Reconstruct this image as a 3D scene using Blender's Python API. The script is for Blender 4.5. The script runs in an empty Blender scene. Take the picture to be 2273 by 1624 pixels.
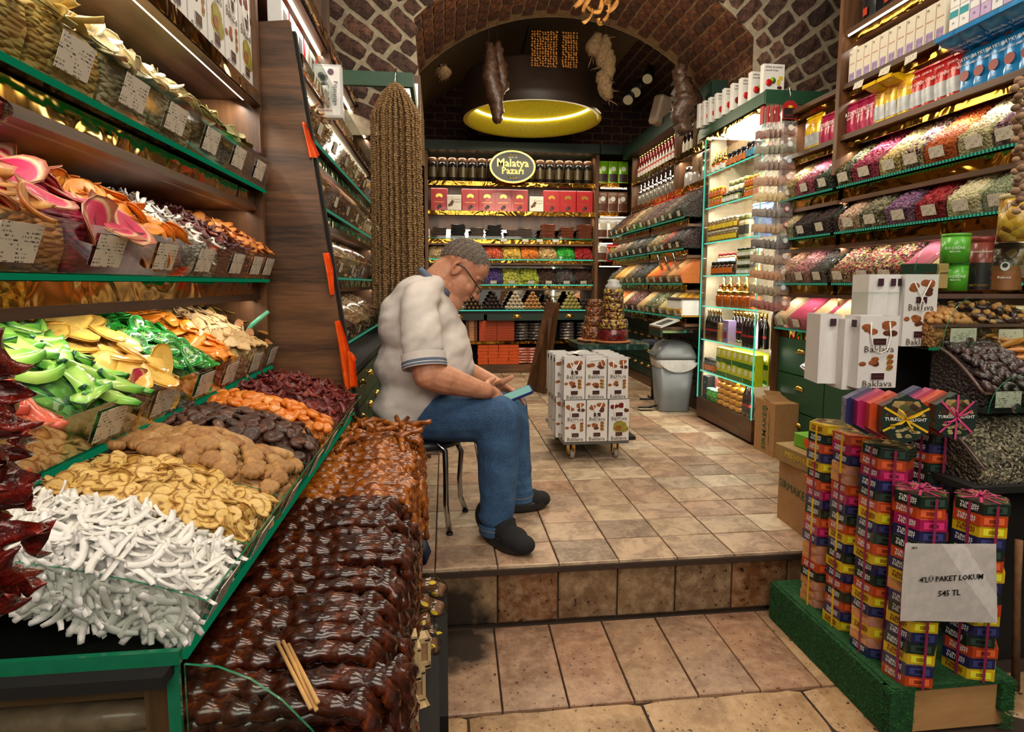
import bpy, math, random
import numpy as np
from mathutils import Vector, Matrix, Euler
PI = math.pi
R = random.Random(7)
NR = np.random.RandomState(7)
S = bpy.context.scene
COL = S.collection

# ------------------------------------------------------------------ camera
FPX, W, H, PPY = 1295.3, 2273.0, 1624.0, 757.0
YAW, PITCH, ROLL = 0.11477, 0.09756, 0.00229
def cam_axes():
    cy, sy, cp, sp = math.cos(YAW), math.sin(YAW), math.cos(PITCH), math.sin(PITCH)
    f = Vector((sy*cp, cy*cp, -sp)); r = Vector((cy, -sy, 0)); u = r.cross(f)
    return (math.cos(ROLL)*r + math.sin(ROLL)*u), (-math.sin(ROLL)*r + math.cos(ROLL)*u), f
CR, CU, CF = cam_axes()
CAM = Vector((0, 0, 1.0))
cd = bpy.data.cameras.new('camera'); co = bpy.data.objects.new('camera', cd); COL.objects.link(co)
cd.sensor_fit = 'HORIZONTAL'; cd.sensor_width = 36; cd.lens = FPX/W*36
cd.shift_y = (PPY - H/2)/W; cd.clip_start = 0.02
m3 = Matrix((CR, CU, -CF)).transposed()
co.matrix_world = Matrix.Translation(CAM) @ m3.to_4x4()
S.camera = co
def at(px, py, ax, val):
    """the point of the world plane x/y/z = val that the photograph shows at a pixel"""
    d = CR*((px-W/2)/FPX) - CU*((py-PPY)/FPX) + CF
    i = 'xyz'.index(ax)
    return CAM + d*((val-CAM[i])/d[i])

# ------------------------------------------------------------------ exposure, world, lights
S.view_settings.view_transform = 'Standard'; S.view_settings.look = 'None'
S.view_settings.gamma = 1; S.view_settings.use_curve_mapping = False
S.view_settings.exposure = 0.15
S.cycles.use_denoising = True
S.cycles.max_bounces = 6; S.cycles.diffuse_bounces = 3; S.cycles.glossy_bounces = 3
S.cycles.transmission_bounces = 4; S.cycles.transparent_max_bounces = 16
S.cycles.caustics_reflective = False; S.cycles.caustics_refractive = False
S.cycles.sample_clamp_indirect = 3.0
wd = bpy.data.worlds.new('world'); S.world = wd; wd.use_nodes = True
wd.node_tree.nodes['Background'].inputs[0].default_value = (1.0, .9, .78, 1)
wd.node_tree.nodes['Background'].inputs[1].default_value = 0.13
def area(name, loc, target, sx, sy, power, col=(1, .84, .62), spread=PI):
    l = bpy.data.lights.new(name, 'AREA'); l.shape = 'RECTANGLE'; l.size = sx; l.size_y = sy
    l.energy = power; l.color = col; l.spread = spread
    o = bpy.data.objects.new(name, l); COL.objects.link(o); o.location = loc
    z = (Vector(loc)-Vector(target)).normalized()          # light shines along -Z; long side stays level
    up = Vector((0, 1, 0)) if abs(z.z) > .95 else Vector((0, 0, 1))
    x = up.cross(z).normalized(); y = z.cross(x)
    o.rotation_euler = Matrix((x, y, z)).transposed().to_euler()
    return o
def strip(name, p0, p1, down, power, col=(1, .93, .8), w=.02):
    """an LED strip's light: a thin area lamp from p0 to p1 that shines towards 'down'"""
    p0, p1 = Vector(p0), Vector(p1); x = (p1-p0).normalized(); z = -Vector(down).normalized()
    z = (z - x*z.dot(x)).normalized(); y = z.cross(x)
    l = bpy.data.lights.new(name, 'AREA'); l.shape = 'RECTANGLE'; l.size = (p1-p0).length; l.size_y = w
    l.energy = power; l.color = col
    o = bpy.data.objects.new(name, l); COL.objects.link(o); o.location = (p0+p1)/2
    o.rotation_euler = Matrix((x, y, z)).transposed().to_euler()
    return o
# bazaar lamps above the entrance (behind and above the photographer) and lamps in the room beyond the arch
area('bazaar_lamp', (.6, .3, 3.3), (.6, 2.2, .4), 2.2, .8, 40, (1, .88, .72))
area('entrance_lamp', (.75, 2.6, 3.1), (.75, 2.7, 0), 1.6, .6, 26, (1, .86, .66))
area('room_lamp', (.9, 5.5, 2.5), (.9, 5.4, 0), 1.0, .8, 32, (1, .88, .66))
# LED strips under the shelves
for x, y0, y1, z, p, sx in ((-.68, .45, 2.12, 1.60, 5, -1), (-.68, .45, 2.12, 1.25, 4, -1), (-.68, .66, 2.12, .945, 5, -1),
        (-.56, 2.3, 4.5, 1.77, 5, -1), (-.56, 2.3, 4.5, 1.48, 5, -1), (-.56, 2.3, 4.5, 1.25, 5, -1), (-.56, 2.3, 4.5, .96, 5, -1), (-.56, 2.3, 4.5, 2.05, 5, -1),
        (2.06, 1.2, 3.4, 1.67, 4.2, 1), (2.06, 1.2, 3.4, 1.43, 5, 1), (2.06, 1.2, 3.4, 1.19, 6, 1), (2.06, 1.2, 3.4, .93, 6, 1), (2.06, 1.0, 3.4, 1.93, 6, 1), (2.06, 1.0, 2.84, 2.19, 5, 1),
        (1.82, 4.25, 6.1, 1.43, 3, 1), (1.82, 4.25, 6.1, 1.20, 4, 1), (1.82, 4.25, 6.1, .94, 4, 1), (2.05, 4.25, 6.1, 1.76, 4, 1), (2.05, 4.25, 6.1, 2.05, 4, 1), (2.05, 4.25, 6.1, 2.33, 3, 1)):
    strip('shelf_led', (x, y0, z), (x, y1, z), (.45*sx, 0, -1), p)
for z, p in ((2.4, 3), (2.07, 3), (1.74, 4), (1.44, 4), (1.23, 4), (.95, 4)): strip('shelf_led', (-.15, 6.54, z), (1.65, 6.54, z), (0, .4, -1), p)
for z, p in ((2.03, 3.2), (1.775, 2.6), (1.53, 2.6), (1.285, 2.6), (1.05, 2.6), (.83, 2.6), (.585, 2.6), (.35, 2.6)): strip('case_led', (1.93, 3.42, z), (1.93, 4.12, z), (.5, 0, -1), p)
strip('case_edge_led', (1.915, 3.40, .2), (1.915, 3.40, 2.0), (.5, 1, 0), 3)

area('street_lamp', (.4, -1.4, 2.3), (.5, 2.0, .5), 3.0, 1.2, 50, (1, .88, .74))  # unseen fill light behind the camera, added to brighten surfaces facing it
l = bpy.data.lights.new('arch_lamp', 'POINT'); l.energy = 24; l.color = (1, .82, .6); l.shadow_soft_size = .25; lo = bpy.data.objects.new('arch_lamp', l); COL.objects.link(lo); lo.location = (.9, 3.3, 2.25)  # added point fill that lifts the vault and front bricks; no fixture here

# ------------------------------------------------------------------ materials
class NT:
    def __init__(s, name):
        s.m = bpy.data.materials.new(name); s.m.use_nodes = True; s.n = s.m.node_tree.nodes; s.l = s.m.node_tree.links
        s.b = s.n['Principled BSDF']; s.out = s.n['Material Output']
    def a(s, t, **k):
        x = s.n.new(t)
        for q, v in k.items(): setattr(x, q, v)
        return x
    def c(s, a, b): s.l.new(a, b)
    def coord(s, kind='Object', scale=(1, 1, 1), rot=(0, 0, 0)):
        t = s.a('ShaderNodeTexCoord'); mp = s.a('ShaderNodeMapping')
        mp.inputs['Scale'].default_value = scale; mp.inputs['Rotation'].default_value = rot
        s.c(t.outputs[kind], mp.inputs[0]); return mp.outputs[0]
    def noise(s, vec, scale, detail=3, rough=.55, dist=0):
        x = s.a('ShaderNodeTexNoise'); x.inputs['Scale'].default_value = scale; x.inputs['Detail'].default_value = detail
        x.inputs['Roughness'].default_value = rough; x.inputs['Distortion'].default_value = dist
        if vec: s.c(vec, x.inputs['Vector'])
        return x.outputs[0]
    def ramp(s, fac, stops, interp='LINEAR'):
        x = s.a('ShaderNodeValToRGB'); x.color_ramp.interpolation = interp; e = x.color_ramp.elements
        while len(e) > 1: e.remove(e[-1])
        e[0].position, e[0].color = stops[0][0], (*stops[0][1], 1)
        for p, c in stops[1:]:
            q = e.new(p); q.color = (*c, 1)
        s.c(fac, x.inputs[0]); return x.outputs[0]
    def mix(s, fac, a, b, mode='MIX'):
        x = s.a('ShaderNodeMix', data_type='RGBA', blend_type=mode)
        for i, v in ((0, fac), (6, a), (7, b)):
            if isinstance(v, bpy.types.NodeSocket): s.c(v, x.inputs[i])
            else: x.inputs[i].default_value = v if i == 0 else (*v, 1)
        return x.outputs[2]
    def math(s, op, a, b=0., c=0.):
        x = s.a('ShaderNodeMath', operation=op)
        for i, v in enumerate((a, b, c)):
            if isinstance(v, bpy.types.NodeSocket): s.c(v, x.inputs[i])
            else: x.inputs[i].default_value = v
        return x.outputs[0]
    def rnd(s): return s.a('ShaderNodeObjectInfo').outputs['Random']
    def bump(s, h, st=.3, d=.01):
        x = s.a('ShaderNodeBump'); x.inputs['Strength'].default_value = st; x.inputs['Distance'].default_value = d
        s.c(h, x.inputs['Height']); s.c(x.outputs[0], s.b.inputs['Normal'])
    def col(s, v):
        if isinstance(v, bpy.types.NodeSocket): s.c(v, s.b.inputs['Base Color'])
        else: s.b.inputs['Base Color'].default_value = (*v, 1)
    def set(s, **k):
        for q, v in k.items(): s.b.inputs[q.replace('_', ' ')].default_value = v
        return s.m
MC = {}
def mt(key, fn):
    if key not in MC: MC[key] = fn()
    return MC[key]
def lin(c):
    """sRGB 0-255 triple -> linear"""
    return tuple(((x/255)/12.92 if x <= 10 else (((x/255)+.055)/1.055)**2.4) for x in c)
def plain(name, c, rough=.5, metal=0., coat=0., var=.12, scale=40, bump=0., sss=0., alpha=1.):
    """one colour with slight procedural unevenness; c is sRGB 0-255"""
    def f():
        t = NT(name); l = lin(c); v = t.coord()
        n = t.noise(v, scale, 3)
        t.col(t.ramp(n, [(.25, tuple(x*(1-var) for x in l)), (.75, tuple(min(1, x*(1+var)) for x in l))]))
        if bump: t.bump(n, bump, .004)
        t.set(Roughness=rough, Metallic=metal, Coat_Weight=coat, Alpha=alpha)
        if sss: t.b.inputs['Subsurface Weight'].default_value = sss; t.b.inputs['Subsurface Radius'].default_value = (.01, .005, .003)
        return t.m
    return mt(name, f)
def emit(name, c, st):
    def f():
        t = NT(name); t.n.remove(t.b); e = t.a('ShaderNodeEmission'); e.inputs[0].default_value = (*lin(c), 1); e.inputs[1].default_value = st
        t.c(e.outputs[0], t.out.inputs[0]); return t.m
    return mt(name, f)
def dots(name, c, st, per=.0085, axis=1):
    """a row of small LEDs: bright dots on a dimmer glass edge"""
    def f():
        t = NT(name); t.n.remove(t.b); e = t.a('ShaderNodeEmission'); v = t.a('ShaderNodeTexCoord')
        sp = t.a('ShaderNodeSeparateXYZ'); t.c(v.outputs['Object'], sp.inputs[0])
        w = t.math('PINGPONG', t.math('DIVIDE', sp.outputs[axis], per), .5)
        k = t.ramp(w, [(.15, tuple(x*.5 for x in lin(c))), (.46, (1, 1, .95) if c[0] > 180 else tuple(min(1, x*1.2+.15) for x in lin(c)))])
        t.c(k, e.inputs[0]); e.inputs[1].default_value = st
        t.c(e.outputs[0], t.out.inputs[0]); return t.m
    return mt(name, f)
def glass(name='clear_glass', tint=(.93, .98, .95), refl=.06, rough=.03, fk=.45):
    def f():
        t = NT(name); t.n.remove(t.b); tr = t.a('ShaderNodeBsdfTransparent'); gl = t.a('ShaderNodeBsdfGlossy'); mx = t.a('ShaderNodeMixShader')
        tr.inputs[0].default_value = (*tint, 1); gl.inputs['Roughness'].default_value = rough
        fr = t.a('ShaderNodeLayerWeight'); fr.inputs[0].default_value = .12
        t.c(t.math('MINIMUM', t.math('ADD', t.math('MULTIPLY', fr.outputs['Fresnel'], fk), refl*.5), .9), mx.inputs[0])
        t.c(tr.outputs[0], mx.inputs[1]); t.c(gl.outputs[0], mx.inputs[2]); t.c(mx.outputs[0], t.out.inputs[0]); return t.m
    return mt(name, f)
def wood(name, a, b, vec=(1, 1, 12), rough=.42, sc=3.2, bump=.08):
    def f():
        t = NT(name); v = t.coord(scale=vec)
        n = t.noise(v, sc, 5, .6, .6); n2 = t.noise(t.coord(scale=tuple(x*3 for x in vec)), sc*3, 3, .6)
        c = t.ramp(n, [(.36, lin(a)), (.5, tuple((x+y)/2 for x, y in zip(lin(a), lin(b)))), (.62, lin(b))])
        t.col(t.mix(.35, c, t.ramp(n2, [(.3, lin(a)), (.7, lin(b))]), 'MIX')); t.bump(n2, bump, .002)
        return t.set(Roughness=rough)
    return mt(name, f)

# ------------------------------------------------------------------ mesh building
class MB:
    """collects vertices and faces (with material slots) for ONE mesh"""
    def __init__(s): s.v = []; s.f = []; s.m = []; s.mats = []; s.sm = []; s.n = 0
    def mi(s, m):
        if m not in s.mats: s.mats.append(m)
        return s.mats.index(m)
    def add(s, V, F, m, smooth=False):
        o = s.n; V = [tuple(p) for p in V]; s.v += V; s.n += len(V)
        k = s.mi(m)
        for f in F: s.f.append(tuple(i+o for i in f)); s.m.append(k); s.sm.append(smooth)
        return s
    def quad(s, a, b, c, d, m): return s.add([a, b, c, d], [(0, 1, 2, 3)], m)
    def box(s, lo, hi, m, mx=None, bev=0.):
        x0, y0, z0 = lo; x1, y1, z1 = hi
        if bev:
            V = []
            for z, q in ((z0, bev), (z0+bev, 0), (z1-bev, 0), (z1, bev)):
                b = bev
                for (x, y) in ((x0+b+q*0, y0+q), (x1-b, y0+q), (x1-q, y0+b), (x1-q, y1-b), (x1-b, y1-q), (x0+b, y1-q), (x0+q, y1-b), (x0+q, y0+b)):
                    V.append((x, y, z))
            F = [tuple(range(7, -1, -1)), tuple(range(24, 32))]
            for l in range(3):
                for i in range(8): F.append((l*8+i, l*8+(i+1) % 8, l*8+8+(i+1) % 8, l*8+8+i))
        else:
            V = [(x, y, z) for z in (z0, z1) for y in (y0, y1) for x in (x0, x1)]
            F = [(0, 2, 3, 1), (4, 5, 7, 6), (0, 1, 5, 4), (2, 6, 7, 3), (0, 4, 6, 2), (1, 3, 7, 5)]
        if mx: V = [mx @ Vector(p) for p in V]
        return s.add(V, F, m)
    def tube(s, pts, r, m, n=8, cap=True, smooth=True):
        pts = [Vector(p) for p in pts]; k = len(pts); rr = r if isinstance(r, (list, tuple)) else [r]*k
        V = []; prev = None
        for i, p in enumerate(pts):
            d = (pts[min(i+1, k-1)]-pts[max(i-1, 0)]).normalized()
            if prev is None: u = d.orthogonal().normalized()
            else:
                u = prev - d*prev.dot(d)
                u = u.normalized() if u.length > 1e-6 else d.orthogonal().normalized()
            prev = u; w = d.cross(u)
            for j in range(n):
                a = 2*PI*j/n; V.append(p+(u*math.cos(a)+w*math.sin(a))*rr[i])
        F = [(i*n+j, i*n+(j+1) % n, (i+1)*n+(j+1) % n, (i+1)*n+j) for i in range(k-1) for j in range(n)]
        if cap: F += [tuple(range(n-1, -1, -1)), tuple(range((k-1)*n, k*n))]
        return s.add(V, F, m, smooth)
    def lathe(s, prof, m, n=16, c=(0, 0, 0), smooth=True, mx=None, sx=1., sy=1.):
        """prof: list of (radius, z)"""
        V = []; smooth = smooth and max(abs(q[1]-prof[0][1]) for q in prof) > .003
        for r, z in prof:
            for j in range(n):
                a = 2*PI*j/n; V.append((c[0]+r*sx*math.cos(a), c[1]+r*sy*math.sin(a), c[2]+z))
        k = len(prof)
        F = [(i*n+j, i*n+(j+1) % n, (i+1)*n+(j+1) % n, (i+1)*n+j) for i in range(k-1) for j in range(n)]
        F += [tuple(range(n-1, -1, -1)), tuple(range((k-1)*n, k*n))]
        if mx: V = [mx @ Vector(p) for p in V]
        return s.add(V, F, m, smooth)
    def prism(s, poly, z0, z1, m, mx=None, m_side=None):
        """poly: xy outline counter-clockwise"""
        n = len(poly); V = [(x, y, z0) for x, y in poly]+[(x, y, z1) for x, y in poly]
        if mx: V = [mx @ Vector(p) for p in V]
        s.add(V, [tuple(range(n-1, -1, -1)), tuple(range(n, 2*n))], m)
        o = s.n-2*n; k = s.mi(m_side or m)
        for i in range(n): s.f.append((o+i, o+(i+1) % n, o+n+(i+1) % n, o+n+i)); s.m.append(k); s.sm.append(False)
        return s
    def grid(s, fn, nu, nv, m, smooth=True):
        V = [fn(i/nu, j/nv) for j in range(nv+1) for i in range(nu+1)]
        F = [(j*(nu+1)+i, j*(nu+1)+i+1, (j+1)*(nu+1)+i+1, (j+1)*(nu+1)+i) for j in range(nv) for i in range(nu)]
        return s.add(V, F, m, smooth)
    def mesh(s, name):
        me = bpy.data.meshes.new(name); me.from_pydata(s.v, [], s.f)
        for m in s.mats: me.materials.append(m)
        me.polygons.foreach_set('material_index', s.m); me.polygons.foreach_set('use_smooth', s.sm); me.update(); return me
    def obj(s, name, parent=None, loc=None, rot=None): return ob(name, s.mesh(name), parent, loc, rot)
def ob(name, data, parent=None, loc=None, rot=None):
    o = bpy.data.objects.new(name, data); COL.objects.link(o)
    if parent: o.parent = parent
    if loc is not None: o.location = loc
    if rot is not None: o.rotation_euler = rot
    return o
def tag(o, label=None, cat=None, group=None, kind=None):
    for k, v in (('label', label), ('category', cat), ('group', group), ('kind', kind)):
        if v: o[k] = v
    return o
def thing(name, label, cat, loc=(0, 0, 0), rz=0., group=None): return tag(ob(name, None, None, loc, (0, 0, rz)), label, cat, group)
def struct(name, mb, parent=None):
    o = mb.obj(name, parent)
    if not parent: o['kind'] = 'structure'
    return o
def dup(o, loc=None, rot=None, label=None, parent=None, scale=None, deep=True):
    c = o.copy(); COL.objects.link(c)
    if parent: c.parent = parent
    if loc is not None: c.location = loc
    if rot is not None: c.rotation_euler = rot
    if scale is not None: c.scale = (scale,)*3 if isinstance(scale, (int, float)) else scale
    if label: c['label'] = label
    if deep:
        for ch in o.children:
            d = dup(ch, parent=c)
    return c
def rz(a): return Matrix.Rotation(a, 4, 'Z')
def trs(loc=(0, 0, 0), rot=(0, 0, 0)): return Matrix.Translation(loc) @ Euler(rot).to_matrix().to_4x4()
def text(s, size, m, parent, loc, rot=(PI/2, 0, 0), name='lettering', align='CENTER', sx=1., extrude=.0002, off=0., spc=1., bold=0.):
    key = ('txt', s, size, m.name, align, sx, off, bold)
    if key not in MC:
        c = bpy.data.curves.new(name, 'FONT'); c.body = s; c.size = size; c.align_x = align; c.align_y = 'CENTER'
        c.extrude = extrude; c.resolution_u = 1; c.materials.append(m); c.offset = bold; c.space_line = .8
        q = bpy.data.objects.new('t', c); COL.objects.link(q); me = bpy.data.meshes.new_from_object(q); bpy.data.objects.remove(q)
        me.name = name; me.materials.clear(); me.materials.append(m); MC[key] = me
    o = ob(name, MC[key], parent, loc, rot)
    if sx != 1.: o.scale = (sx, 1, 1)
    return o
# ---- fast joined scatter of a small shape (numpy): ONE mesh
def scatter_mesh(name, protos, T, mats, smooth=True, mat_pick=None):
    """protos: list of (V (n,3), F list of tuples); T: list of 4x4 numpy arrays; mats: list; mat_pick: index per copy"""
    Vs, Fs, Ms, o = [], [], [], 0
    for i, t in enumerate(T):
        V, F = protos[i % len(protos)]
        Vs.append(V @ t[:3, :3].T + t[:3, 3]); Fs += [tuple(a+o for a in f) for f in F]; o += len(V)
        Ms += [mat_pick[i] if mat_pick is not None else 0]*len(F)
    me = bpy.data.meshes.new(name); me.from_pydata(np.concatenate(Vs).tolist(), [], Fs)
    for m in mats: me.materials.append(m)
    me.polygons.foreach_set('material_index', Ms)
    if smooth: me.polygons.foreach_set('use_smooth', [True]*len(Fs))
    return me
def rmat(loc, sc=1., tilt=None, yaw=None, normal=None, rnd=NR):
    """random 4x4: lies on 'normal' with a random turn and tilt"""
    a = rnd.uniform(0, 2*PI) if yaw is None else yaw
    t = rnd.normal(0, .35) if tilt is None else tilt
    m = Matrix.Rotation(a, 4, 'Z')
    m = Matrix.Rotation(t, 4, Vector((math.cos(a*1.7), math.sin(a*1.7), 0))) @ m
    if normal is not None: m = Vector(normal).to_track_quat('Z', 'Y').to_matrix().to_4x4() @ m
    s = sc if isinstance(sc, (list, tuple)) else (sc, sc, sc)
    return Matrix.Translation(loc) @ m @ Matrix.Diagonal((*s, 1))
def proto(mb): return (np.array(mb.v, float), mb.f)
def bez(p0, p1, p2, n=8):
    p0, p1, p2 = Vector(p0), Vector(p1), Vector(p2)
    return [p0*(1-t)**2+p1*2*t*(1-t)+p2*t*t for t in (i/n for i in range(n+1))]
def hexo(r, a0=0.): return [(r*math.cos(a0+i*PI/3), r*math.sin(a0+i*PI/3)) for i in range(6)]
def rrect(w, h, r, n=3):
    P = []
    for cx, cy, a in ((w/2-r, -h/2+r, -PI/2), (w/2-r, h/2-r, 0), (-w/2+r, h/2-r, PI/2), (-w/2+r, -h/2+r, PI)):
        for i in range(n+1): P.append((cx+r*math.cos(a+i*PI/2/n), cy+r*math.sin(a+i*PI/2/n)))
    return P
WALN = wood('walnut', (46, 29, 18), (124, 84, 52), (1, 1, .08), sc=9); 
WALNH = wood('walnut_long', (36, 23, 15), (106, 70, 42), (1, .08, 1), sc=9)
WALNX = wood('walnut_cross', (26, 16, 11), (128, 88, 56), (.09, 1, 1), sc=12)
GREEN = plain('green_paint', (32, 74, 50), .45, var=.06)
DGREEN = plain('dark_green_paint', (25, 48, 38), .45, var=.08)
BRASS = plain('brass', (222, 178, 92), .22, 1., var=.05)
CHROME = plain('chrome', (200, 200, 200), .15, 1., var=.03)
BLACK = plain('black_plastic', (18, 18, 20), .45)
WHITE = plain('white_card', (226, 222, 216), .6, var=.04)
DARK = plain('dark_backing', (20, 16, 13), .8)
GLASS = glass()
GLASSD = glass('smoky_acrylic', (.93, .95, .93), .06, .05)
BAGPL = glass('bag_film', (.95, .95, .93), .17, .12)
EDGE = dots('glowing_glass_edge', (24, 160, 116), .5, .016, 1)
EDGEX = dots('glowing_glass_edge_x', (50, 215, 175), 1.1, .02, 0)
EDGEL = emit('softly_lit_glass_edge', (14, 120, 78), .55)
EDGEG = plain('green_glass_edge', (24, 120, 84), .15, coat=.5)
LEDW = emit('led_strip', (255, 236, 196), 4.)
LEDD = dots('led_dots', (255, 232, 190), 7., .012, 1)
def _gold():
    t = NT('gold_foil_mirror'); v = t.coord(scale=(1, 1, 1)); n = t.noise(v, 7, 1, .4, 1.5)
    t.bump(n, .35, .03); t.col(lin((172, 128, 50))); return t.set(Metallic=1., Roughness=.1)
GOLD = mt('gold', _gold)
def _tag():
    t = NT('printed_price_card'); v = t.coord(); sp = t.a('ShaderNodeSeparateXYZ'); t.c(v, sp.inputs[0])
    rows = t.math('PINGPONG', t.math('DIVIDE', sp.outputs[2], .0062), .5)
    n = t.noise(t.coord(scale=(420, 420, 140)), 1., 1); n2 = t.noise(t.coord(scale=(45, 45, 60)), 1., 1)
    k = t.math('MULTIPLY', t.math('GREATER_THAN', rows, .27), t.math('GREATER_THAN', n, .52)); k = t.math('MULTIPLY', k, t.math('GREATER_THAN', n2, .5))
    t.col(t.mix(k, lin((214, 208, 192)), lin((60, 56, 52)))); return t.set(Roughness=.5)
TAGM = mt('tagm', _tag)

# ================================================================== THE SETTING
ZL = -.225                                   # level of the lower floor (one step down)
def _tile(name, cols, dirt, pits=.5, sc=9):
    def f():
        t = NT(name); r = t.rnd()
        st = [(i/(len(cols)-1), lin(c)) for i, c in enumerate(cols)]
        base = t.ramp(r, st)
        v = t.a('ShaderNodeTexCoord'); ad = t.a('ShaderNodeVectorMath', operation='ADD'); t.c(v.outputs['Object'], ad.inputs[0])
        cb = t.a('ShaderNodeCombineXYZ'); t.c(t.math('MULTIPLY', r, 37.), cb.inputs[0]); t.c(t.math('MULTIPLY', r, 91.), cb.inputs[1]); t.c(cb.outputs[0], ad.inputs[1])
        n = t.noise(ad.outputs[0], sc, 6, .65, .8); n2 = t.noise(ad.outputs[0], sc*5, 4, .7); n3 = t.noise(ad.outputs[0], sc*12, 2, .5)
        k = t.ramp(n, [(.42, (0, 0, 0)), (.58, (1, 1, 1))])
        c = t.mix(t.math('MULTIPLY', k, dirt), base, t.mix(.5, base, lin((110, 72, 48)), 'MULTIPLY'))
        c = t.mix(t.math('MULTIPLY', t.ramp(n2, [(.45, (0, 0, 0)), (.7, (1, 1, 1))]), .35), c, lin((214, 186, 150)))
        pit = t.ramp(n3, [(.29, (1, 1, 1)), (.33, (0, 0, 0))]) if pits < .5 else t.ramp(t.math('ADD', t.math('MULTIPLY', n3, .7), t.math('MULTIPLY', n2, .3)), [(.345, (1, 1, 1)), (.385, (0, 0, 0))])
        c = t.mix(t.math('MULTIPLY', pit, pits), c, lin((34, 24, 18)))
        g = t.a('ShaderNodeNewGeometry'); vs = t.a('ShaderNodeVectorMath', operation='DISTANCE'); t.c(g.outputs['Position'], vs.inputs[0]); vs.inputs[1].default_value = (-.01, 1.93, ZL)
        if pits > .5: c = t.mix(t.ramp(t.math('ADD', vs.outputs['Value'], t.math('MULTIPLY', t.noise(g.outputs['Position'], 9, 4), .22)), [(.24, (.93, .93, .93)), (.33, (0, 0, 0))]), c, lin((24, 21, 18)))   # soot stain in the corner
        t.col(c); t.bump(t.math('SUBTRACT', n2, t.math('MULTIPLY', pit, 1.5)), .35, .002)
        return t.set(Roughness=.42, Specular_IOR_Level=.45)
    return mt(name, f)
TILE = _tile('worn_floor_tile', [(182, 146, 118), (204, 178, 146), (152, 118, 96), (220, 202, 174), (176, 134, 108), (196, 166, 138), (142, 118, 100), (212, 192, 162)], 1., .3)
RISER = _tile('riser_tile', [(150, 104, 64), (134, 112, 84), (122, 80, 50), (146, 120, 90), (138, 112, 86), (128, 84, 50)], .8, .95, 5)
SLAB = _tile('travertine_slab', [(190, 158, 126), (182, 138, 106), (166, 128, 104), (170, 136, 110), (196, 158, 118)], .8, .9, 6)
CURB = _tile('travertine_curb', [(190, 154, 110), (176, 138, 98), (200, 164, 122)], .8, 1., 7)
GROUT = plain('dark_grout', (58, 44, 34), .9, bump=.3)
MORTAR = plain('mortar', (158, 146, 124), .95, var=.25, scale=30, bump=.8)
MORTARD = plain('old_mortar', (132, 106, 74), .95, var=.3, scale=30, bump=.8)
def _brick(name, cols, amt=.8):
    def f():
        t = NT(name); r = t.rnd(); base = t.ramp(r, [(i/(len(cols)-1), lin(c)) for i, c in enumerate(cols)])
        n = t.noise(t.coord(), 28, 6, .7, .7); n2 = t.noise(t.coord(scale=(1, 1, 1)), 90, 4, .7)
        t.col(t.mix(t.math('MULTIPLY', t.ramp(n, [(.42, (0, 0, 0)), (.58, (1, 1, 1))]), amt), base, lin((44, 30, 27))))
        t.bump(t.math('ADD', n, t.math('MULTIPLY', n2, .6)), .9, .012); return t.set(Roughness=.85)
    return mt(name, f)
BRICK = _brick('old_red_brick', [(112, 74, 58), (84, 60, 52), (134, 94, 74), (70, 52, 46), (120, 78, 60), (96, 74, 64)])
BRICKV = _brick('vault_brick', [(120, 68, 40), (92, 52, 34), (138, 84, 50), (84, 50, 36)])

b = MB(); b.box((-1.3, 1.995, -.04), (2.6, 6.75, -.012), GROUT)
floor = struct('floor', b)
# upper floor tiles: one object each
TX0, TW, TY0, TD = -.0423, .2219, 1.9899, .17385
def tile_mesh(w, d, h, m, r=.004, seed=0, sub=0):
    rr = random.Random(seed); j = lambda a: rr.uniform(-a, a)
    b = MB(); p = [(-w/2, -d/2), (w/2, -d/2), (w/2, d/2), (-w/2, d/2)]
    V = [(x+j(r*.3), y+j(r*.3), -h) for x, y in p]+[(x, y, -r*.6) for x, y in p]+[(x*(1-2*r/w)+j(r*.2), y*(1-2*r/d)+j(r*.2), 0) for x, y in p]
    F = [(8, 9, 10, 11)]+[(l+i, l+(i+1) % 4, l+4+(i+1) % 4, l+4+i) for l in (0, 4) for i in range(4)]
    return b.add(V, F, m)
tm = [tile_mesh(TW-.005, TD-.005, .014, TILE, .0035, s).mesh('tile') for s in range(4)]
for j in range(0, 27):
    for i in range(-1 if j < 8 else 0, 10):
        if i == 9 and j < 2: continue
        o = ob('tile', tm[(i*7+j*3) % 4], floor, (TX0+TW*(i+.5), TY0+TD*(j+.5), R.uniform(-.0007, .0007)), (R.uniform(-.003, .003), R.uniform(-.003, .003), 0))
# strip of tiles left of the dark joint keeps the same rows; nosing of the step
b = MB(); b.box((-1.3, 1.975, -.03), (2.6, 1.995, -.012), GROUT); nos = struct('trim_1', b)
b = MB()
for i in range(-2, 9):
    x = TX0+TW*i; b.box((x+.002, 1.982, -.011), (x+TW-.002, 1.99, -.001), TILE)
b.obj('nosing', nos)
b = MB(); b.box((-1.3, 2.004, ZL-.02), (2.6, 2.03, -.03), GROUT); rs = struct('wall_step', b)
rt = []
for s in range(3):
    q = tile_mesh(TW-.006, .19, .016, RISER, .006, s+9); q.v = [(x, -z*1.0, y) for x, y, z in q.v]; rt.append(q.mesh('tile'))
for i in range(-2, 9): ob('tile', rt[i % 3], rs, (TX0+TW*(i+.5), 1.993, -.127), (0, 0, PI if i % 2 else 0) if 0 else (R.uniform(-.01, .01), 0, 0))
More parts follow.
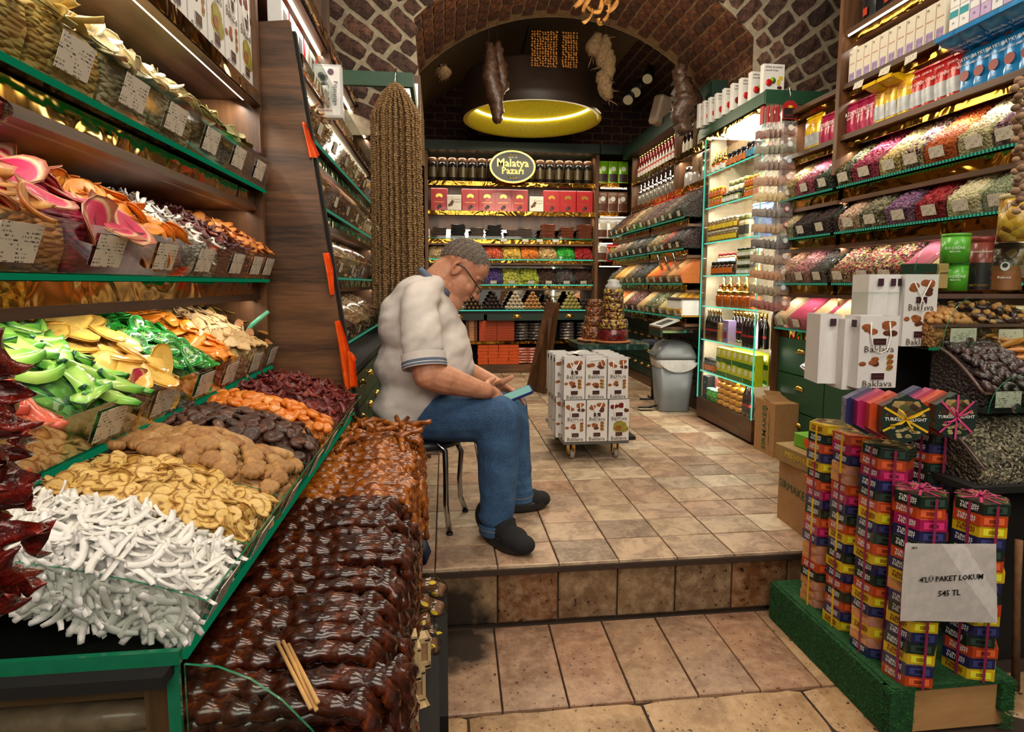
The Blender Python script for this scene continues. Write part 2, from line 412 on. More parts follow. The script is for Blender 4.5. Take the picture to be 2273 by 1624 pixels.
# lower floor
b = MB(); b.box((-1.3, 1.30, ZL-.06), (2.6, 2.01, ZL-.012), GROUT); fl = struct('floor_lower', b)
xs_b = [at(p, q, 'z', ZL) for p, q in ((975, 1406), (1095, 1387), (1216, 1378), (1333, 1374), (1450, 1365), (1560, 1359), (1670, 1350))]
xs_f = [at(p, q, 'z', ZL) for p, q in ((968, 1566), (1113, 1557), (1258, 1546), (1399, 1532), (1540, 1524), (1674, 1512), (1804, 1499))]
XB = [-.46, -.27]+[p.x for p in xs_b]+[xs_b[-1].x+.2*k for k in (1, 2, 3)]; XF = [-.46, -.27]+[p.x for p in xs_f]+[xs_f[-1].x+.2*k for k in (1, 2, 3)]
YF = 1.565
for i in range(len(XB)-1):
    g = .0025; P = [(XF[i]+g, YF), (XF[i+1]-g, YF), (XB[i+1]-g, 1.975), (XB[i]+g, 1.975)]
    c = (sum(p[0] for p in P)/4, sum(p[1] for p in P)/4); k = lambda p, s: (p[0]*s+c[0]*(1-s)-c[0], p[1]*s+c[1]*(1-s)-c[1])
    V = [(*k(p, 1), -.014) for p in P]+[(*k(p, 1), -.003) for p in P]+[(*k(p, .985), 0) for p in P]
    F = [(8, 9, 10, 11)]+[(l+a, l+(a+1) % 4, l+4+(a+1) % 4, l+4+a) for l in (0, 4) for a in range(4)]
    MB().add(V, F, SLAB).obj('slab', fl, (c[0], c[1], ZL+R.uniform(-.001, .001)))
b = MB(); b.box((-1.3, 1.20, ZL-.16), (2.6, 1.57, ZL-.05), GROUT); cb = struct('trim_2', b)
cx = [-.5, -.17, at(1038, 1570, 'z', ZL).x, at(1416, 1540, 'z', ZL).x, at(1762, 1510, 'z', ZL).x, 1.6, 2.1]
prof = [(1.556, -.05), (1.556, -.004), (1.55, 0), (1.40, -.004), (1.375, -.012), (1.357, -.03), (1.35, -.055), (1.35, -.10)]
for i in range(len(cx)-1):
    b = MB(); x0, x1 = cx[i]+.004, cx[i+1]-.004; n = 12; c = (x0+x1)/2
    def fn(u, v):
        k = min(int(v*(len(prof)-1)+1e-6), len(prof)-1); y, z = prof[k]; e = min(u, 1-u)*(x1-x0)
        dz = -.008*max(0, 1-e/.012); w = R.uniform(-.0012, .0012)
        return ((x0+(x1-x0)*u)-c, y-1.45+w, z+dz+w)
    b.grid(fn, n, len(prof)-1, CURB, False); b.obj('curb_stone', cb, (c, 1.45, ZL))
b = MB(); b.box((-2.5, -1.5, ZL-.17), (4, 1.345, ZL-.15), plain('dark_street_stone', (70, 56, 44), .8, scale=12, var=.5, bump=.5)); struct('ground', b)
# walls
PLAST = plain('dark_wall', (58, 44, 34), .9)
b = MB(); b.box((-1.35, .1, ZL), (-1.3, 6.8, 3.6), PLAST); struct('wall_left', b)
b = MB(); b.box((2.60, .1, ZL), (2.65, 6.8, 3.6), PLAST); struct('wall_right', b)
# ---- arch: barrel vault between y 3.75 and 4.64, circle about (ACX, ACZ)
ACX, ACZ, AR, AY0, AY1 = .915, 1.52, 1.51, 3.75, 4.64
b = MB()
TH0, TH1 = math.radians(40), math.radians(140)
def vf(rad, y0, y1):
    return lambda u, v: (ACX+rad*math.cos(PI-(TH0+(TH1-TH0)*u)), y0+(y1-y0)*v, ACZ+rad*math.sin(TH0+(TH1-TH0)*u))
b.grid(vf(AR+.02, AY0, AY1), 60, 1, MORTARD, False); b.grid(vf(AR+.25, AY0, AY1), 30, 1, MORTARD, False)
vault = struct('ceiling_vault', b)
def brick_mesh(l, w, h, m, seed, rough=.006, bulge=.004):
    rr = random.Random(seed); b = MB(); nu, nv = 3, 2; V = []
    for j in range(nv+1):
        for i in range(nu+1):
            e = (i in (0, nu)) or (j in (0, nv))
            cut = .95 if (i in (0, nu) and j in (0, nv)) else 1
            V.append(((i/nu-.5)*l*cut+rr.uniform(-rough, rough)*.6, (j/nv-.5)*w*cut+rr.uniform(-rough, rough)*.6, rr.uniform(0, bulge)-(.006 if e else 0)))
    n = len(V); V += [(x, y, -h) for x, y, z in V]
    F = [(j*(nu+1)+i, j*(nu+1)+i+1, (j+1)*(nu+1)+i+1, (j+1)*(nu+1)+i) for j in range(nv) for i in range(nu)]
    ring = [0, 1, 2, 3, 7, 11, 10, 9, 8, 4]
    F += [(ring[(k+1) % 10], ring[k], ring[k]+n, ring[(k+1) % 10]+n) for k in range(10)]
    return b.add(V, F, m)
vb = [brick_mesh(.118, .080, .03, BRICKV, s).mesh('brick') for s in range(5)]
nc, step = 29, (TH1-TH0)/29
for c in range(nc):
    a = TH0+step*(c+.5); off = (.064 if c % 2 else 0.)
    for k in range(8):
        y = AY0+.01+.128*(k+.5)-off
        s = 1.
        if y > AY1-.05: continue
        if y < AY0+.05: y = AY0+.036; s = .5
        o = ob('brick', vb[(c*3+k) % 5], vault); pos = Vector((ACX+(AR+.008)*math.cos(a), y, ACZ+(AR+.008)*math.sin(a)))
        zax = Vector((-math.cos(a), 0, -math.sin(a))); xax = Vector((0, 1, 0)); yax = zax.cross(xax)
        o.matrix_world = Matrix.Translation(pos) @ Matrix((xax, yax, zax)).transposed().to_4x4() @ Matrix.Rotation(R.uniform(-.04, .04), 4, 'Z') @ Matrix.Diagonal((s, 1, 1, 1))
# ---- brick face of the arch (front wall), bricks laid radially
b = MB(); n = 40
out = [(-1.3, 1.9), (-1.3, 3.6), (2.6, 3.6), (2.6, 1.9)]
ang = [PI-.78+(-(PI-2*.78))*i/n for i in range(n+1)]
arc = [(ACX+(AR+.015)*math.cos(a), ACZ+(AR+.015)*math.sin(a)) for a in ang]
arc = [(-.14, 1.9), (-.145, 2.25)]+[p for p in arc if p[1] > 2.5]+[(2.0, 2.25), (2.0, 1.9)]
V = [(x, AY0-.01, z) for x, z in arc]+[(-1.3 if x < ACX else 2.6, AY0-.01, z) if i in (0, 1, len(arc)-1, len(arc)-2) else (ACX+(x-ACX)*2.6, AY0-.01, ACZ+(z-ACZ)*2.2) for i, (x, z) in enumerate(arc)]
k = len(arc); b.add(V, [(i+1, i, k+i, k+i+1) for i in range(k-1)], MORTAR)
wf = struct('wall_front', b)
fb = [brick_mesh(.185, .076, .03, BRICK, s+20, .009, .01).mesh('brick') for s in range(6)]+[brick_mesh(.085, .074, .03, BRICK, s+40, .009, .01).mesh('brick') for s in range(3)]
for c in range(46):
    a = math.radians(6)+c*math.radians(168)/46
    if math.radians(62) < a < math.radians(118): continue
    r0 = min(AR+.012, (1.115 if math.cos(a) > 0 else 1.075)/max(.05, abs(math.cos(a))))
    r = r0+(R.uniform(0, .05) if c % 2 else 0.); k = 0
    while r < 3.1:
        short = R.random() < .28 or (k == 0 and c % 2 == 1); l = .085 if short else .185
        rc = r+l/2; x, z = ACX+rc*math.cos(a), ACZ+rc*math.sin(a); r += l+.026; k += 1
        if z < 2.02 or z > 3.3 or x < -1.2 or x > 2.75: continue
        if -.2 < x < 2.02 and z < 2.3: continue
        wsc = 1+.42*(rc-AR)
        o = ob('brick', fb[6+R.randrange(3) if short else R.randrange(6)], wf)
        zax = Vector((0, -1, 0)); xax = Vector((math.cos(a), 0, math.sin(a))); yax = zax.cross(xax)
        o.matrix_world = Matrix.Translation((x, AY0-.018, z)) @ Matrix((xax, yax, zax)).transposed().to_4x4() @ Matrix.Rotation(R.uniform(-.05, .05), 4, 'Z') @ Matrix.Diagonal((1, min(1.4, wsc)*1.0, 1, 1))
# inner face of vault's far end + back room
b = MB(); k = len(arc)
far = [(x, z) for x, z in arc]; V = [(x, AY1+.005, z) for x, z in far]+[(ACX+(x-ACX)*1.9, AY1+.005, max(z, ACZ+(z-ACZ)*1.9)) for x, z in far]
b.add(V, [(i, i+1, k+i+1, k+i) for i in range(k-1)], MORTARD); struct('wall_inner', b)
b = MB()
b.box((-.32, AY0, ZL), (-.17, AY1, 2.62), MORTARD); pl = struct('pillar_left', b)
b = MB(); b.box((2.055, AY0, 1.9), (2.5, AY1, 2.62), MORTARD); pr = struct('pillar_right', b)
for par, x, sg, zs in ((pl, -.163, 1, [2.5-.092*i for i in range(22)]), (pr, 2.047, -1, [2.5-.092*i for i in range(6)])):
    for i, z in enumerate(zs):
        for k in range(7):
            y = AY0+.07+.128*k+(.06 if i % 2 else 0)
            if y < AY1-.05: ob('brick', vb[(i+k) % 5], par, (x, y, z), (0, sg*PI/2, 0)).rotation_euler = Euler((PI/2, 0, sg*PI/2))
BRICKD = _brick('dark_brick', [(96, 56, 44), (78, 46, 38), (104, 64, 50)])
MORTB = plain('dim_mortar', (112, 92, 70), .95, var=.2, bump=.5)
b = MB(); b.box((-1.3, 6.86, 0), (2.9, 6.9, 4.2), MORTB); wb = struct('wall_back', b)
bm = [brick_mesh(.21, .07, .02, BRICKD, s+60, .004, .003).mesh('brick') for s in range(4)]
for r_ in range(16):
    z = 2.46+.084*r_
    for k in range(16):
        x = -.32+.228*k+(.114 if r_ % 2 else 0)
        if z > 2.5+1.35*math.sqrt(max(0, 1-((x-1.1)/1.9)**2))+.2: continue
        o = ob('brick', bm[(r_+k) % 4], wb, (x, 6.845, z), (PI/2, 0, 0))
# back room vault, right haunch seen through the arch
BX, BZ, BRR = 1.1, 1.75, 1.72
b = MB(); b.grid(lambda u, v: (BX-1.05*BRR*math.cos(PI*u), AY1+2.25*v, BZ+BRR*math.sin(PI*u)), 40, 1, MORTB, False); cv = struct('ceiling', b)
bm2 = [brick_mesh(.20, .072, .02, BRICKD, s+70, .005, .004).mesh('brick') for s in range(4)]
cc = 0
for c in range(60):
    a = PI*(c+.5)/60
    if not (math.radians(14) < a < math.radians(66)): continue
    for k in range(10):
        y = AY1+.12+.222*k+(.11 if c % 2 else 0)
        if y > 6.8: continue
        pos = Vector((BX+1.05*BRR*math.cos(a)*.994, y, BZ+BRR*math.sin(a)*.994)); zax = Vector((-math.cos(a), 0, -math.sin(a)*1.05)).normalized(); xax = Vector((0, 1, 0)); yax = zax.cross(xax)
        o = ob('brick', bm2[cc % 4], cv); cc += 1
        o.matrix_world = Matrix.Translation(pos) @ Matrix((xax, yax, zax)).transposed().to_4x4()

# ================================================================== SHELVING with glass bins
def chunks(name, cols, scale=60, bump=.8, rough=.55, coat=0., stretch=(1, 1, 1)):
    def f():
        t = NT(name); v = t.coord(scale=stretch); x = t.a('ShaderNodeTexVoronoi'); x.inputs['Scale'].default_value = scale
        t.c(v, x.inputs['Vector']); sp = t.a('ShaderNodeSeparateColor'); t.c(x.outputs['Color'], sp.inputs[0])
        t.col(t.ramp(sp.outputs[0], [((i+.5)/len(cols), lin(c)) for i, c in enumerate(cols)]))
        t.bump(t.math('SUBTRACT', 1., x.outputs['Distance']), bump, 1.2/scale); return t.set(Roughness=rough, Coat_Weight=coat)
    return mt(name, f)
def objcol(name, cols, rough=.5, coat=0., sss=0., bump=.3, bsc=60, var=.18, spots=None, rim=None):
    """colour picked per object (Object Info), with unevenness"""
    def f():
        t = NT(name); base = t.ramp(t.rnd(), [(i/max(1, len(cols)-1), lin(c)) for i, c in enumerate(cols)])
        n = t.noise(t.coord(), bsc, 4, .6)
        k = t.mix(t.math('MULTIPLY', t.ramp(n, [(.35, (1, 1, 1)), (.65, (0, 0, 0))]), var*2), base, t.mix(1., base, (.45, .4, .35), 'MULTIPLY'))
        t.col(k); t.bump(n, bump, .004); t.set(Roughness=rough, Coat_Weight=coat)
        if sss: t.b.inputs['Subsurface Weight'].default_value = sss; t.b.inputs['Subsurface Radius'].default_value = (.012, .008, .004)
        return t.m
    return mt(name, f)
class Unit:
    def __init__(s, name, label, side, base, cat='shelving'):
        s.side = side; s.b = Vector(base); s.root = thing(name, label, cat, base)
        s.ax = 0 if side == 'B' else 1; s.edge = EDGEX if side == 'B' else EDGE if side == 'R' or base[1] > 2 else EDGEL
    def w(s, u, d, z): return Vector((-d, u, z)) if s.side == 'L' else Vector((d, u, z)) if s.side == 'R' else Vector((u, d, z))
    def l(s, u, d, z): return s.w(u, d, z)-s.b
    def box(s, mb, u0, u1, d0, d1, z0, z1, m):
        a, c = s.l(u0, d0, z0), s.l(u1, d1, z1)
        return mb.box(tuple(map(min, a, c)), tuple(map(max, a, c)), m)
    def part(s, name, u0, u1, d0, d1, z0, z1, m, parent=None):
        mb = MB(); s.box(mb, u0, u1, d0, d1, z0, z1, m); return mb.obj(name, parent or s.root)
    def out(s): return {'L': Vector((1, 0, 0)), 'R': Vector((-1, 0, 0)), 'B': Vector((0, -1, 0))}[s.side]
    def fascia(s, u0, u1, d0, z, dp, gh=.04, bt=.02, led=False, wd=None):
        """gold mirror strip and walnut board under a glass shelf, LED strip behind the board's lower edge"""
        s.part('shelf_board', u0, u1, d0+.03, d0+dp, z-gh-bt-.012, z-gh-.012, wd or WALNH if s.side != 'B' else WALNX)
        s.part('gold_fascia', u0, u1, d0+.035, d0+.04, z-gh-.012, z-.012, GOLD)
        if led: s.part('led_strip', u0+.02, u1-.02, d0+.06, d0+.064, z-gh-bt-.016, z-gh-bt-.0125, LEDW)
    def row(s, u0, u1, d0, z, dp, divs=(), hf=.085, lean=.03, hb=.2, cards=True, fascia=True, gh=.04, smoky=True, lit=True, cw=.085, ch=.058, rise=0.):
        s.part('glass_shelf', u0, u1, d0+.002, d0+dp, z-.008, z, GLASS)
        s.part('lit_edge' if lit else 'glass_edge', u0, u1, d0-.004, d0+.002, z-.011, z-.001, s.edge if lit else EDGEG)
        mb = MB(); t = .003
        P = [(d0, z), (d0-lean, z+hf), (d0-lean+t, z+hf), (d0+t, z)]
        V = [s.l(u, a, b) for u in (u0+.004, u1-.004) for a, b in P]; o = (4, 5, 6, 7, 3, 2, 1, 0)
        mb.add(V, [(0, 1, 5, 4), (2, 3, 7, 6), (0, 4, 7, 3), (0, 3, 2, 1), (4, 5, 6, 7)], GLASSD if smoky else GLASS); mb.add([V[i] for i in (1, 2, 6, 5)], [(0, 1, 2, 3)], EDGEG)
        fg = mb.obj('front_glass', s.root)
        # curved divider, shared mesh
        poly = [(0, 0), (-lean, hf)]+[(-lean+(dp*.93+lean)*k/8, hf+(hb-hf)*math.sin(PI/2*k/8)**.9) for k in range(1, 9)]+[(dp*.93, rise)]
        mb = MB(); n = len(poly); w0 = s.w(0, 0, 0)
        V = [s.w(u, a, b) for u in (-.0015, .0015) for a, b in poly]
        mb.add(V, [tuple(range(n)), tuple(range(2*n-1, n-1, -1))], GLASSD); mb.add([s.w(u, a, b) for a, b in poly[1:-1] for u in (-.0016, .0016)], [(2*i, 2*i+1, 2*i+3, 2*i+2) for i in range(n-3)], EDGEG)
        dm = mb.mesh('divider'); s.bins = []
        E = [u0]+list(divs)+[u1]
        for u in E: ob('divider', dm, s.root, s.l(min(max(u, u0+.005), u1-.005), d0+.003, z+.001))
        if cards:
            mb = MB(); w, h = cw/2, ch
            V = [s.w(a, -.0005, b)-s.w(0, 0, 0) for a, b in ((-w, -h/2), (w, -h/2), (w, h/2), (-w, h/2))]+[s.w(a, .0008, b) for a, b in ((-w, -h/2), (w, -h/2), (w, h/2), (-w, h/2))]
            mb.add(V, [(0, 1, 2, 3), (4, 5, 6, 7), (0, 1, 5, 4), (1, 2, 6, 5), (2, 3, 7, 6), (3, 0, 4, 7)], TAGM); cm = mb.mesh('price_card')
            for a, c in zip(E, E[1:]):
                if c-a < .05: continue
                ang = math.atan2(lean, hf); rot = {'L': (0, ang, 0), 'R': (0, -ang, 0), 'B': (ang, 0, 0)}[s.side]
                ob('price_card', cm, s.root, s.l((a+c)/2+R.uniform(-.008, .008), d0-lean*.5-.004, z+hf*.5), rot).scale = (1, min(1, (c-a)/cw*.75), 1) if s.side != 'B' else (min(1, (c-a)/cw*.75), 1, 1)
        if fascia: s.fascia(u0, u1, d0, z, dp, gh)
        s.last = [dict(u0=a+.004, u1=c-.004, d0=d0+.006, dp=dp*.9, z=z+.001, hf=hf, lean=lean, hb=hb, U=s, rise=rise) for a, c in zip(E, E[1:])]
        return s.last
def surf(b, uu, v, top=.85, over=.02, mound=.028):
    """point of the heap's surface: uu across, v from the front glass to the back"""
    u = b['u0']+(b['u1']-b['u0'])*uu
    d = b['d0']-b['lean']*.8*max(0, 1-v*4)+b['dp']*v
    z = b['z']+b['hf']*top+(b['hb']+over-b['hf']*top)*math.sin(PI/2*min(1, v*1.02))**1.0*.96+mound*math.sin(PI*min(1, max(0, uu)))**.6*math.sin(PI*min(1, v*1.3+.08))
    return b['U'].w(u, d, z)
def nrm(b, uu, v, **k):
    e = .02; a = surf(b, min(.99, uu+e), v, **k)-surf(b, max(.01, uu-e), v, **k); c = surf(b, uu, min(.98, v+e), **k)-surf(b, uu, max(.0, v-e), **k)
    n = a.cross(c).normalized(); return n if n.z > 0 else -n
def fill(b, m, name, label, cat, nu=10, nv=14, amp=.004, **k):
    """the body of a heap: closed bumpy mesh behind the glass"""
    U = b['U']; mb = MB()
    def fn(u, v):
        if v < .12:
            q = v/.12; d = b['d0']-b['lean']*.8*q; z = b['z']+b['hf']*k.get('top', .85)*q; return U.w(b['u0']+(b['u1']-b['u0'])*u, d+.0, z)
        p = surf(b, u, (v-.12)/.88, **k); return p+Vector((R.uniform(-amp, amp), R.uniform(-amp, amp), R.uniform(-amp, amp)))*(0 if u in (0, 1) else 1)
    mb.grid(fn, nu, nv, m)
    for u in (0, 1):
        P = [fn(u, j/nv) for j in range(nv+1)]; P.append(U.w(b['u0']+(b['u1']-b['u0'])*u, b['d0']+b['dp'], b['z']+b.get('rise', 0))); mb.add(P, [tuple(range(len(P)))], m)
    o = mb.obj(name); tag(o, label, cat, kind='stuff'); return o
def bits(b, protos, n, mats, name, label, cat, sc=(.8, 1.25), lift=.002, base=None, smooth=False, tiltsd=.5, **k):
    """a heap of bits nobody could count: bumpy body and scattered pieces in one mesh"""
    T, pk = [], []
    for i in range(n):
        uu, v = R.uniform(.03, .97), R.random()**.85
        p = surf(b, uu, v, **k); nn = nrm(b, uu, v, **k)
        T.append(np.array(rmat(p+nn*R.uniform(0, lift), R.uniform(*sc), tilt=R.gauss(0, tiltsd), normal=nn))); pk.append(R.randrange(len(mats)))
    # pieces seen through the front glass
    for i in range(n//6):
        q = R.random(); U = b['U']; p = U.w(R.uniform(b['u0'], b['u1']), b['d0']-b['lean']*.8*q+.003, b['z']+b['hf']*.85*q+.004)
        T.append(np.array(rmat(p, R.uniform(*sc), tilt=R.gauss(0, .8), normal=U.out()))); pk.append(R.randrange(len(mats)))
    me = scatter_mesh(name, protos, T, mats, smooth, pk)
    o = ob(name, me); tag(o, label, cat, kind='stuff')
    if base: fill(b, base, name+'_body', label+', its lower body', cat, **k)
    return o
def place(b, meshes, n, name, label, cat, group, sc=(.85, 1.15), tilt=.3, lift=.006, yaw=None, mats=None, front=0, vmax=1., rows=None, **k):
    """countable pieces laid on the heap, each an object of its own; blue-noise-like spread"""
    pts = []; U = b['U']
    for i in range(n):
        best, bd = None, -1
        for t in range(8):
            c = (R.uniform(.07, .93), R.uniform(.02, vmax)); du = (b['u1']-b['u0']); dv = math.hypot(b['dp'], b['hb'])
            dd = min([((c[0]-q[0])*du)**2+((c[1]-q[1])*dv)**2 for q in pts] or [9])
            if dd > bd: best, bd = c, dd
        pts.append(best)
    pts.sort(key=lambda c: -c[1])
    for i, (uu, v) in enumerate(pts):
        p = surf(b, uu, v, **k); nn = nrm(b, uu, v, **k)
        s = R.uniform(*sc); M = rmat(p+nn*(lift+R.uniform(0, lift)), s, tilt=R.gauss(0, tilt), yaw=None if yaw is None else yaw+R.gauss(0, .5), normal=nn)
        o = ob(name, meshes[R.randrange(len(meshes))]); o.matrix_world = M; tag(o, label, cat, group)
    for i in range(front):
        q = R.uniform(.15, .85); p = U.w(R.uniform(b['u0']+.02, b['u1']-.02), b['d0']-b['lean']*.8*q+.006, b['z']+b['hf']*.8*q)
        o = ob(name, meshes[R.randrange(len(meshes))]); o.matrix_world = rmat(p, R.uniform(*sc)*.9, tilt=R.gauss(0, .25), normal=U.out()); tag(o, label, cat, group)

# ---------------------------------------------------------------- left: dried fruit display
LA = Unit('fruit_display', 'tall walnut display at left with four tiers of glass bins of dried fruit', 'L', (-.62, 1.4, ZL), 'shelving')
LA.part('side_board', 2.135, 2.16, .62, 1.12, ZL, 1.95, WALN); LA.part('side_panel', 2.12, 2.14, .335, .70, ZL, .53, WALN)
LA.part('back_board', .2, 2.15, 1.10, 1.12, .4, 2.6, WALNH)
T1D = [.72, .97, 1.15, 1.33, 1.53, 1.73, 1.91]
b1 = LA.row(.45, 2.13, .61, 1.32, .36, T1D, .088, .03, .20)
T2D = [.78, 1.02, 1.24, 1.44, 1.66, 1.87, 2.02]
b2 = LA.row(.45, 2.13, .61, 1.015, .36, T2D, .082, .03, .19)
T3D = [.99, 1.20, 1.40, 1.60, 1.76, 2.03]
b3 = LA.row(.66, 2.13, .61, .712, .36, T3D, .082, .03, .20, gh=.01, fascia=False)
T4D = [.90, 1.10, 1.30, 1.52, 1.68]
b4 = LA.row(.735, 2.12, .33, .54, .34, T4D, .062, .03, .135, gh=.01, fascia=False, cw=.07, ch=.05, rise=.10)
# upper shelf with paper bags, lit from below
LA.part('shelf_board', .3, 2.14, .64, 1.10, 1.615, 1.635, WALNH); LA.part('gold_fascia', .3, 2.14, .615, .62, 1.60, 1.64, GOLD)
LA.part('fascia_board', .3, 2.14, .62, .645, 1.595, 1.615, WALNH); LA.part('led_strip', .5, 2.10, .655, .663, 1.607, 1.614, LEDD)
# base under the third and fourth tiers
LA.part('base_board', .735, 2.12, .60, .625, .55, .70, DARK); LA.part('lower_board', .70, 2.12, .34, .98, .515, .53, DARK)
LA.part('glass_edge', -.0+.722, .73, .33, 1.0, .53, .548, EDGEG)
LA.part('post', .745, .775, .355, .385, ZL, .515, WALN); LA.part('rail', .745, .775, .385, 1.1, .475, .512, WALNX)
LA.part('inner_shelf', .78, 2.1, .36, 1.0, .23, .25, WALNH); LA.part('inner_back', .8, 2.1, .98, 1.0, ZL, .5, DARK)
mb = MB(); LA.box(mb, .73, .736, .335, .35, ZL, .54, EDGEG); mb.obj('glass_corner', LA.root)
mb = MB(); LA.box(mb, .735, .738, .36, 1.0, .25, .50, GLASS); mb.obj('end_glass', LA.root)
# ---------------------------------------------------------------- leaning walnut plank at the end of the display
mb = MB(); P = [(-.335, .50), (-.525, 1.905), (-.66, 1.89), (-.62, .40)]
V = [(x, y, z) for y in (2.185, 2.21) for x, z in P]
mb.add(V, [(0, 1, 2, 3), (7, 6, 5, 4), (0, 4, 5, 1), (1, 5, 6, 2), (2, 6, 7, 3), (3, 7, 4, 0)], WALNX)
pk = mb.obj('plank'); tag(pk, 'leaning walnut divider board with dark horizontal grain beside the dried fruit display', 'board')
mb = MB(); V = [(x, y, z) for y in (2.215, 2.24) for x, z in [(-.322, .50), (-.512, 1.88), (-.66, 1.88), (-.62, .40)]]
mb.add(V, [(0, 1, 2, 3), (7, 6, 5, 4), (0, 4, 5, 1), (1, 5, 6, 2), (2, 6, 7, 3), (3, 7, 4, 0)], DARK); mb.box((-.62, 2.185, ZL), (-.34, 2.215, .5), WALN)
mb.obj('backing', pk)
# ---------------------------------------------------------------- left rear: bagged nuts
LB = Unit('nut_display', 'left rear walnut shelving with glass bins of bagged nuts and dark green drawers', 'L', (-.55, 3.4, 0), 'shelving')
LB.part('back_board', 2.26, 4.6, .98, 1.0, 0, 3.3, WALN); LB.part('side_board', 2.90, 2.93, .52, .98, 1.75, 3.2, WALN)
LB.part('side_board', 4.5, 4.53, .52, .98, .6, 3.2, WALN)
LBR = []
for z, n in ((1.56, 7), (1.32, 7), (1.03, 6), (.70, 5)):
    LBR.append(LB.row(2.28, 4.5, .50, z, .36, [2.28+2.22*k/n for k in range(1, n)], .09, .03, .22, cw=.06, ch=.045))
for z in (1.80, 2.08):
    LB.part('shelf_board', 2.28, 4.5, .53, .98, z-.02, z, WALNH); LB.part('gold_fascia', 2.28, 4.5, .505, .515, z-.015, z+.03, GOLD); LB.part('led_strip', 2.3, 4.45, .56, .572, z-.03, z-.021, LEDW)
LB.part('glass_ledge', 2.28, 4.5, .48, .486, 1.80, 1.87, GLASS)
mb = MB(); LB.box(mb, 2.26, 4.5, .36, .98, .02, .66, GREEN); LB.box(mb, 2.26, 4.5, .34, .98, .655, .68, DARK); mb.obj('cabinet', LB.root)
def cup_handle(w=.075):
    mb = MB(); n = 10
    V = []
    for j in range(5):
        t = j/4*PI/2
        for i in range(n+1):
            a = PI*i/n; r = w/2*math.cos(t*.0)*(1 if j < 1 else math.cos(t*.98)); V.append((math.cos(a)*r, -.022*math.sin(t)**1.0*math.sin(a)**.5-.002, math.sin(a)*r*.72))
    mb.add(V, [(j*(n+1)+i, j*(n+1)+i+1, (j+1)*(n+1)+i+1, (j+1)*(n+1)+i) for j in range(4) for i in range(n)], BRASS, True)
    mb.box((-w/2-.006, -.004, -.004), (w/2+.006, .0, .003), BRASS); return mb.mesh('handle')
HND = cup_handle(); HNDB = cup_handle(.11)
def drawers(U, u0, u1, d, z0, z1, nu, nz, m=GREEN, big=False):
    du, dz = (u1-u0)/nu, (z1-z0)/nz; rot = {'L': (0, 0, PI/2), 'R': (0, 0, -PI/2), 'B': (0, 0, 0)}[U.side]
    mb = MB(); a = U.w(du/2-.004, -.006, dz/2-.004); c = U.w(-du/2+.004, .008, -dz/2+.004); mb.box(tuple(map(min, a, c)), tuple(map(max, a, c)), m, bev=0); me = mb.mesh('drawer')
    for i in range(nu):
        for k in range(nz):
            o = ob('drawer', me, U.root, U.l(u0+du*(i+.5), d, z0+dz*(k+.5))); h = ob('handle', HND, o, U.out()*.0065+Vector((0, 0, dz*.12)), rot)
drawers(LB, 2.3, 4.48, .355, .06, .64, 8, 4)
# ---------------------------------------------------------------- right front: teas and flowers
RA = Unit('tea_display', 'long walnut shelving at right with tea packs above glass bins of flowers', 'R', (2.2, 2.2, 0), 'shelving')
RA.part('back_board', .9, 3.35, 2.46, 2.48, 0, 3.1, WALN)
RA.part('post', 2.84, 2.868, 1.985, 2.46, 1.56, 3.1, WALN)
RA.part('side_board', 2.85, 2.868, 2.06, 2.46, .0, 1.6, WALN)
def ys(L, x, z): return [at(p, 500, 'x', x).y for p in L]
rowsR = {}
def yy(px, py, x=2.0): return at(px, py, 'x', x).y
E1P = [(1890, 425), (1950, 405), (2000, 390), (2050, 375), (2125, 352), (2205, 325), (2262, 305)]
E2P = [(1860, 517), (1910, 510), (1965, 503), (2030, 495), (2100, 485), (2180, 475), (2255, 460)]
E3P = [(1842, 625), (1890, 624), (1945, 622), (2000, 620), (2062, 619), (2120, 617), (2200, 615)]
E4P = [(1826, 736), (1900, 741), (1990, 750), (2090, 760)]
for key, z, L in (('1', 1.5, E1P), ('2', 1.27, E2P), ('3', 1.01, E3P), ('4', .745, E4P)):
    dv = sorted(yy(px, py) for px, py in L); rowsR[key] = RA.row(dv[0]-.25, 2.84, 2.0, z, .38, dv, .075, .025, .25, cw=.07, ch=.045, gh=.05)
    rowsR[key+'b'] = RA.row(2.875, 3.345, 2.0, z, .38, [3.02, 3.2], .075, .025, .25, cw=.06, ch=.045, gh=.05)
for z in (1.75, 2.0, 2.26):
    for a, c in ((1.0, 2.84), (2.868, 3.345)):
        if z > 2.1 and a > 2: continue
        RA.part('shelf_board', a, c, 2.0, 2.46, z-.025, z, WALNH); RA.part('gold_fascia', a, c, 2.03, 2.036, z-.06, z-.026, GOLD)
        if z > 2.1: RA.part('led_strip', a+.02, c-.02, 2.0, 2.006, z-.034, z-.026, LEDD)
mb = MB(); RA.box(mb, 1.0, 3.345, 2.04, 2.46, .0, .70, GREEN); mb.obj('cabinet', RA.root)
drawers(RA, 2.0, 3.34, 2.035, .05, .69, 3, 3)
RA.part('led_strip', 1.1, 2.7, 2.36, 2.37, 1.455, 1.465, LEDW)
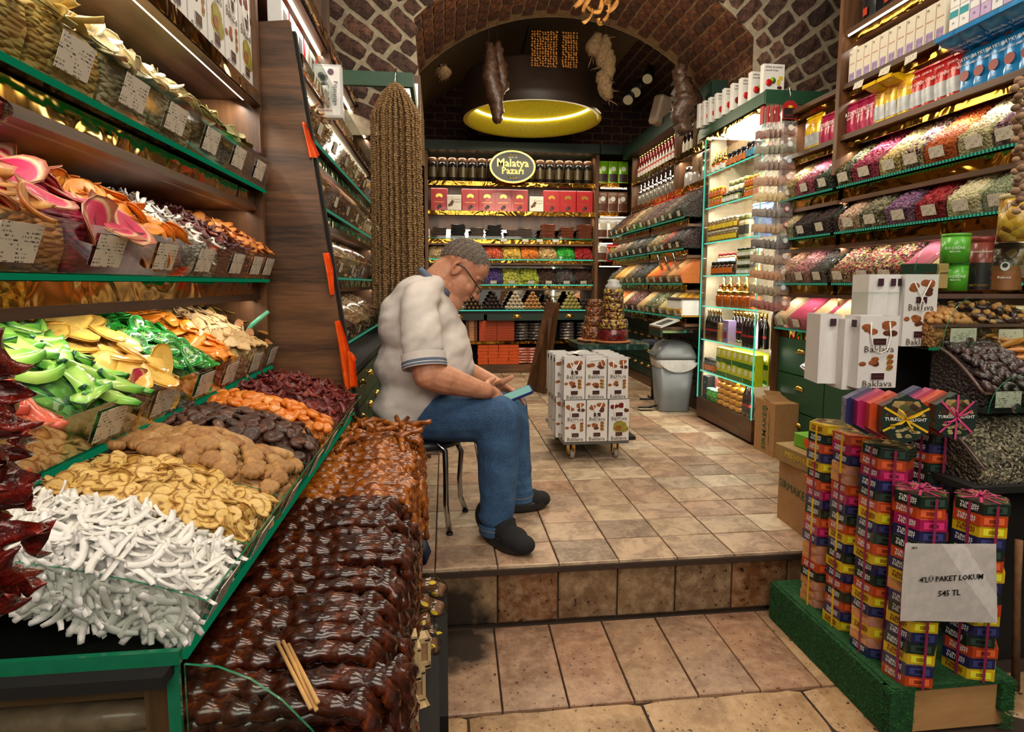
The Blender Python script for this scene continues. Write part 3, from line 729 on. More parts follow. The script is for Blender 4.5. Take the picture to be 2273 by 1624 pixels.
# ---------------------------------------------------------------- right rear: spices
RC = Unit('spice_display', 'right rear walnut shelving with bottles above heaps of spice and dark drawers', 'R', (2.1, 5.2, 0), 'shelving')
RC.part('back_board', 4.18, 6.2, 2.46, 2.48, 0, 2.4, WALN)
for y in (6.17, 5.0, 4.18): RC.part('post', y, y+.025, 2.0, 2.46, 1.56, 2.36, WALN); RC.part('side_board', y, y+.02, 1.90, 2.46, .66, 1.56, WALN)
rowsC = []
for z in (1.5, 1.27, 1.01, .755): rowsC.append([RC.row(5.03, 6.15, 1.76, z, .40, [5.03+1.12*k/6 for k in range(1, 6)], .06, .02, .25, cw=.05, ch=.04, gh=.04), RC.row(4.2, 4.99, 1.76, z, .40, [4.2+.79*k/5 for k in range(1, 5)], .06, .02, .25, cw=.05, ch=.04, gh=.04)])
for z in (1.80, 2.085): RC.part('shelf_board', 4.2, 6.17, 2.0, 2.46, z-.022, z, WALNH); RC.part('gold_fascia', 4.2, 6.17, 1.995, 2.0, z-.04, z+.012, GOLD); None
RC.part('cornice', 4.18, 6.3, 1.93, 2.46, 2.34, 2.47, DGREEN)
mb = MB(); RC.box(mb, 4.2, 6.3, 2.0, 2.46, .09, .70, DGREEN); mb.obj('cabinet', RC.root)
RC.part('plinth', 4.2, 6.3, 1.995, 2.46, .0, .09, WALNH)
drawers(RC, 5.0, 6.2, 1.995, .56, .695, 3, 1, DGREEN); drawers(RC, 5.0, 6.2, 1.995, .1, .55, 6, 3, DGREEN); drawers(RC, 4.3, 4.97, 1.995, .56, .695, 1, 1, DGREEN); drawers(RC, 4.3, 4.97, 1.995, .1, .55, 3, 3, DGREEN)
# ---------------------------------------------------------------- back wall shelving
BK = Unit('back_display', 'walnut back wall shelving with an oval sign, red boxes and candied fruit', 'B', (.75, 6.6, 0), 'shelving')
MIR = plain('mirror', (225, 225, 220), .04, 1., var=.01)
BK.part('back_board', -.2, 1.7, 6.82, 6.84, 1.6, 2.42, WALNX if 0 else WALN); BK.part('mirror', -.2, 1.7, 6.80, 6.82, .75, 1.62, MIR); BK.part('back_board', -.2, 1.7, 6.82, 6.84, .0, .75, DARK)
for x in (-.205, 1.675): BK.part('post', x, x+.035, 6.45, 6.82, .0, 2.42, WALN)
BK.part('post', .72, .735, 6.55, 6.8, .1, .62, DARK); BK.part('post', 1.2, 1.215, 6.55, 6.8, .1, .62, DARK)
BK.part('cornice', -.35, 1.7, 6.40, 6.82, 2.42, 2.52, DGREEN)
for z in (2.115, 1.80): BK.part('shelf_board', -.17, 1.675, 6.5, 6.82, z-.02, z, WALNX); BK.part('gold_fascia', -.17, 1.675, 6.49, 6.5, z-.05, z-.005, GOLD); None
rowsB = {}
rowsB[1] = BK.row(-.17, 1.67, 6.5, 1.505, .3, [], .0+.02, 0, .03, cards=False, gh=.045, lit=False)
rowsB[2] = BK.row(-.17, 1.67, 6.5, 1.275, .3, [-.17+1.84*k/9 for k in range(1, 9)], .04, .0, .16, cards=False, gh=.03)
rowsB[3] = BK.row(-.17, 1.67, 6.5, .995, .3, [-.17+1.84*k/9 for k in range(1, 9)], .05, .01, .16, cards=True, gh=.03, cw=.07, ch=.035)
rowsB[4] = BK.row(-.17, 1.67, 6.5, .712, .3, [], .01, 0, .02, cards=False, gh=.02, fascia=False)
mc = MB(); BK.box(mc, 0, .07, 0, .002, 0, .03, TAGM); 
for x in (.1, .22, .62, .86, 1.02, 1.2): BK.part('price_card', x, x+.07, 6.488, 6.49, 1.465, 1.495, TAGM)
BK.part('cabinet_top', -.17, 1.67, 6.5, 6.8, .66, .70, DARK); BK.part('lower_shelf', -.17, 1.67, 6.5, 6.8, .33, .36, GOLD); BK.part('plinth', -.17, 1.67, 6.49, 6.8, .0, .095, WALNX)
for u0, u1, d in ((-.15, .43, 6.46), (.46, 1.12, 6.38), (1.14, 1.66, 6.46)):
    mb = MB(); BK.box(mb, u0, u1, d, d+.012, .60, .672, DGREEN); BK.box(mb, u0, u1, d+.012, 6.6, .60, .61, DARK); o = mb.obj('drawer', BK.root); ob('handle', HNDB, o, BK.l((u0+u1)/2, d, .63))
# angled corner segment
CN = Unit('corner_shelving', 'narrow walnut corner shelving with green and brown foil packs', 'B', (1.85, 6.5, 0), 'shelving')
for z, g in ((2.115, 0), (1.80, 0), (1.51, 1), (1.255, 1)): CN.part('shelf_board', 1.71, 2.05, 6.42, 6.82, z-.02, z, WALNX); CN.part('gold_fascia', 1.71, 2.05, 6.41, 6.42, z-.05, z-.004, GOLD); CN.part('led_strip', 1.73, 2.03, 6.45, 6.458, z-.06, z-.052, dots('led_dots_x', (255, 232, 190), 7., .014, 0))
CN.part('cornice', 1.71, 2.1, 6.40, 6.82, 2.42, 2.52, DGREEN); CN.part('back_board', 1.71, 2.4, 6.80, 6.82, .0, 2.42, WALN); CN.part('cabinet', 1.71, 2.2, 6.42, 6.8, .05, .70, DGREEN)

# ================================================================== DRIED FRUIT (each piece an object)
def radial(name, stops, r0, rough=.45, seeds=None, coat=.1, sss=.0, bump=.3, spokes=0, nz=.15, rnd=.14):
    """colour by distance from a slice's centre; stops: (radius 0-1, sRGB)"""
    def f():
        t = NT(name); tc = t.a('ShaderNodeTexCoord'); sp = t.a('ShaderNodeSeparateXYZ'); t.c(tc.outputs['Object'], sp.inputs[0])
        r = t.math('SQRT', t.math('ADD', t.math('MULTIPLY', sp.outputs[0], sp.outputs[0]), t.math('MULTIPLY', sp.outputs[1], sp.outputs[1])))
        n = t.noise(tc.outputs['Object'], 1.6/r0, 4, .6); r = t.math('ADD', t.math('DIVIDE', r, r0), t.math('MULTIPLY', t.math('SUBTRACT', n, .5), nz*2))
        c = t.ramp(r, [(p, lin(q)) for p, q in stops])
        if spokes:
            a = t.math('ARCTAN2', sp.outputs[1], sp.outputs[0]); w = t.math('SINE', t.math('MULTIPLY', a, spokes)); c = t.mix(t.math('MULTIPLY', t.math('GREATER_THAN', w, .75), .35), c, lin(stops[-1][1]))
        if seeds:
            s0, s1, sc_, n_ = seeds; a = t.math('ARCTAN2', sp.outputs[1], sp.outputs[0]); w = t.math('SINE', t.math('MULTIPLY', a, n_)); band = t.math('MULTIPLY', t.math('GREATER_THAN', r, s0), t.math('LESS_THAN', r, s1))
            c = t.mix(t.math('MULTIPLY', t.math('MULTIPLY', band, t.math('GREATER_THAN', w, .1)), .85), c, lin(sc_))
        c = t.mix(t.math('MULTIPLY', t.rnd(), rnd), c, t.mix(1., c, (.62, .52, .42), 'MULTIPLY'))
        t.col(c); t.bump(n, bump, r0*.15); t.set(Roughness=rough, Coat_Weight=coat)
        if sss: t.b.inputs['Subsurface Weight'].default_value = sss; t.b.inputs['Subsurface Radius'].default_value = (.01, .008, .004)
        return t.m
    return mt(name, f)
def slice_mesh(r, h, m, seed, curl=.15, n=14, irr=.08, sx=1., hole=0., rim=None, ruff=0.):
    """an irregular dried slice, cupped, with a rim"""
    rr = random.Random(seed); ph = rr.uniform(0, 6); k1, k2 = rr.uniform(.5, 1), rr.uniform(-1, 1); mb = MB()
    def zc(x, y): return curl*(x*x*k1+y*y*k2*.6)/r+rr.uniform(-1, 1)*h*.15
    rad = [1+irr*math.sin(2*(2*PI*j/n)+ph)+rr.uniform(-irr, irr)*.6 for j in range(n)]
    ring = [hole, .45, .85, 1.] if hole else [0.02, .5, .85, 1.]
    for si, sg in ((0, 1), (1, -1)):
        V = []
        for q in ring:
            for j in range(n):
                a = 2*PI*j/n; x, y = r*q*rad[j]*math.cos(a)*sx, r*q*rad[j]*math.sin(a); zz = zc(x, y)+sg*h/2*(1 if q < .9 else .45)+(ruff*math.sin(5*a+ph)*r*q*q if ruff else 0)
                V.append((x, y, zz))
        F = [(l*n+j, l*n+(j+1) % n, (l+1)*n+(j+1) % n, (l+1)*n+j) for l in range(3) for j in range(n)]
        if sg > 0: F = [f[::-1] for f in F]
        if not hole: F.append(tuple(range(n)) if sg > 0 else tuple(range(n))[::-1])
        mb.add(V, F, m, True)
    o = mb.n-8*n; k = mb.mi(rim or m)
    for j in range(n):
        a, b = o+3*n+j, o+3*n+(j+1) % n; mb.f.append((a, b, b+4*n, a+4*n)); mb.m.append(k); mb.sm.append(True)
        if hole: a, b = o+j, o+(j+1) % n; mb.f.append((b, a, a+4*n, b+4*n)); mb.m.append(k); mb.sm.append(True)
    return mb.mesh('slice')
def strip_mesh(l, w, h, m, seed, bend=.3, curl=.2, taper=.5, n=8, k=4, rim=None, wav=.1, cres=0.):
    """a strip or crescent: long, tapering, bent; cres>0 bends it in its plane"""
    rr = random.Random(seed); mb = MB(); V = []
    b_ = bend*rr.uniform(.6, 1.2); ph = rr.uniform(0, 6)
    for sg in (1, -1):
        for i in range(n+1):
            u = i/n*2-1; ww = w/2*(1-taper*abs(u)**2.2)*(1+wav*math.sin(3*u+ph)); 
            for j in range(k+1):
                v = j/k*2-1; x, y = u*l/2, v*ww
                if cres: a = u*cres; rad = l/2/cres+y; x, y = rad*math.sin(a), rad*math.cos(a)-l/2/cres
                e = (1-abs(v)**3)*.8+.2
                V.append((x, y, b_*l*.25*u*u+curl*w*v*v*math.sin(u+ph)+sg*h/2*e+rr.uniform(-h, h)*.12))
    o2 = (n+1)*(k+1); g = lambda i, j: i*(k+1)+j
    F = [(g(i, j), g(i+1, j), g(i+1, j+1), g(i, j+1)) for i in range(n) for j in range(k)]; F = F+[tuple(x+o2 for x in f[::-1]) for f in F]
    mb.add(V, F, m, True); q = mb.mi(rim or m); o = mb.n-2*o2
    ring = [g(i, 0) for i in range(n+1)]+[g(n, j) for j in range(1, k+1)]+[g(i, k) for i in range(n-1, -1, -1)]+[g(0, j) for j in range(k-1, 0, -1)]
    for a, b in zip(ring, ring[1:]+ring[:1]): mb.f.append((o+b, o+a, o+a+o2, o+b+o2)); mb.m.append(q); mb.sm.append(True)
    return mb.mesh('strip')
def blob_mesh(rx, ry, rz_, m, seed, n=12, k=7, wr=.06, dim=0., ridges=0, pinch=0.):
    """a rounded lump: wrinkled, dimpled (dim) or ridged along its length"""
    rr = random.Random(seed); V = []; ph = rr.uniform(0, 6)
    for i in range(k+1):
        t = PI*i/k
        for j in range(n):
            a = 2*PI*j/n; s = 1+rr.uniform(-wr, wr)+(ridges and .085*math.sin(ridges*a+ph) or 0)
            r = math.sin(t)*s; z = math.cos(t)*(1-dim*math.exp(-(math.sin(t)*1.7)**2)); V.append((rx*r*math.cos(a)*(1-pinch*max(0, math.cos(a))), ry*r*math.sin(a), rz_*z))
    F = [(i*n+j, (i+1)*n+j, (i+1)*n+(j+1) % n, i*n+(j+1) % n) for i in range(k) for j in range(n)]
    return MB().add(V, F, m, True).mesh('lump')
def many(fn, cnt, *a, **k): return [fn(*a, seed=s*7+3, **k) for s in range(cnt)]
# ---- tier 3 (candied fruit)
Mpap = objcol('candied_papaya', [(226, 96, 62), (232, 130, 92), (214, 82, 70), (238, 150, 96)], .22, .4, .0, .5, 50)
Mpom = radial('candied_pomelo', [(0, (196, 232, 120)), (.5, (150, 214, 84)), (.8, (84, 170, 62)), (.95, (20, 84, 34))], .062, .3, coat=.4)
Mrind = plain('green_rind', (16, 66, 36), .35, coat=.4)
Mpin = radial('candied_pineapple', [(0, (252, 214, 116)), (.7, (252, 204, 96)), (1.1, (240, 176, 70))], .045, .25, coat=.4, sss=.15)
Mkiw = radial('candied_kiwi', [(0, (150, 200, 110)), (.22, (120, 180, 80)), (.45, (50, 130, 40)), (.85, (40, 150, 50)), (1, (60, 190, 80))], .026, .25, seeds=(.3, .62, (26, 40, 20), 14), coat=.4)
Mman = objcol('candied_mango', [(250, 148, 40), (252, 166, 52), (244, 130, 30)], .35, .2, .0, .3, 40, .1)
Mgin = objcol('candied_ginger', [(226, 188, 130), (214, 172, 110), (238, 206, 156)], .55, .05, 0, .7, 120)
B = b3
Mguava_ = objcol('small_slice', [(150, 60, 40), (190, 150, 60), (120, 110, 50)], .5)
NEAR = 'lying on the third tier of the fruit display'
fm = lambda n, cols, **k: chunks(n, cols, **k)
fill(B[0], fm('papaya_heap', [(214, 84, 58), (230, 130, 96), (196, 66, 56)], scale=45, coat=.4), 'papaya_heap', 'lower body of the pink papaya heap on the third tier', 'dried fruit')
fill(B[1], fm('pomelo_heap', [(60, 140, 50), (110, 180, 70), (20, 74, 34)], scale=40, coat=.4), 'pomelo_heap', 'lower body of the bright green pomelo heap on the third tier', 'dried fruit')
place(B[0], many(strip_mesh, 4, .062, .028, .010, Mpap, bend=.3), 46, 'papaya_piece', 'glossy pink orange candied papaya piece in the third tier heap', 'dried fruit', 'candied papaya pieces', front=6)
place(B[1], many(strip_mesh, 5, .105, .034, .013, Mpom, bend=.3, cres=.8, rim=Mrind, taper=.7), 42, 'pomelo_slice', 'bright green candied pomelo slice with dark green rind, third tier', 'dried fruit', 'green candied pomelo slices', front=0, tilt=.2, lift=.008)
fill(B[2], fm('pineapple_heap', [(240, 190, 90), (226, 160, 62), (250, 210, 130)], scale=38, coat=.4), 'pineapple_heap', 'lower body of the yellow pineapple heap on the third tier', 'dried fruit')
place(B[2], many(slice_mesh, 5, .034, .009, Mpin, curl=.15, irr=.1, sx=1.25), 30, 'pineapple_slice', 'translucent yellow candied pineapple slice, third tier', 'dried fruit', 'yellow candied pineapple slices', front=4, lift=.008)
fill(B[3], fm('kiwi_heap', [(40, 130, 44), (70, 170, 70), (30, 96, 34)], scale=60, coat=.4), 'kiwi_heap', 'lower body of the green kiwi heap on the third tier', 'dried fruit')
place(B[3], many(slice_mesh, 4, .022, .008, Mkiw, curl=.1, irr=.06, sx=1.25), 62, 'kiwi_slice', 'green candied kiwi slice with dark seeds, third tier', 'dried fruit', 'green candied kiwi slices', front=8, lift=.006)
fill(B[4], fm('mango_heap', [(250, 148, 40), (240, 124, 28), (252, 170, 60)], scale=34), 'mango_heap', 'lower body of the orange mango heap on the third tier', 'dried fruit')
place(B[4], many(strip_mesh, 4, .095, .036, .005, Mman, bend=.15, curl=.1, taper=.45), 60, 'mango_strip', 'flat bright orange candied mango strip, third tier', 'dried fruit', 'orange candied mango strips', front=6, tilt=.12, yaw=.3)
fill(B[5], fm('ginger_heap', [(226, 188, 130), (206, 160, 100), (240, 210, 160)], scale=60), 'ginger_heap', 'lower body of the pale ginger heap on the third tier', 'dried fruit')
G6 = B[5]
place(G6, many(slice_mesh, 4, .022, .006, Mgin, curl=.3, irr=.2, n=9), 130, 'ginger_chip', 'pale sugared ginger chip at the far end of the third tier', 'dried fruit', 'pale candied ginger chips', front=4)
# ---- tier 4
Mcoc = objcol('coconut_chip', [(244, 243, 240), (238, 235, 228), (250, 249, 246)], .5, .1, 0, .2, 50, .02)
Mban = radial('banana_chip', [(0, (120, 84, 40)), (.16, (176, 130, 62)), (.3, (226, 190, 112)), (.85, (232, 196, 116)), (1, (184, 134, 62))], .017, .5, coat=.1, spokes=3, nz=.25)
Mfig = objcol('dried_fig', [(198, 150, 92), (180, 128, 74), (210, 168, 112)], .6, 0, 0, .9, 70, .35)
Mdap = objcol('dark_dried_apricot', [(84, 48, 34), (60, 36, 30), (102, 60, 42)], .45, .15, 0, .7, 90, .3)
Moap = objcol('orange_dried_apricot', [(238, 140, 44), (228, 122, 34), (246, 160, 66)], .35, .3, 0, .4, 60, .15)
Mtom = objcol('dried_tomato', [(122, 34, 30), (96, 26, 28), (146, 50, 36)], .4, .25, 0, .8, 90, .3)
F4 = 'lower display heap beside the syrup walnut sausages'
fill(dict(b4[0], u0=.765), fm('coconut_heap', [(240, 238, 232), (228, 224, 214), (248, 246, 242)], scale=200, bump=.1), 'coconut_heap', 'lower body of the white coconut heap at the near corner', 'dried fruit')
b40 = dict(b4[0]); b40['hb'] = .15
cm_ = many(strip_mesh, 5, .052, .0095, .004, Mcoc, bend=.35, curl=.15, taper=.25, n=7, k=2, cres=.55)
place(b4[0], cm_, 185, 'coconut_chip', 'curved white coconut chip in the heap at the near glass corner', 'dried fruit', 'white coconut chips', front=14, tilt=.5, lift=.006)
# coconut pieces pressed against the near end glass
for i in range(100):
    v = R.uniform(.02, .97); q = surf(b4[0], .01, v); z = R.uniform(b4[0]['z']+.10*v, max(q.z-.004, b4[0]['z']+.11*v))
    o = ob('coconut_chip', R.choice(cm_)); o.matrix_world = rmat((q.x, .7455, z), R.uniform(.8, 1.1), tilt=R.gauss(0, .25), normal=(0, -1, 0)); tag(o, 'white coconut chip pressed against the near end glass of the display', 'dried fruit', 'coconut chips behind the end glass')
pr_ = [(np.array([v.co[:] for v in m_.vertices]), [tuple(p.vertices) for p in m_.polygons]) for m_ in cm_]; T_ = []
for i in range(420):
    if i < 210: v = R.uniform(.02, .97); q = surf(b4[0], .01, v); T_.append(np.array(rmat((q.x, R.uniform(.748, .757), R.uniform(b4[0]['z']+.10*v, max(q.z-.002, b4[0]['z']+.11*v))), R.uniform(.8, 1.1), tilt=R.gauss(0, .3), normal=(0, -1, 0))))
    else: uu, v = R.uniform(.1, .97), R.random(); T_.append(np.array(rmat(surf(b4[0], uu, v), R.uniform(.8, 1.1), tilt=R.gauss(0, .4), normal=nrm(b4[0], uu, v))))
o = ob('coconut_chips', scatter_mesh('coconut_chips', pr_, T_, [Mcoc])); tag(o, 'deeper layer of white coconut chips packed in the near corner bin', 'dried fruit', kind='stuff')
# a few loose slices of the last bin
place(B[6], many(slice_mesh, 3, .016, .003, Mguava_, curl=.4, irr=.1), 16, 'rose_slice', 'small dried slice in the last bin of the third tier', 'dried fruit', 'small dried slices')
fill(b4[1], fm('banana_heap', [(226, 190, 112), (190, 140, 70), (238, 206, 140)], scale=70, bump=1.), 'banana_heap', 'lower body of the banana chip heap on the lower display', 'dried fruit')
place(b4[1], many(slice_mesh, 5, .0165, .003, Mban, curl=.12, irr=.07, sx=1.15, n=11), 230, 'banana_chip', 'crisp yellow banana chip with brown centre, lower display', 'dried fruit', 'banana chips', front=10, tilt=.45, lift=.004)
fill(b4[2], fm('fig_heap', [(190, 142, 86), (164, 116, 66), (206, 164, 110)], scale=40, bump=1.), 'fig_heap', 'lower body of the dried fig heap on the lower display', 'dried fruit')
place(b4[2], many(blob_mesh, 4, .026, .020, .014, Mfig, wr=.035, ridges=11, dim=.35, n=34), 64, 'dried_fig', 'wrinkled tan dried fig in rows on the lower display', 'dried fruit', 'dried figs', front=6, tilt=.25, yaw=.4, lift=.008)
fill(b4[3], fm('dark_apricot_heap', [(84, 48, 34), (54, 32, 28), (110, 66, 46)], scale=45, bump=1.), 'apricot_heap', 'lower body of the dark apricot heap on the lower display', 'dried fruit')
place(b4[3], many(blob_mesh, 4, .021, .018, .009, Mdap, wr=.05, dim=.55), 80, 'dark_apricot', 'dark brown sun dried apricot on the lower display', 'dried fruit', 'dark dried apricots', front=5, tilt=.35, lift=.008)
fill(b4[4], fm('apricot_heap', [(232, 132, 40), (214, 108, 30), (246, 160, 70)], scale=45, bump=1., coat=.3), 'apricot_heap', 'lower body of the orange apricot heap on the lower display', 'dried fruit')
place(b4[4], many(blob_mesh, 4, .020, .017, .010, Moap, wr=.06, dim=.4), 70, 'orange_apricot', 'glossy orange dried apricot on the lower display', 'dried fruit', 'orange dried apricots', front=4, tilt=.4, lift=.008)
fill(b4[5], fm('tomato_heap', [(112, 30, 30), (84, 24, 26), (140, 50, 36)], scale=50, bump=1., coat=.3), 'tomato_heap', 'lower body of the dark red fruit heap at the display far end', 'dried fruit')
place(b4[5], many(strip_mesh, 4, .04, .016, .006, Mtom, bend=.6, curl=.5), 110, 'dried_tomato', 'dark red dried tomato piece at the far end of the lower display', 'dried fruit', 'dark red dried tomatoes', front=4, tilt=.5)
# ---- tier 2
Mguava = radial('dried_guava', [(0, (120, 20, 44)), (.15, (206, 36, 84)), (.75, (222, 44, 92)), (.88, (236, 196, 150)), (1, (190, 110, 80))], .042, .5, nz=.08)
Mbanl = objcol('dried_quince', [(206, 140, 66), (222, 164, 92), (188, 118, 52)], .5, .1, 0, .5, 50, .25)
Mpers = radial('dried_persimmon', [(0, (196, 104, 26)), (.3, (236, 142, 40)), (.8, (244, 156, 56)), (1, (206, 106, 30))], .032, .45, spokes=8, nz=.12)
Mcocs = radial('coconut_ring', [(0, (244, 240, 232)), (.9, (236, 230, 220)), (.97, (70, 44, 30))], .028, .5, nz=.05)
Mbrn = plain('coconut_skin', (66, 40, 26), .6)
Mbeet = objcol('dried_beet', [(96, 30, 30), (70, 22, 26), (128, 44, 34)], .5, .1, 0, .6, 70, .3)
Mapp = radial('dried_orange_slice', [(0, (236, 170, 90)), (.6, (222, 138, 56)), (1, (160, 74, 30))], .02, .45, nz=.15)
def heap(b, key, cols, nm, lab, **k): fill(b, fm(key, cols, scale=46, bump=.8, stretch=(1, 1, 2.6)), nm, lab, 'dried fruit', **k)
heap(b2[0], 'h20', [(206, 140, 66), (176, 108, 50)], 'quince_heap', 'nearest tan heap on the second tier'); heap(b2[1], 'h21', [(206, 140, 66), (176, 108, 50)], 'quince_heap', 'tan fruit heap behind the largest second tier price card')
qm = many(strip_mesh, 4, .10, .028, .006, Mbanl, bend=.6, curl=.2, taper=.7)
for q in (0, 1): place(b2[q], qm, 24, 'quince_strip', 'curled tan dried fruit strip at the near end of tier two', 'dried fruit', 'tan dried fruit strips', front=0, tilt=.5)
heap(b2[2], 'h22', [(200, 36, 80), (150, 30, 60)], 'guava_heap', 'lower body of the pink red slices on the second tier')
gm = many(slice_mesh, 5, .038, .006, Mguava, curl=.3, irr=.1, sx=1.3)
b22 = dict(b2[2]); b22['u0'] = .86
place(b22, gm, 40, 'guava_slice', 'vivid pink dried slice with pale rim on the second tier', 'dried fruit', 'pink dried fruit slices', front=0, tilt=.35)
heap(b2[3], 'h23', [(236, 142, 44), (206, 108, 30)], 'persimmon_heap', 'lower body of the orange slices on the second tier')
place(b2[3], many(slice_mesh, 5, .028, .005, Mpers, curl=.4, irr=.1), 70, 'persimmon_slice', 'orange dried persimmon slice on the second tier', 'dried fruit', 'orange persimmon slices', front=6, tilt=.35)
heap(b2[4], 'h24', [(236, 230, 220), (120, 90, 70)], 'coconut_ring_heap', 'lower body of the brown rimmed coconut on the second tier')
place(b2[4], many(strip_mesh, 4, .05, .014, .004, Mcocs, bend=.5, cres=1.1, rim=Mbrn, taper=.4), 90, 'coconut_ring', 'white coconut curl with brown skin on the second tier', 'dried fruit', 'brown rimmed coconut curls', front=6, tilt=.5)
heap(b2[5], 'h25', [(96, 30, 30), (128, 50, 36)], 'beet_heap', 'lower body of the dark red slivers on the second tier')
place(b2[5], many(strip_mesh, 4, .04, .012, .004, Mbeet, bend=.6, curl=.4), 100, 'beet_sliver', 'dark red dried sliver on the second tier', 'dried fruit', 'dark red slivers', front=5, tilt=.6)
for q in (6, 7):
    heap(b2[q], 'h26', [(222, 138, 56), (150, 60, 30)], 'citrus_heap', ('lower body of the amber slices next to dark red slivers', 'lower body of the amber slices at the far end of tier two')[q-6])
    place(b2[q], many(slice_mesh, 4, .018, .004, Mapp, curl=.4, irr=.12, n=10), 50, 'amber_slice', 'small amber dried slice near the far end of tier two', 'dried fruit', 'amber dried slices', front=4, tilt=.5)
# ---- tier 1
Mmg = objcol('pale_mango', [(238, 208, 120), (226, 186, 92), (246, 224, 156)], .5, .1, 0, .4, 40, .15)
Mpal = objcol('cream_slice', [(240, 226, 184), (228, 208, 158), (246, 236, 206)], .55, 0, 0, .4, 50, .12)
Molv = objcol('olive_slice', [(150, 134, 70), (112, 108, 60), (176, 150, 92)], .55, 0, 0, .5, 60, .25)
Mpur = objcol('purple_fruit', [(62, 26, 50), (44, 20, 38), (84, 34, 60)], .5, 0, 0, .7, 90, .25)
spec = [(0, Mmg, 'mango', 's', 40), (1, Mmg, 'mango', 's', 60), (2, Mmg, 'mango', 's', 64), (3, Mpal, 'cream', 'd', 100), (4, Mpal, 'cream', 'd', 100), (5, Molv, 'olive', 'd', 90), (6, Molv, 'olive', 'd', 80), (7, Mpur, 'purple', 'b', 110)]
for q, m, nm, kind, n in spec:
    col = {'mango': [(232, 196, 106), (206, 164, 84)], 'cream': [(236, 220, 176), (206, 186, 136)], 'olive': [(140, 124, 66), (96, 92, 50)], 'purple': [(54, 24, 44), (34, 16, 30)]}[nm]
    pos = ['nearest', 'second nearest', 'third nearest', 'fourth', 'fifth', 'sixth', 'seventh', 'farthest'][q]
    heap(b1[q], 'h1'+nm, col, nm+'_heap', f'body of the {pos} heap on the top tier, {nm} coloured', over=.05)
    ms = many(strip_mesh, 4, .10, .030, .005, m, bend=.4, curl=.3) if kind == 's' else many(slice_mesh, 4, .024, .004, m, curl=.4, irr=.12, sx=1.2) if kind == 'd' else many(blob_mesh, 3, .012, .010, .008, m, wr=.12)
    place(b1[q], ms, n, nm+'_piece', {'mango': 'pale yellow dried mango strip on the top tier', 'cream': 'cream coloured dried slice on the top tier', 'olive': 'olive green dried slice on the top tier', 'purple': 'dark purple dried fruit at the far end of the top tier'}[nm], 'dried fruit', nm+' pieces on the top tier', front=0, tilt=.4, over=.04)
# green tongs handle standing in the far bin of the third tier, one stray red slice
mb = MB(); mb.tube([(-.70, 2.09, .80), (-.655, 2.085, .86), (-.60, 2.08, .905)], [.006, .009, .007], plain('mint_plastic', (120, 214, 170), .3, coat=.3)); tag(mb.obj('scoop'), 'mint green plastic scoop handle sticking out of the third tier', 'scoop')
sm = gm[0]; o = ob('guava_slice', sm); o.matrix_world = rmat(at(297, 843, 'x', -.61), .7, tilt=.9, yaw=.3, normal=(1, -.3, .8)); tag(o, 'single stray pink slice among the green pomelo and yellow pineapple', 'dried fruit')

# ================================================================== HEAPS IN THE SMALLER BINS
def mbp(fn): m = MB(); fn(m); return proto(m)
def flake(r, h=.0015, n=5, sd=1):
    rr = random.Random(sd); m = MB(); P = [(r*rr.uniform(.7, 1.2)*math.cos(2*PI*i/n), r*rr.uniform(.6, 1.1)*math.sin(2*PI*i/n), rr.uniform(-h, h)) for i in range(n)]
    m.add(P+[(0, 0, h*1.5), (0, 0, -h)], [(i, (i+1) % n, n) for i in range(n)]+[((i+1) % n, i, n+1) for i in range(n)], None); return proto(m)
def bud(r, l=1.3, sd=1, n=6):
    m = MB(); V = []; rr = random.Random(sd)
    for k, (q, z) in enumerate(((.5, -.8), (1, -.1), (.7, .6), (.15, 1))):
        for j in range(n): a = 2*PI*j/n+k*.4; s = rr.uniform(.85, 1.15); V.append((r*q*s*math.cos(a), r*q*s*math.sin(a), r*l*z))
    F = [(k*n+j, k*n+(j+1) % n, (k+1)*n+(j+1) % n, (k+1)*n+j) for k in range(3) for j in range(n)]+[tuple(range(n-1, -1, -1)), tuple(range(3*n, 4*n))]
    m.add(V, F, None); return proto(m)
def sliver(l, w, sd=1):
    rr = random.Random(sd); m = MB(); b = l*rr.uniform(.05, .25)
    V = [(-l/2, 0, 0), (0, -w/2, b), (0, w/2, b), (l/2, 0, 0), (0, 0, b+w*.5), (0, 0, b-w*.3)]
    m.add(V, [(0, 1, 4), (1, 3, 4), (3, 2, 4), (2, 0, 4), (1, 0, 5), (3, 1, 5), (2, 3, 5), (0, 2, 5)], None); return proto(m)
FL = [flake(.007, sd=i) for i in range(4)]; BU = [bud(.0062, sd=i) for i in range(4)]; SL = [sliver(.02, .0035, sd=i) for i in range(4)]; NUT = [bud(.0095, 1.25, sd=i+9, n=7) for i in range(4)]
SMB = [bud(.004, 1.2, sd=i+20) for i in range(3)]; BIGF = [flake(.013, .003, 6, sd=i+30) for i in range(4)]; CUBE = [mbp(lambda m: m.box((-.006, -.008, -.004), (.006, .008, .004), None)) for i in range(2)]
def cm(*cs, rough=.6): return [plain('bits_%d_%d_%d' % c, c, rough, var=.25, scale=120) for c in cs]
POW = {}
def powder(c, bump=.4): return plain('powder_%d_%d_%d' % c, c, .85, var=.12, scale=60, bump=bump)
def body(cs): return chunks('body_'+'_'.join('%d' % x for c in cs for x in c), list(cs), scale=95, bump=1.)
def herb(b, cs, pr, n, name, label, cat='dried flowers', sc=(.8, 1.2), **k): bits(b, pr, n, cm(*cs), name, label, cat, sc=sc, base=body(cs), **k)
ORD = ['nearest', 'second', 'third', 'fourth', 'fifth', 'sixth', 'seventh', 'eighth']
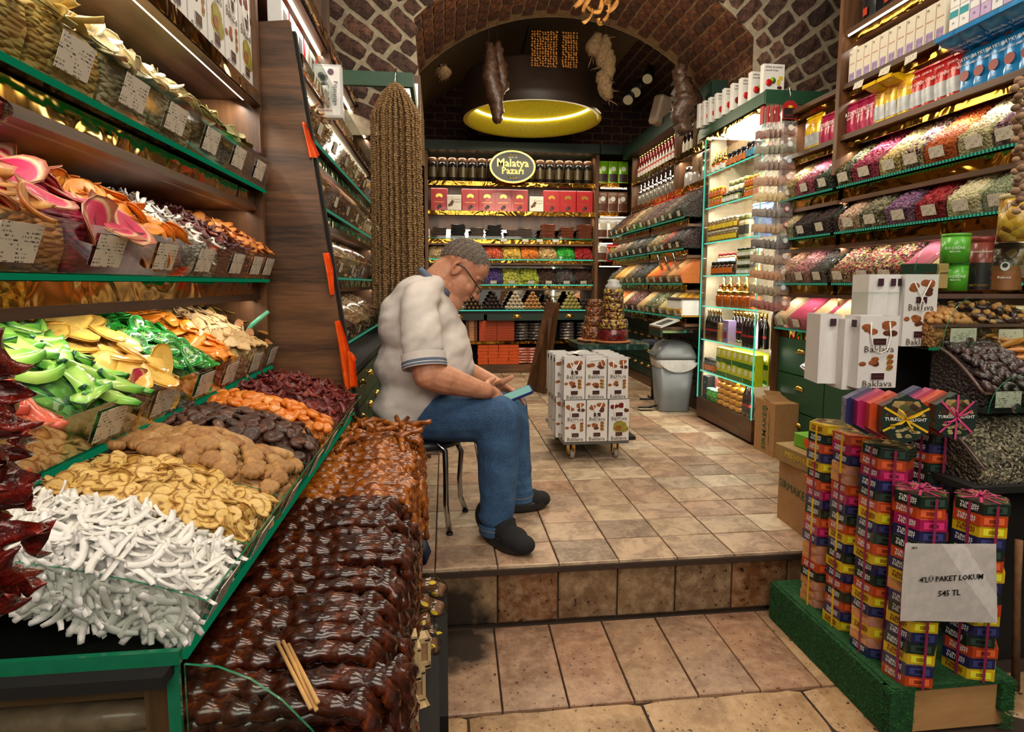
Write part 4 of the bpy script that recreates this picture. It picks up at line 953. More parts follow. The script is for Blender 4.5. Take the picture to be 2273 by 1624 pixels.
# right front rows; bins run from the viewer (index 0) to the walnut post (last)
T = 'of the right tea shelving'
r1 = rowsR['1'][::-1]; r2 = rowsR['2'][::-1]; r3 = rowsR['3'][::-1]; r4 = rowsR['4'][::-1]     # now from the post towards the viewer
S1 = [((60, 66, 50), (150, 140, 90), FL, 'dark green leaves with yellow flowers'), ((190, 70, 100), (150, 50, 80), BU, 'pink rosebuds'), ((214, 180, 110), (236, 214, 150), FL, 'yellow chamomile'), ((110, 60, 92), (222, 204, 150), FL, 'purple petals with cream florets'),
      ((222, 108, 36), (200, 84, 28), SL, 'orange safflower threads'), ((232, 220, 184), (214, 198, 150), SMB, 'cream coloured jasmine buds'), ((104, 56, 84), (168, 130, 140), FL, 'purple mallow petals'), ((150, 140, 100), (110, 110, 70), FL, 'grey green herbs')]
for b, (a, c, pr, d) in zip(r1, S1): herb(b, (a, c), pr, 520, 'flower_heap', f'heap of {d} on the top glass shelf {T}')
S2 = [((54, 22, 30), (34, 16, 22), FL, 'dark hibiscus'), ((222, 196, 160), (196, 150, 140), FL, 'cream and pink blossoms'), ((110, 108, 88), (150, 140, 110), NUT, 'grey green balls'), ((162, 120, 156), (120, 80, 120), BU, 'lilac rosebuds'), ((178, 24, 40), (140, 16, 30), FL, 'bright red petals'),
      ((226, 214, 160), (240, 232, 200), SL, 'white daisy flowers'), ((170, 176, 144), (130, 140, 104), SL, 'grey green sage'), ((180, 150, 100), (140, 110, 70), FL, 'tan herbs')]
for b, (a, c, pr, d) in zip(r2, S2): herb(b, (a, c), pr, 520, 'flower_heap', f'heap of {d} on the second glass shelf {T}')
mixc = ((220, 196, 130), (60, 36, 44), (176, 30, 44), (196, 120, 140), (150, 150, 80))
S3 = [(((50, 36, 32), (30, 24, 22)), SMB, 'black tea'), (mixc, FL, 'mixed blossom tea beside the black tea'), (mixc, FL, 'mixed blossom tea, middle of three'), (mixc, FL, 'mixed blossom tea beside the pink powder')]
for b, (cs, pr, d) in zip(r3, S3): herb(b, cs, pr, 620, 'tea_heap', f'heap of {d} on the third glass shelf {T}', 'tea')
def pheap(b, c, name, label, cat='spice powder', streak=0, **k):
    fill(b, powder(c), name, label, cat, nu=14, nv=18, amp=.0012, mound=.03, **k)
pheap(r3[4], (196, 96, 122), 'powder_heap', f'pink tea powder heap on the third glass shelf {T}')
pheap(r3[5], (226, 200, 140), 'powder_heap', f'pale yellow tea powder heap on the third glass shelf {T}')
herb(r3[6], ((92, 40, 44), (120, 60, 56)), SMB, 400, 'powder_heap', f'dark red granules on the third glass shelf {T}', 'spice')
if len(r3) > 7: pheap(r3[7], (214, 190, 140), 'powder_heap', f'nearest beige powder on the third glass shelf {T}')
pheap(r4[0], (168, 44, 84), 'powder_heap', f'magenta powder heap on the lowest glass shelf {T}'); pheap(r4[1], (232, 206, 156), 'powder_heap', f'cream powder heap on the lowest glass shelf {T}')
for i, c in ((2, (200, 150, 90)), (3, (150, 60, 50)), (4, (210, 190, 150))):
    if i < len(r4): pheap(r4[i], c, 'powder_heap', f'{["ochre", "brick red", "sand coloured"][i-2]} powder heap behind the paper bags on the lowest shelf')
SB = {'1b': [((214, 180, 110), 'yellow'), ((190, 70, 100), 'pink'), ((70, 74, 56), 'dark green')], '2b': [((222, 196, 150), 'cream'), ((54, 26, 30), 'dark'), ((60, 24, 32), 'black red')], '3b': [((200, 140, 110), 'mixed blossom'), ((190, 120, 120), 'rosy blossom'), ((60, 44, 36), 'brown black')]}
for q, L in SB.items():
    for i, (b, (c, d)) in enumerate(zip(rowsR[q][::-1], L)): herb(b, (c, tuple(int(x*.7) for x in c)), FL, 240, 'flower_heap', f'{d} dried flowers behind the hanging spice sachets, {["top", "second", "third"][int(q[0])-1]} shelf')
for i, (b, c) in enumerate(zip(rowsR['4b'][::-1], ((226, 190, 150), (190, 60, 96), (210, 180, 130)))): pheap(b, c, 'powder_heap', f'{["peach", "rose", "beige"][i]} powder heap next to the carton stack, lowest shelf')
# right rear rows
CT = 'of the right rear spice shelving'
def crow(row, specs, sh, half):
    for i, (b, (kind, c, d)) in enumerate(zip(row[::-1], specs)):
        lab = f'{d} heap, {half} half, {sh} glass shelf {CT}'
        if kind == 'p': pheap(b, c, 'spice_heap', lab, 'spice', over=.0)
        else: herb(b, (c, tuple(int(x*.6) for x in c)), {'f': FL, 's': SMB, 'l': SL}[kind], 230, 'spice_heap', lab, 'spice')
crow(rowsC[0][1], [('f', (120, 84, 90), 'greyish purple'), ('f', (130, 90, 84), 'mauve'), ('f', (150, 128, 110), 'grey'), ('s', (90, 76, 66), 'grey brown'), ('s', (60, 50, 48), 'charcoal')], 'top', 'near')
crow(rowsC[0][0], [('f', (66, 52, 50), 'dark purple'), ('s', (90, 54, 36), 'chestnut'), ('f', (150, 96, 60), 'red brown'), ('f', (196, 168, 120), 'pale'), ('f', (150, 120, 90), 'tan'), ('f', (130, 100, 80), 'dusty')], 'top', 'far')
crow(rowsC[1][1], [('f', (180, 150, 96), 'golden'), ('s', (190, 160, 100), 'yellow seed'), ('f', (176, 60, 30), 'red chilli'), ('f', (60, 46, 48), 'black'), ('f', (60, 30, 40), 'dark wine')], 'second', 'near')
crow(rowsC[1][0], [('f', (176, 150, 110), 'speckled cream'), ('f', (150, 110, 80), 'speckled brown'), ('f', (170, 140, 100), 'speckled tan'), ('s', (70, 66, 60), 'slate'), ('f', (90, 80, 70), 'grey leaf'), ('s', (60, 56, 52), 'black pepper')], 'second', 'far')
crow(rowsC[2][1], [('p', (226, 130, 30), 'bright orange'), ('p', (214, 100, 30), 'deep orange'), ('p', (150, 96, 60), 'cocoa'), ('p', (206, 150, 90), 'tan powder'), ('p', (200, 110, 50), 'paprika')], 'third', 'near')
crow(rowsC[2][0], [('s', (120, 100, 80), 'seed'), ('p', (214, 150, 60), 'amber'), ('p', (206, 166, 100), 'sand'), ('s', (150, 120, 84), 'brown seed'), ('s', (70, 66, 62), 'dark seed'), ('s', (56, 52, 50), 'black seed')], 'third', 'far')
crow(rowsC[3][1], [('s', (130, 130, 84), 'green herb'), ('s', (150, 146, 100), 'pale green herb'), ('p', (200, 180, 120), 'straw'), ('p', (224, 178, 50), 'turmeric yellow'), ('p', (214, 150, 40), 'mustard')], 'lowest', 'near')
crow(rowsC[3][0], [('p', (206, 166, 110), 'wheat'), ('p', (214, 110, 40), 'burnt orange'), ('p', (210, 180, 130), 'oat'), ('s', (150, 80, 60), 'sumac'), ('s', (120, 70, 60), 'red brown seed'), ('p', (190, 150, 100), 'beige')], 'lowest', 'far')
# left rear: nuts under a clear film bag
nutc = [((186, 150, 110), (150, 110, 74)), ((170, 120, 80), (120, 76, 48)), ((206, 180, 140), (170, 140, 100)), ((150, 104, 66), (110, 70, 44)), ((196, 160, 116), (160, 120, 84)), ((140, 90, 70), (96, 56, 44)), ((212, 190, 150), (180, 150, 110))]
for ri, row in enumerate(LBR):
    for i, b in enumerate(row[:5]):
        cs = nutc[(i*2+ri) % 7]; nm = ['almonds', 'hazelnuts', 'pistachios', 'walnuts', 'peanuts', 'chickpeas', 'cashews'][(i*2+ri) % 7]
        herb(b, cs, NUT, 200, 'nut_heap', f'bagged {nm}, {ORD[i]} bin, {["top", "second", "third", "lowest"][ri]} shelf of left rear nut shelving', 'nuts', sc=(.9, 1.4))
        mb = MB(); mb.grid(lambda u, v: surf(b, u, v)+nrm(b, .5, min(.9, max(.1, v)))*(.016+R.uniform(0, .007)), 9, 9, BAGPL); o = mb.obj('film_bag'); tag(o, f'clear wrinkled film bag over the {nm}, {ORD[i]} bin, {["top", "second", "third", "lowest"][ri]} left rear shelf', 'bag')
# back wall: candied fruit and chocolate nuts, leather sheets
bc = [((222, 190, 140), BIGF, 'pale ginger'), ((214, 170, 110), BIGF, 'tan fruit'), ((200, 150, 90), BIGF, 'brown fruit'), ((224, 96, 60), BIGF, 'red orange papaya'), ((240, 190, 80), BIGF, 'yellow pineapple'), ((238, 130, 40), BIGF, 'orange mango'), ((214, 178, 116), BIGF, 'golden ginger'), ((50, 170, 50), BIGF, 'bright green kiwi'), ((176, 28, 34), NUT, 'red cherry')]
for b, (c, pr, d) in zip(rowsB[2], bc): herb(b, (c, tuple(int(x*.75) for x in c)), pr, 150, 'candied_heap', f'{d} heap on the back wall shelf above the chocolate nuts', 'dried fruit', sc=(1., 1.8))
bd = [((200, 150, 90), 'tan'), ((180, 120, 70), 'caramel'), ((90, 60, 50), 'brown'), ((84, 64, 130), 'purple'), ((190, 190, 80), 'yellow green'), ((170, 180, 60), 'lime green'), ((70, 40, 30), 'chocolate'), ((90, 80, 84), 'grey'), ((72, 42, 32), 'dark chocolate')]
for b, (c, d) in zip(rowsB[3], bd):
    herb(b, (c, tuple(int(x*.7) for x in c)), NUT, 150, 'dragee_heap', f'{d} sugared nuts in a bin of the back wall shelf', 'nuts', sc=(1., 1.5))

# ================================================================== PACKED GOODS
def lab(mb, w, h, y, z, m, x=0.): return mb.box((x-w/2, y-.0008, z-h/2), (x+w/2, y, z+h/2), m)
GOLDP = plain('gold_lid', (214, 170, 80), .25, 1., var=.05)
def jar(name, label, r, h, content, lidm, labm=None, sq=False, lid_h=.22, n=14, cat='jar', neck=.8, group=None, knob=False, words=None, wm=None):
    """a jar: body, lid, label (front faces -Y)"""
    t = thing(name, label, cat, group=group); hb_ = h*(1-lid_h)
    mb = MB(); mb.lathe([(r*.85, 0), (r, r*.15), (r, hb_*.82), (r*neck, hb_), (r*neck*.9, hb_)], content, n if not sq else 8); mb.obj('jar_body', t)
    mb = MB(); mb.lathe([(r*neck*1.08, hb_*.985), (r*neck*1.1, h*.97), (r*neck*.95, h)], lidm, n)
    if knob: mb.lathe([(r*.2, h), (r*.42, h+r*.5), (r*.3, h+r*.9), (r*.12, h+r*1.1), (r*.18, h+r*1.5), (.001, h+r*1.9)], lidm, 8)
    mb.obj('lid', t)
    if labm:
        mb = MB(); mb.grid(lambda u, v: ((r*1.012)*math.sin((u-.5)*2.2), -(r*1.012)*math.cos((u-.5)*2.2), hb_*(.2+.5*v)), 8, 1, labm); mb.obj('label', t)
    return t
def bottle(name, label, r, h, glassm, capm, labm, group=None, lab2=None):
    t = thing(name, label, 'bottle', group=group); mb = MB()
    mb.lathe([(r*.9, 0), (r, .006), (r, h*.58), (r*.75, h*.68), (r*.36, h*.78), (r*.34, h*.86)], glassm, 12); mb.obj('bottle_body', t)
    mb = MB(); mb.lathe([(r*.42, h*.84), (r*.42, h), (r*.36, h)], capm, 10); mb.obj('cap', t)
    mb = MB(); mb.grid(lambda u, v: (r*1.02*math.sin((u-.5)*2.4), -r*1.02*math.cos((u-.5)*2.4), h*(.14+.3*v)), 7, 1, labm); mb.obj('label', t)
    if lab2: mb = MB(); mb.grid(lambda u, v: (r*1.03*math.sin((u-.5)*2.4), -r*1.03*math.cos((u-.5)*2.4), h*(.3+.06*v)), 7, 1, lab2); mb.obj('red_band', t)
    return t
def pouch(name, label, w, h, d, m, m2=None, words=(), group=None, cat='pack', fold=True, badge=None, seed=1):
    """a foil pack with creased faces and folded top; front faces -Y; base centre at origin"""
    rr = random.Random(seed); t = thing(name, label, cat, group=group); mb = MB()
    def f(sg):
        return lambda u, v: ((u-.5)*w*(1-.04*math.sin(PI*v)), sg*d/2*(math.sin(PI*(.12+.76*u))**.5)*(1-.85*max(0, (v-.75)/.25)**1.3)*(.85+.15*math.sin(PI*v))+rr.uniform(-.0012, .0012), h*v)
    mb.grid(f(-1), 8, 9, m); n0 = len(mb.f); mb.grid(f(1), 8, 9, m); mb.f[n0:] = [q[::-1] for q in mb.f[n0:]]
    for u in (0, 1):
        P = [f(-1)(u, j/9) for j in range(10)]+[f(1)(u, j/9) for j in range(9, -1, -1)]; mb.add(P, [tuple(range(20))], m)
    mb.obj('foil_body', t)
    if fold: mb = MB(); mb.box((-w*.49, -d*.2, h*.97), (w*.49, d*.12, h*1.02), m); mb.obj('top_fold', t)
    if m2: mb = MB(); mb.grid(lambda u, v: ((u-.5)*w*.86, f(-1)(.07+.86*u, .08+.36*v)[1]-.002, h*(.08+.36*v)), 5, 3, m2); mb.obj('printed_panel', t)
    if badge: mb = MB(); mb.grid(lambda u, v: (w*.25*v*math.cos(2*PI*u), -d*.5-.003, h*.66+w*.25*v*math.sin(2*PI*u)), 14, 1, badge); mb.obj('badge', t)
    for s, sz, zz, mm in words: text(s, sz, mm, t, (0, -d*.5-.004, h*zz), name='lettering')
    return t
def carton(name, label, w, d, h, m, front=None, words=(), group=None, cat='box', extra=None, mside=None):
    t = thing(name, label, cat, group=group); mb = MB(); mb.box((-w/2, -d/2, 0), (w/2, d/2, h), m, bev=min(w, d, h)*.04); mb.obj('box_body', t)
    if front: mb = MB(); lab(mb, w*front[0], h*front[1], -d/2-.0003, h*front[2], front[3]); mb.obj('printed_panel', t)
    for s, sz, x, zz, mm in words: text(s, sz, mm, t, (x, -d/2-.0016, h*zz), name='lettering')
    return t
def put(t, loc, face=0., first=[set()], label=None, tilt=(0, 0)):
    """move the source itself the first time, afterwards copies; face: heading in degrees, 0 = towards the camera side (-Y)"""
    rot = (tilt[0], tilt[1], math.radians(face))
    if t.name not in first[0]:
        first[0].add(t.name); t.location = loc; t.rotation_euler = rot
        if label: t['label'] = label
        return t
    return dup(t, loc, rot, label)
WT = plain('white_ink', (240, 238, 232), .5, var=.02); INK = plain('black_ink', (26, 24, 24), .5, var=.02); REDI = plain('red_ink', (180, 26, 34), .5, var=.02); YEL = plain('yellow_ink', (236, 204, 40), .5, var=.02)
GRY = plain('silver_print', (170, 176, 182), .35, .3)
# ---- tea packs on the right shelf, z = 1.75 (fronts face the aisle: heading -90)
MAG = plain('magenta_foil', (166, 22, 74), .28, .2, .5, bump=.3, scale=25); YLF = plain('yellow_foil', (232, 190, 22), .28, .2, .5, bump=.3, scale=25)
RDF = plain('red_foil', (190, 22, 26), .28, .2, .5, bump=.3, scale=25); BLF = plain('blue_foil', (22, 132, 200), .28, .2, .5, bump=.3, scale=25); BKF = plain('black_foil', (22, 22, 26), .3, .2, .5)
tea_m = pouch('tea_pack', 'x', .075, .15, .05, MAG, None, [('RİZE', .026, .62, WT), ('ÇAYI', .016, .48, WT)], 'magenta tea packs', seed=2)
tea_y = pouch('tea_pack', 'x', .085, .175, .055, YLF, GRY, [('RİZE', .022, .68, REDI), ('ÇAYKUR', .012, .8, REDI)], 'yellow tea packs', seed=3)
tea_r = pouch('tea_pack', 'x', .088, .165, .055, RDF, GRY, [('Çay Çiçeği', .018, .62, WT), ('ÇAYKUR', .013, .8, WT)], 'red tea packs', seed=4)
tea_b = pouch('tea_pack', 'x', .095, .165, .06, BLF, None, [('ÇAYKUR', .02, .72, WT), ('RİZE TURİST ÇAYI', .009, .58, WT), ('1000 g', .008, .1, WT)], 'blue tea packs', seed=5, badge=None)
mb = MB(); mb.lathe([(.02, 0), (.02, .001)], plain('tea_print', (150, 60, 50), .4), 12, mx=trs((0, -.034, .055), (PI/2, 0, 0))); mb.obj('tea_glass_print', tea_b)
def ypx(px, x=2.0): return at(px, 300, 'x', x).y
for src, L, desc in ((tea_m, [1880, 1900, 1921], 'magenta foil tea pack on the right shelf'), (tea_y, [1942, 1966, 1993], 'yellow foil tea pack on the right shelf'), (tea_r, [2022, 2046, 2073, 2101], 'red foil tea pack with silver panel on the right shelf'), (tea_b, [2131, 2160, 2192, 2226, 2262], 'blue foil tea pack on the right shelf')):
    for i, px in enumerate(L): put(src, (2.045, ypx(px, 2.01), 1.752), -90+R.uniform(-4, 4), label=f'{desc}, {["first", "second", "third", "fourth", "fifth"][i]} from the walnut post')
for i, px in enumerate((2120, 2160, 2210, 2260)): put(tea_b, (2.10, ypx(px, 2.01), 1.925), -90, label=f'blue tea pack lying on top of the standing packs, {["first", "second", "third", "fourth"][i]} from the post', tilt=(PI/2.3, 0))
for i, px in enumerate((1942, 1975)): put(tea_y, (2.14, ypx(px, 2.01), 1.90), -90, label=f'yellow tea pack lying behind the standing yellow packs, {["nearer the post", "farther from the post"][i]}', tilt=(PI/2.2, 0))
for i, (s, px) in enumerate(((tea_y, 1790), (tea_y, 1803), (tea_m, 1820), (tea_m, 1835), (tea_m, 1850))): put(s, (2.045, ypx(px, 2.01), 1.752), -90, label=f'{["leftmost yellow", "second yellow", "first magenta", "middle magenta", "last magenta"][i]} tea pack seen past the hanging spice sachets')
# ---- herb tea boxes, z = 2.0
CRM = plain('cream_carton', (214, 206, 188), .5, var=.05); WHC = plain('white_carton', (232, 232, 230), .5, var=.03); TEAL = plain('teal_print', (24, 150, 160), .5); LAV = plain('lavender_print', (150, 130, 170), .6, var=.5, scale=90); LIL = plain('lilac_carton', (196, 170, 206), .5)
hb1 = carton('herb_tea_box', 'x', .048, .08, .15, CRM, (.7, .25, .14, LAV), [('75', .014, -.012, .86, INK), ('BITKI ÇAYI', .007, 0, .55, REDI)], 'slim cream herb tea boxes')
hb2 = carton('herb_tea_box', 'x', .042, .07, .085, WHC, (.9, .3, .7, TEAL), [('20', .01, 0, .3, INK)], 'small white and teal tea boxes')
hb3 = carton('herb_tea_box', 'x', .042, .07, .085, LIL, (.9, .3, .7, WHC), [('20', .01, 0, .3, INK)], 'small lilac tea boxes')
for i in range(11): put(hb1, (2.05, 2.79-.052*i, 2.002), -90, label=f'slim cream herb tea box, {["first", "second", "third", "fourth", "fifth", "sixth", "seventh", "eighth", "ninth", "tenth", "eleventh"][i]} from the post on the upper right shelf')
for r_ in range(2):
    for i in range(7): put((hb2, hb2, hb3, hb3, hb2, hb3, hb2)[i], (2.04, 2.20-.046*i, 2.002+.086*r_), -90, label=f'small tea box in the {["lower", "upper"][r_]} row, {["first", "second", "third", "fourth", "fifth", "sixth", "seventh"][i]} after the cream boxes')
cof = pouch('coffee_pack', 'x', .10, .21, .06, BKF, None, [('Altınbaş', .022, .7, YEL), ('Çay Klasik', .013, .55, WT)], 'black tea packs', seed=7)
mb = MB(); mb.box((-.014, -.036, .03), (.014, -.034, .065), plain('tea_glass_red', (170, 50, 20), .4)); mb.obj('tea_glass_print', cof)
for i, y in enumerate((2.74, 2.60, 2.46)): put(cof, (2.06, y, 2.262), -90, label=f'black tea pack with red glass on the highest right shelf, {["next to the post", "second", "third"][i]}')
# price slips hanging from the shelf edges
for x, y, z in ((1.998, 2.55, 1.995), (1.998, 2.40, 1.995), (1.998, 2.72, 1.99), (1.998, 2.22, 1.99), (1.998, 2.12, 2.0)):
    mb = MB(); mb.box((-.0005, -.032, -.022), (.0005, .032, .022), TAGM); ob('price_slip', mb.mesh('price_slip'), RA.root, Vector((x, y, z-.022))-RA.b, (R.uniform(-.15, .15), .2, 0))
# ---- central glass display case
DC = Unit('glass_case', 'tall lit glass display case of jars with green top, right of the bin', 'R', (2.1, 3.77, 0), 'display case')
DC.part('plinth', 3.37, 4.17, 1.89, 2.40, .02, .145, WALNH); DC.part('floor_board', 3.37, 4.17, 1.89, 2.40, .145, .16, WALNH)
DC.part('back_board', 3.38, 4.17, 2.20, 2.21, .16, 2.05, plain('lit_back', (176, 158, 128), .5)); DC.part('side_board', 4.16, 4.18, 1.93, 2.40, .16, 2.06, plain('lit_side', (190, 176, 150), .6)); DC.part('side_board', 3.355, 3.37, 1.99, 2.40, .02, 2.05, WALN)
PANE = glass('case_pane', (.98, 1, .99), .02, .02, .12); DC.part('front_pane', 3.39, 4.15, 1.885, 1.889, .16, 2.04, PANE); DC.part('end_pane', 3.366, 3.37, 1.89, 1.985, .16, 2.04, PANE)
DC.part('pane_edge', 3.366, 3.372, 1.882, 1.889, .16, 2.04, emit('lit_pane_edge', (90, 220, 180), .8)); DC.part('pane_edge', 4.148, 4.153, 1.882, 1.889, .16, 2.04, emit('lit_pane_edge', (90, 220, 180), .8))
DC.part('green_top', 3.35, 4.25, 1.875, 2.42, 2.06, 2.13, GREEN); DC.part('gold_lining', 3.38, 4.2, 1.89, 1.9, 2.01, 2.06, GOLD)
DC.part('led_strip', 3.45, 4.1, 2.0, 2.012, 2.04, 2.05, LEDW)
DZ = [1.79, 1.55, 1.30, 1.065, .845, .60, .367]
EDC = dots('lit_case_edge', (70, 225, 185), 1.3, .012, 1)
for z in DZ: DC.part('glass_shelf', 3.38, 4.14, 1.90, 2.19, z-.006, z, PANE); DC.part('lit_edge', 3.38, 4.14, 1.896, 1.90, z-.008, z, EDC)
mb = MB(); mb.box((1.875, 3.34, 2.055), (2.5, 3.355, 2.135), GREEN); tag(mb.obj('green_beam'), 'green painted beam across the right shelving above the spice sachets', 'beam')
AMB = plain('amber_honey', (176, 84, 20), .12, 0, .8, var=.15); DKH = plain('dark_syrup', (58, 24, 14), .15, 0, .8); CRMJ = plain('cream_jar', (206, 190, 150), .2, 0, .6); ORJ = plain('orange_label', (214, 110, 30), .4); BLU = plain('blue_label', (60, 140, 180), .4); OLV = plain('olive_jar', (110, 120, 60), .25, 0, .5); WAL = plain('walnut_honey', (120, 84, 34), .2, 0, .7, var=.5, scale=90)
PMB = plain('dark_bottle', (24, 10, 14), .12, 0, .8); YGR = plain('yellow_green_box', (206, 214, 30), .4); GRN = plain('green_box_base', (40, 110, 40), .4); MUS = plain('mustard_jar', (216, 148, 16), .2, 0, .8); PUR = plain('purple_box', (140, 120, 170), .5)
J = {}
J['pot'] = jar('honey_pot', 'x', .034, .075, AMB, GOLDP, WHC, knob=True, group='honey pots with gold finials')
J['hex'] = jar('jam_jar', 'x', .028, .085, DKH, BLACK, ORJ, group='jam jars with black lids'); J['blu'] = jar('jam_jar', 'x', .03, .095, DKH, BLACK, BLU, group='jam jars with blue labels')
J['ora'] = jar('small_jar', 'x', .022, .062, AMB, YEL, ORJ, group='small orange jars'); J['crm'] = jar('tahini_jar', 'x', .03, .135, CRMJ, plain('lid_olive', (150, 150, 100), .4), plain('oval_label', (70, 66, 60), .5), group='tall cream jars')
J['olv'] = jar('olive_jar', 'x', .024, .055, OLV, BLACK, WHC, group='small olive jars'); J['wal'] = jar('walnut_honey_jar', 'x', .024, .075, WAL, CRM, YEL, group='honey and walnut jars')
J['big'] = jar('large_honey_jar', 'x', .05, .10, AMB, GOLDP, None, knob=True, group='large honey jars'); J['red'] = jar('red_lid_jar', 'x', .03, .075, WAL, plain('red_lid', (150, 30, 30), .4), WHC, group='jars with red lids')
B1 = bottle('pomegranate_bottle', 'x', .021, .20, PMB, GOLDP, plain('black_label', (20, 18, 20), .4), 'pomegranate syrup bottles', REDI)
bxY = carton('soap_box', 'x', .07, .05, .095, YGR, (.98, .34, .17, GRN), [('KAYISI', .008, 0, .62, INK)], 'yellow green boxes')
mb = MB(); mb.lathe([(.02, 0), (.02, .0008)], plain('cream_dot', (240, 236, 190), .5), 14, mx=trs((0, -.026, .068), (PI/2, 0, 0))); mb.obj('round_emblem', bxY)
mus = thing('mustard_jar', 'x', 'jar', group='stacked yellow jars'); mb = MB(); mb.lathe([(.02, 0), (.036, .008), (.038, .02), (.034, .033), (.018, .04)], MUS, 16); mb.obj('jar_body', mus); mb = MB(); mb.lathe([(.02, .038), (.02, .042)], AMB, 12); mb.obj('lid', mus)
NUM = ['first', 'second', 'third', 'fourth', 'fifth', 'sixth', 'seventh', 'eighth', 'ninth', 'tenth', 'eleventh', 'twelfth']
SH = ['top', 'second', 'third', 'fourth', 'fifth', 'sixth', 'seventh', 'bottom']
def lineup(key, z, si, y0, dy, n, d=1.93, rows=1, h=0., desc='jar', f=-90, extra=''):
    for r_ in range(rows):
        for i in range(n):
            o = put(J.get(key, key) if isinstance(key, str) else key, (d+R.uniform(-.003, .003), y0-dy*i, z+h*r_), f, label=f'{desc}, {NUM[i]}, {SH[si]} case shelf'+(f', {["lower", "upper"][r_] if rows == 2 else NUM[r_]} layer' if rows > 1 else '')); o.scale = (1.12, 1.12, 1.12 if rows == 1 else 1.05)
lineup('pot', 1.79, 0, 4.11, .075, 3, 1.95, desc='gold topped amber honey pot'); lineup('hex', 1.79, 0, 3.86, .064, 4, 1.94, desc='orange labelled jam jar'); lineup('blu', 1.79, 0, 3.60, .07, 2, 1.94, desc='blue labelled jam jar'); lineup('pot', 1.79, 0, 3.44, .07, 1, 1.96, desc='near amber honey pot')
lineup('ora', 1.55, 1, 4.10, .05, 4, 1.93, 2, .064, 'small orange jar'); lineup('crm', 1.55, 1, 3.87, .066, 4, 1.97, desc='tall cream jar with grey oval label'); lineup('olv', 1.55, 1, 3.87, .055, 4, 1.915, desc='small olive green jar'); lineup('ora', 1.55, 1, 3.60, .05, 4, 1.93, 2, .064, 'near small orange jar')
lineup('wal', 1.30, 2, 4.10, .052, 8, 1.93, 2, .078, 'walnut honey jar with cloth lid'); lineup('crm', 1.30, 2, 3.66, .066, 2, 1.94, desc='cream jar behind the white price slip')
pb = pouch('blue_bag', 'x', .08, .19, .05, plain('blue_white_bag', (70, 96, 150), .5, var=.5, scale=40), None, (), 'blue patterned bags', seed=9)
lineup(pb, 1.30, 2, 3.60, .075, 3, 2.0, desc='blue and white patterned bag')
lineup('red', 1.065, 3, 4.06, .064, 4, 2.0, 2, .08, 'dark jam jar with paper tag'); lineup('hex', 1.065, 3, 4.02, .06, 5, 1.93, desc='small jar with orange label'); lineup('olv', 1.065, 3, 3.66, .052, 4, 1.93, 3, .056, 'small dark olive jar'); lineup('wal', 1.065, 3, 3.44, .05, 1, 1.93, 2, .078, 'jar at the near corner')
lineup('red', .845, 4, 4.08, .064, 5, 2.02, 2, .078, 'red lidded fruit jar'); lineup('big', .845, 4, 3.92, .105, 5, 1.95, desc='large amber honey jar with gold finial')
lineup(B1, .60, 5, 4.10, .046, 5, 1.93, desc='dark syrup bottle with gold cap and red band'); lineup(B1, .60, 5, 3.90, .046, 5, 2.03, desc='dark syrup bottle behind the purple box'); lineup(B1, .60, 5, 3.56, .046, 4, 1.93, 1, 0, 'near dark syrup bottle'); lineup(B1, .60, 5, 3.55, .046, 4, 1.98, 1, 0, 'near dark syrup bottle in the row behind')
pbx = carton('syrup_box', 'purple boxed syrup with a red flower between the dark bottles', .08, .06, .155, PUR, (.5, .3, .35, plain('flower_print', (150, 40, 60), .5, var=.6, scale=80)), [('NAR EKŞİSİ', .009, 0, .65, WT)]); put(pbx, (1.94, 3.80, .601), -90); put(carton('slim_box', 'slim tan box left of the purple syrup box', .035, .05, .13, plain('tan_box', (190, 150, 90), .5), None, [('NAR', .01, 0, .7, INK)]), (1.93, 3.885, .601), -90)
lineup('hex', .367, 6, 4.09, .05, 5, 1.93, desc='amber bottle of honey with yellow label')
lineup(bxY, .367, 6, 3.86, .074, 7, 1.93, 2, .097, 'yellow and green soap box'); lineup(bxY, .367, 6, 3.80, .074, 6, 2.02, 2, .097, 'yellow and green box in the row behind')
def mustack(x, y, n, c):
    for k in range(n): put(mus, (x, y, .161+.0415*k), -90, label=f'round yellow jar, {NUM[k]} from the bottom of the {c} stack in the case')
for i, (x, y, n) in enumerate(((1.935, 3.845, 5), (2.0, 3.82, 5), (1.93, 3.755, 5), (2.0, 3.70, 5), (1.93, 3.665, 5), (1.93, 3.58, 4))): mustack(x, y, n, ['far left', 'far rear', 'middle', 'middle rear', 'near middle', 'nearest'][i])
tin = thing('green_tin', 'x', 'tin', group='green tins'); mb = MB(); mb.lathe([(.03, 0), (.03, .075)], plain('green_tin', (60, 160, 50), .35), 18); mb.obj('tin_body', tin); mb = MB(); mb.lathe([(.031, .075), (.031, .086), (.028, .087)], plain('mint_lid', (130, 200, 160), .4), 18); mb.obj('lid', tin); text('KOZALAK', .01, WT, tin, (0, -.0305, .045))
for i, (y, d) in enumerate(((4.02, 1.93), (3.955, 1.925), (3.90, 1.93))): put(tin, (d, y, .161), -90, label=f'small green tin on the floor board of the glass case, {NUM[i]} from the far end')
bt = carton('black_tin', 'tall black tin with red emblem in the far corner of the glass case', .075, .06, .165, BLACK, (.2, .15, .3, REDI), [('ÇAY', .012, 0, .7, WT)]); put(bt, (1.95, 4.10, .161), -90)
put(carton('red_tin', 'red tin with white cup print behind the green tins', .07, .06, .15, plain('red_tin', (150, 40, 30), .4), (.8, .5, .4, WHC)), (2.0, 3.99, .161), -90)
for i in range(2): put(B1, (1.92, 3.50-.055*i, .161), -90, label=f'dark bottle with long cream label at the near corner of the case floor, {["left", "right"][i]} one')
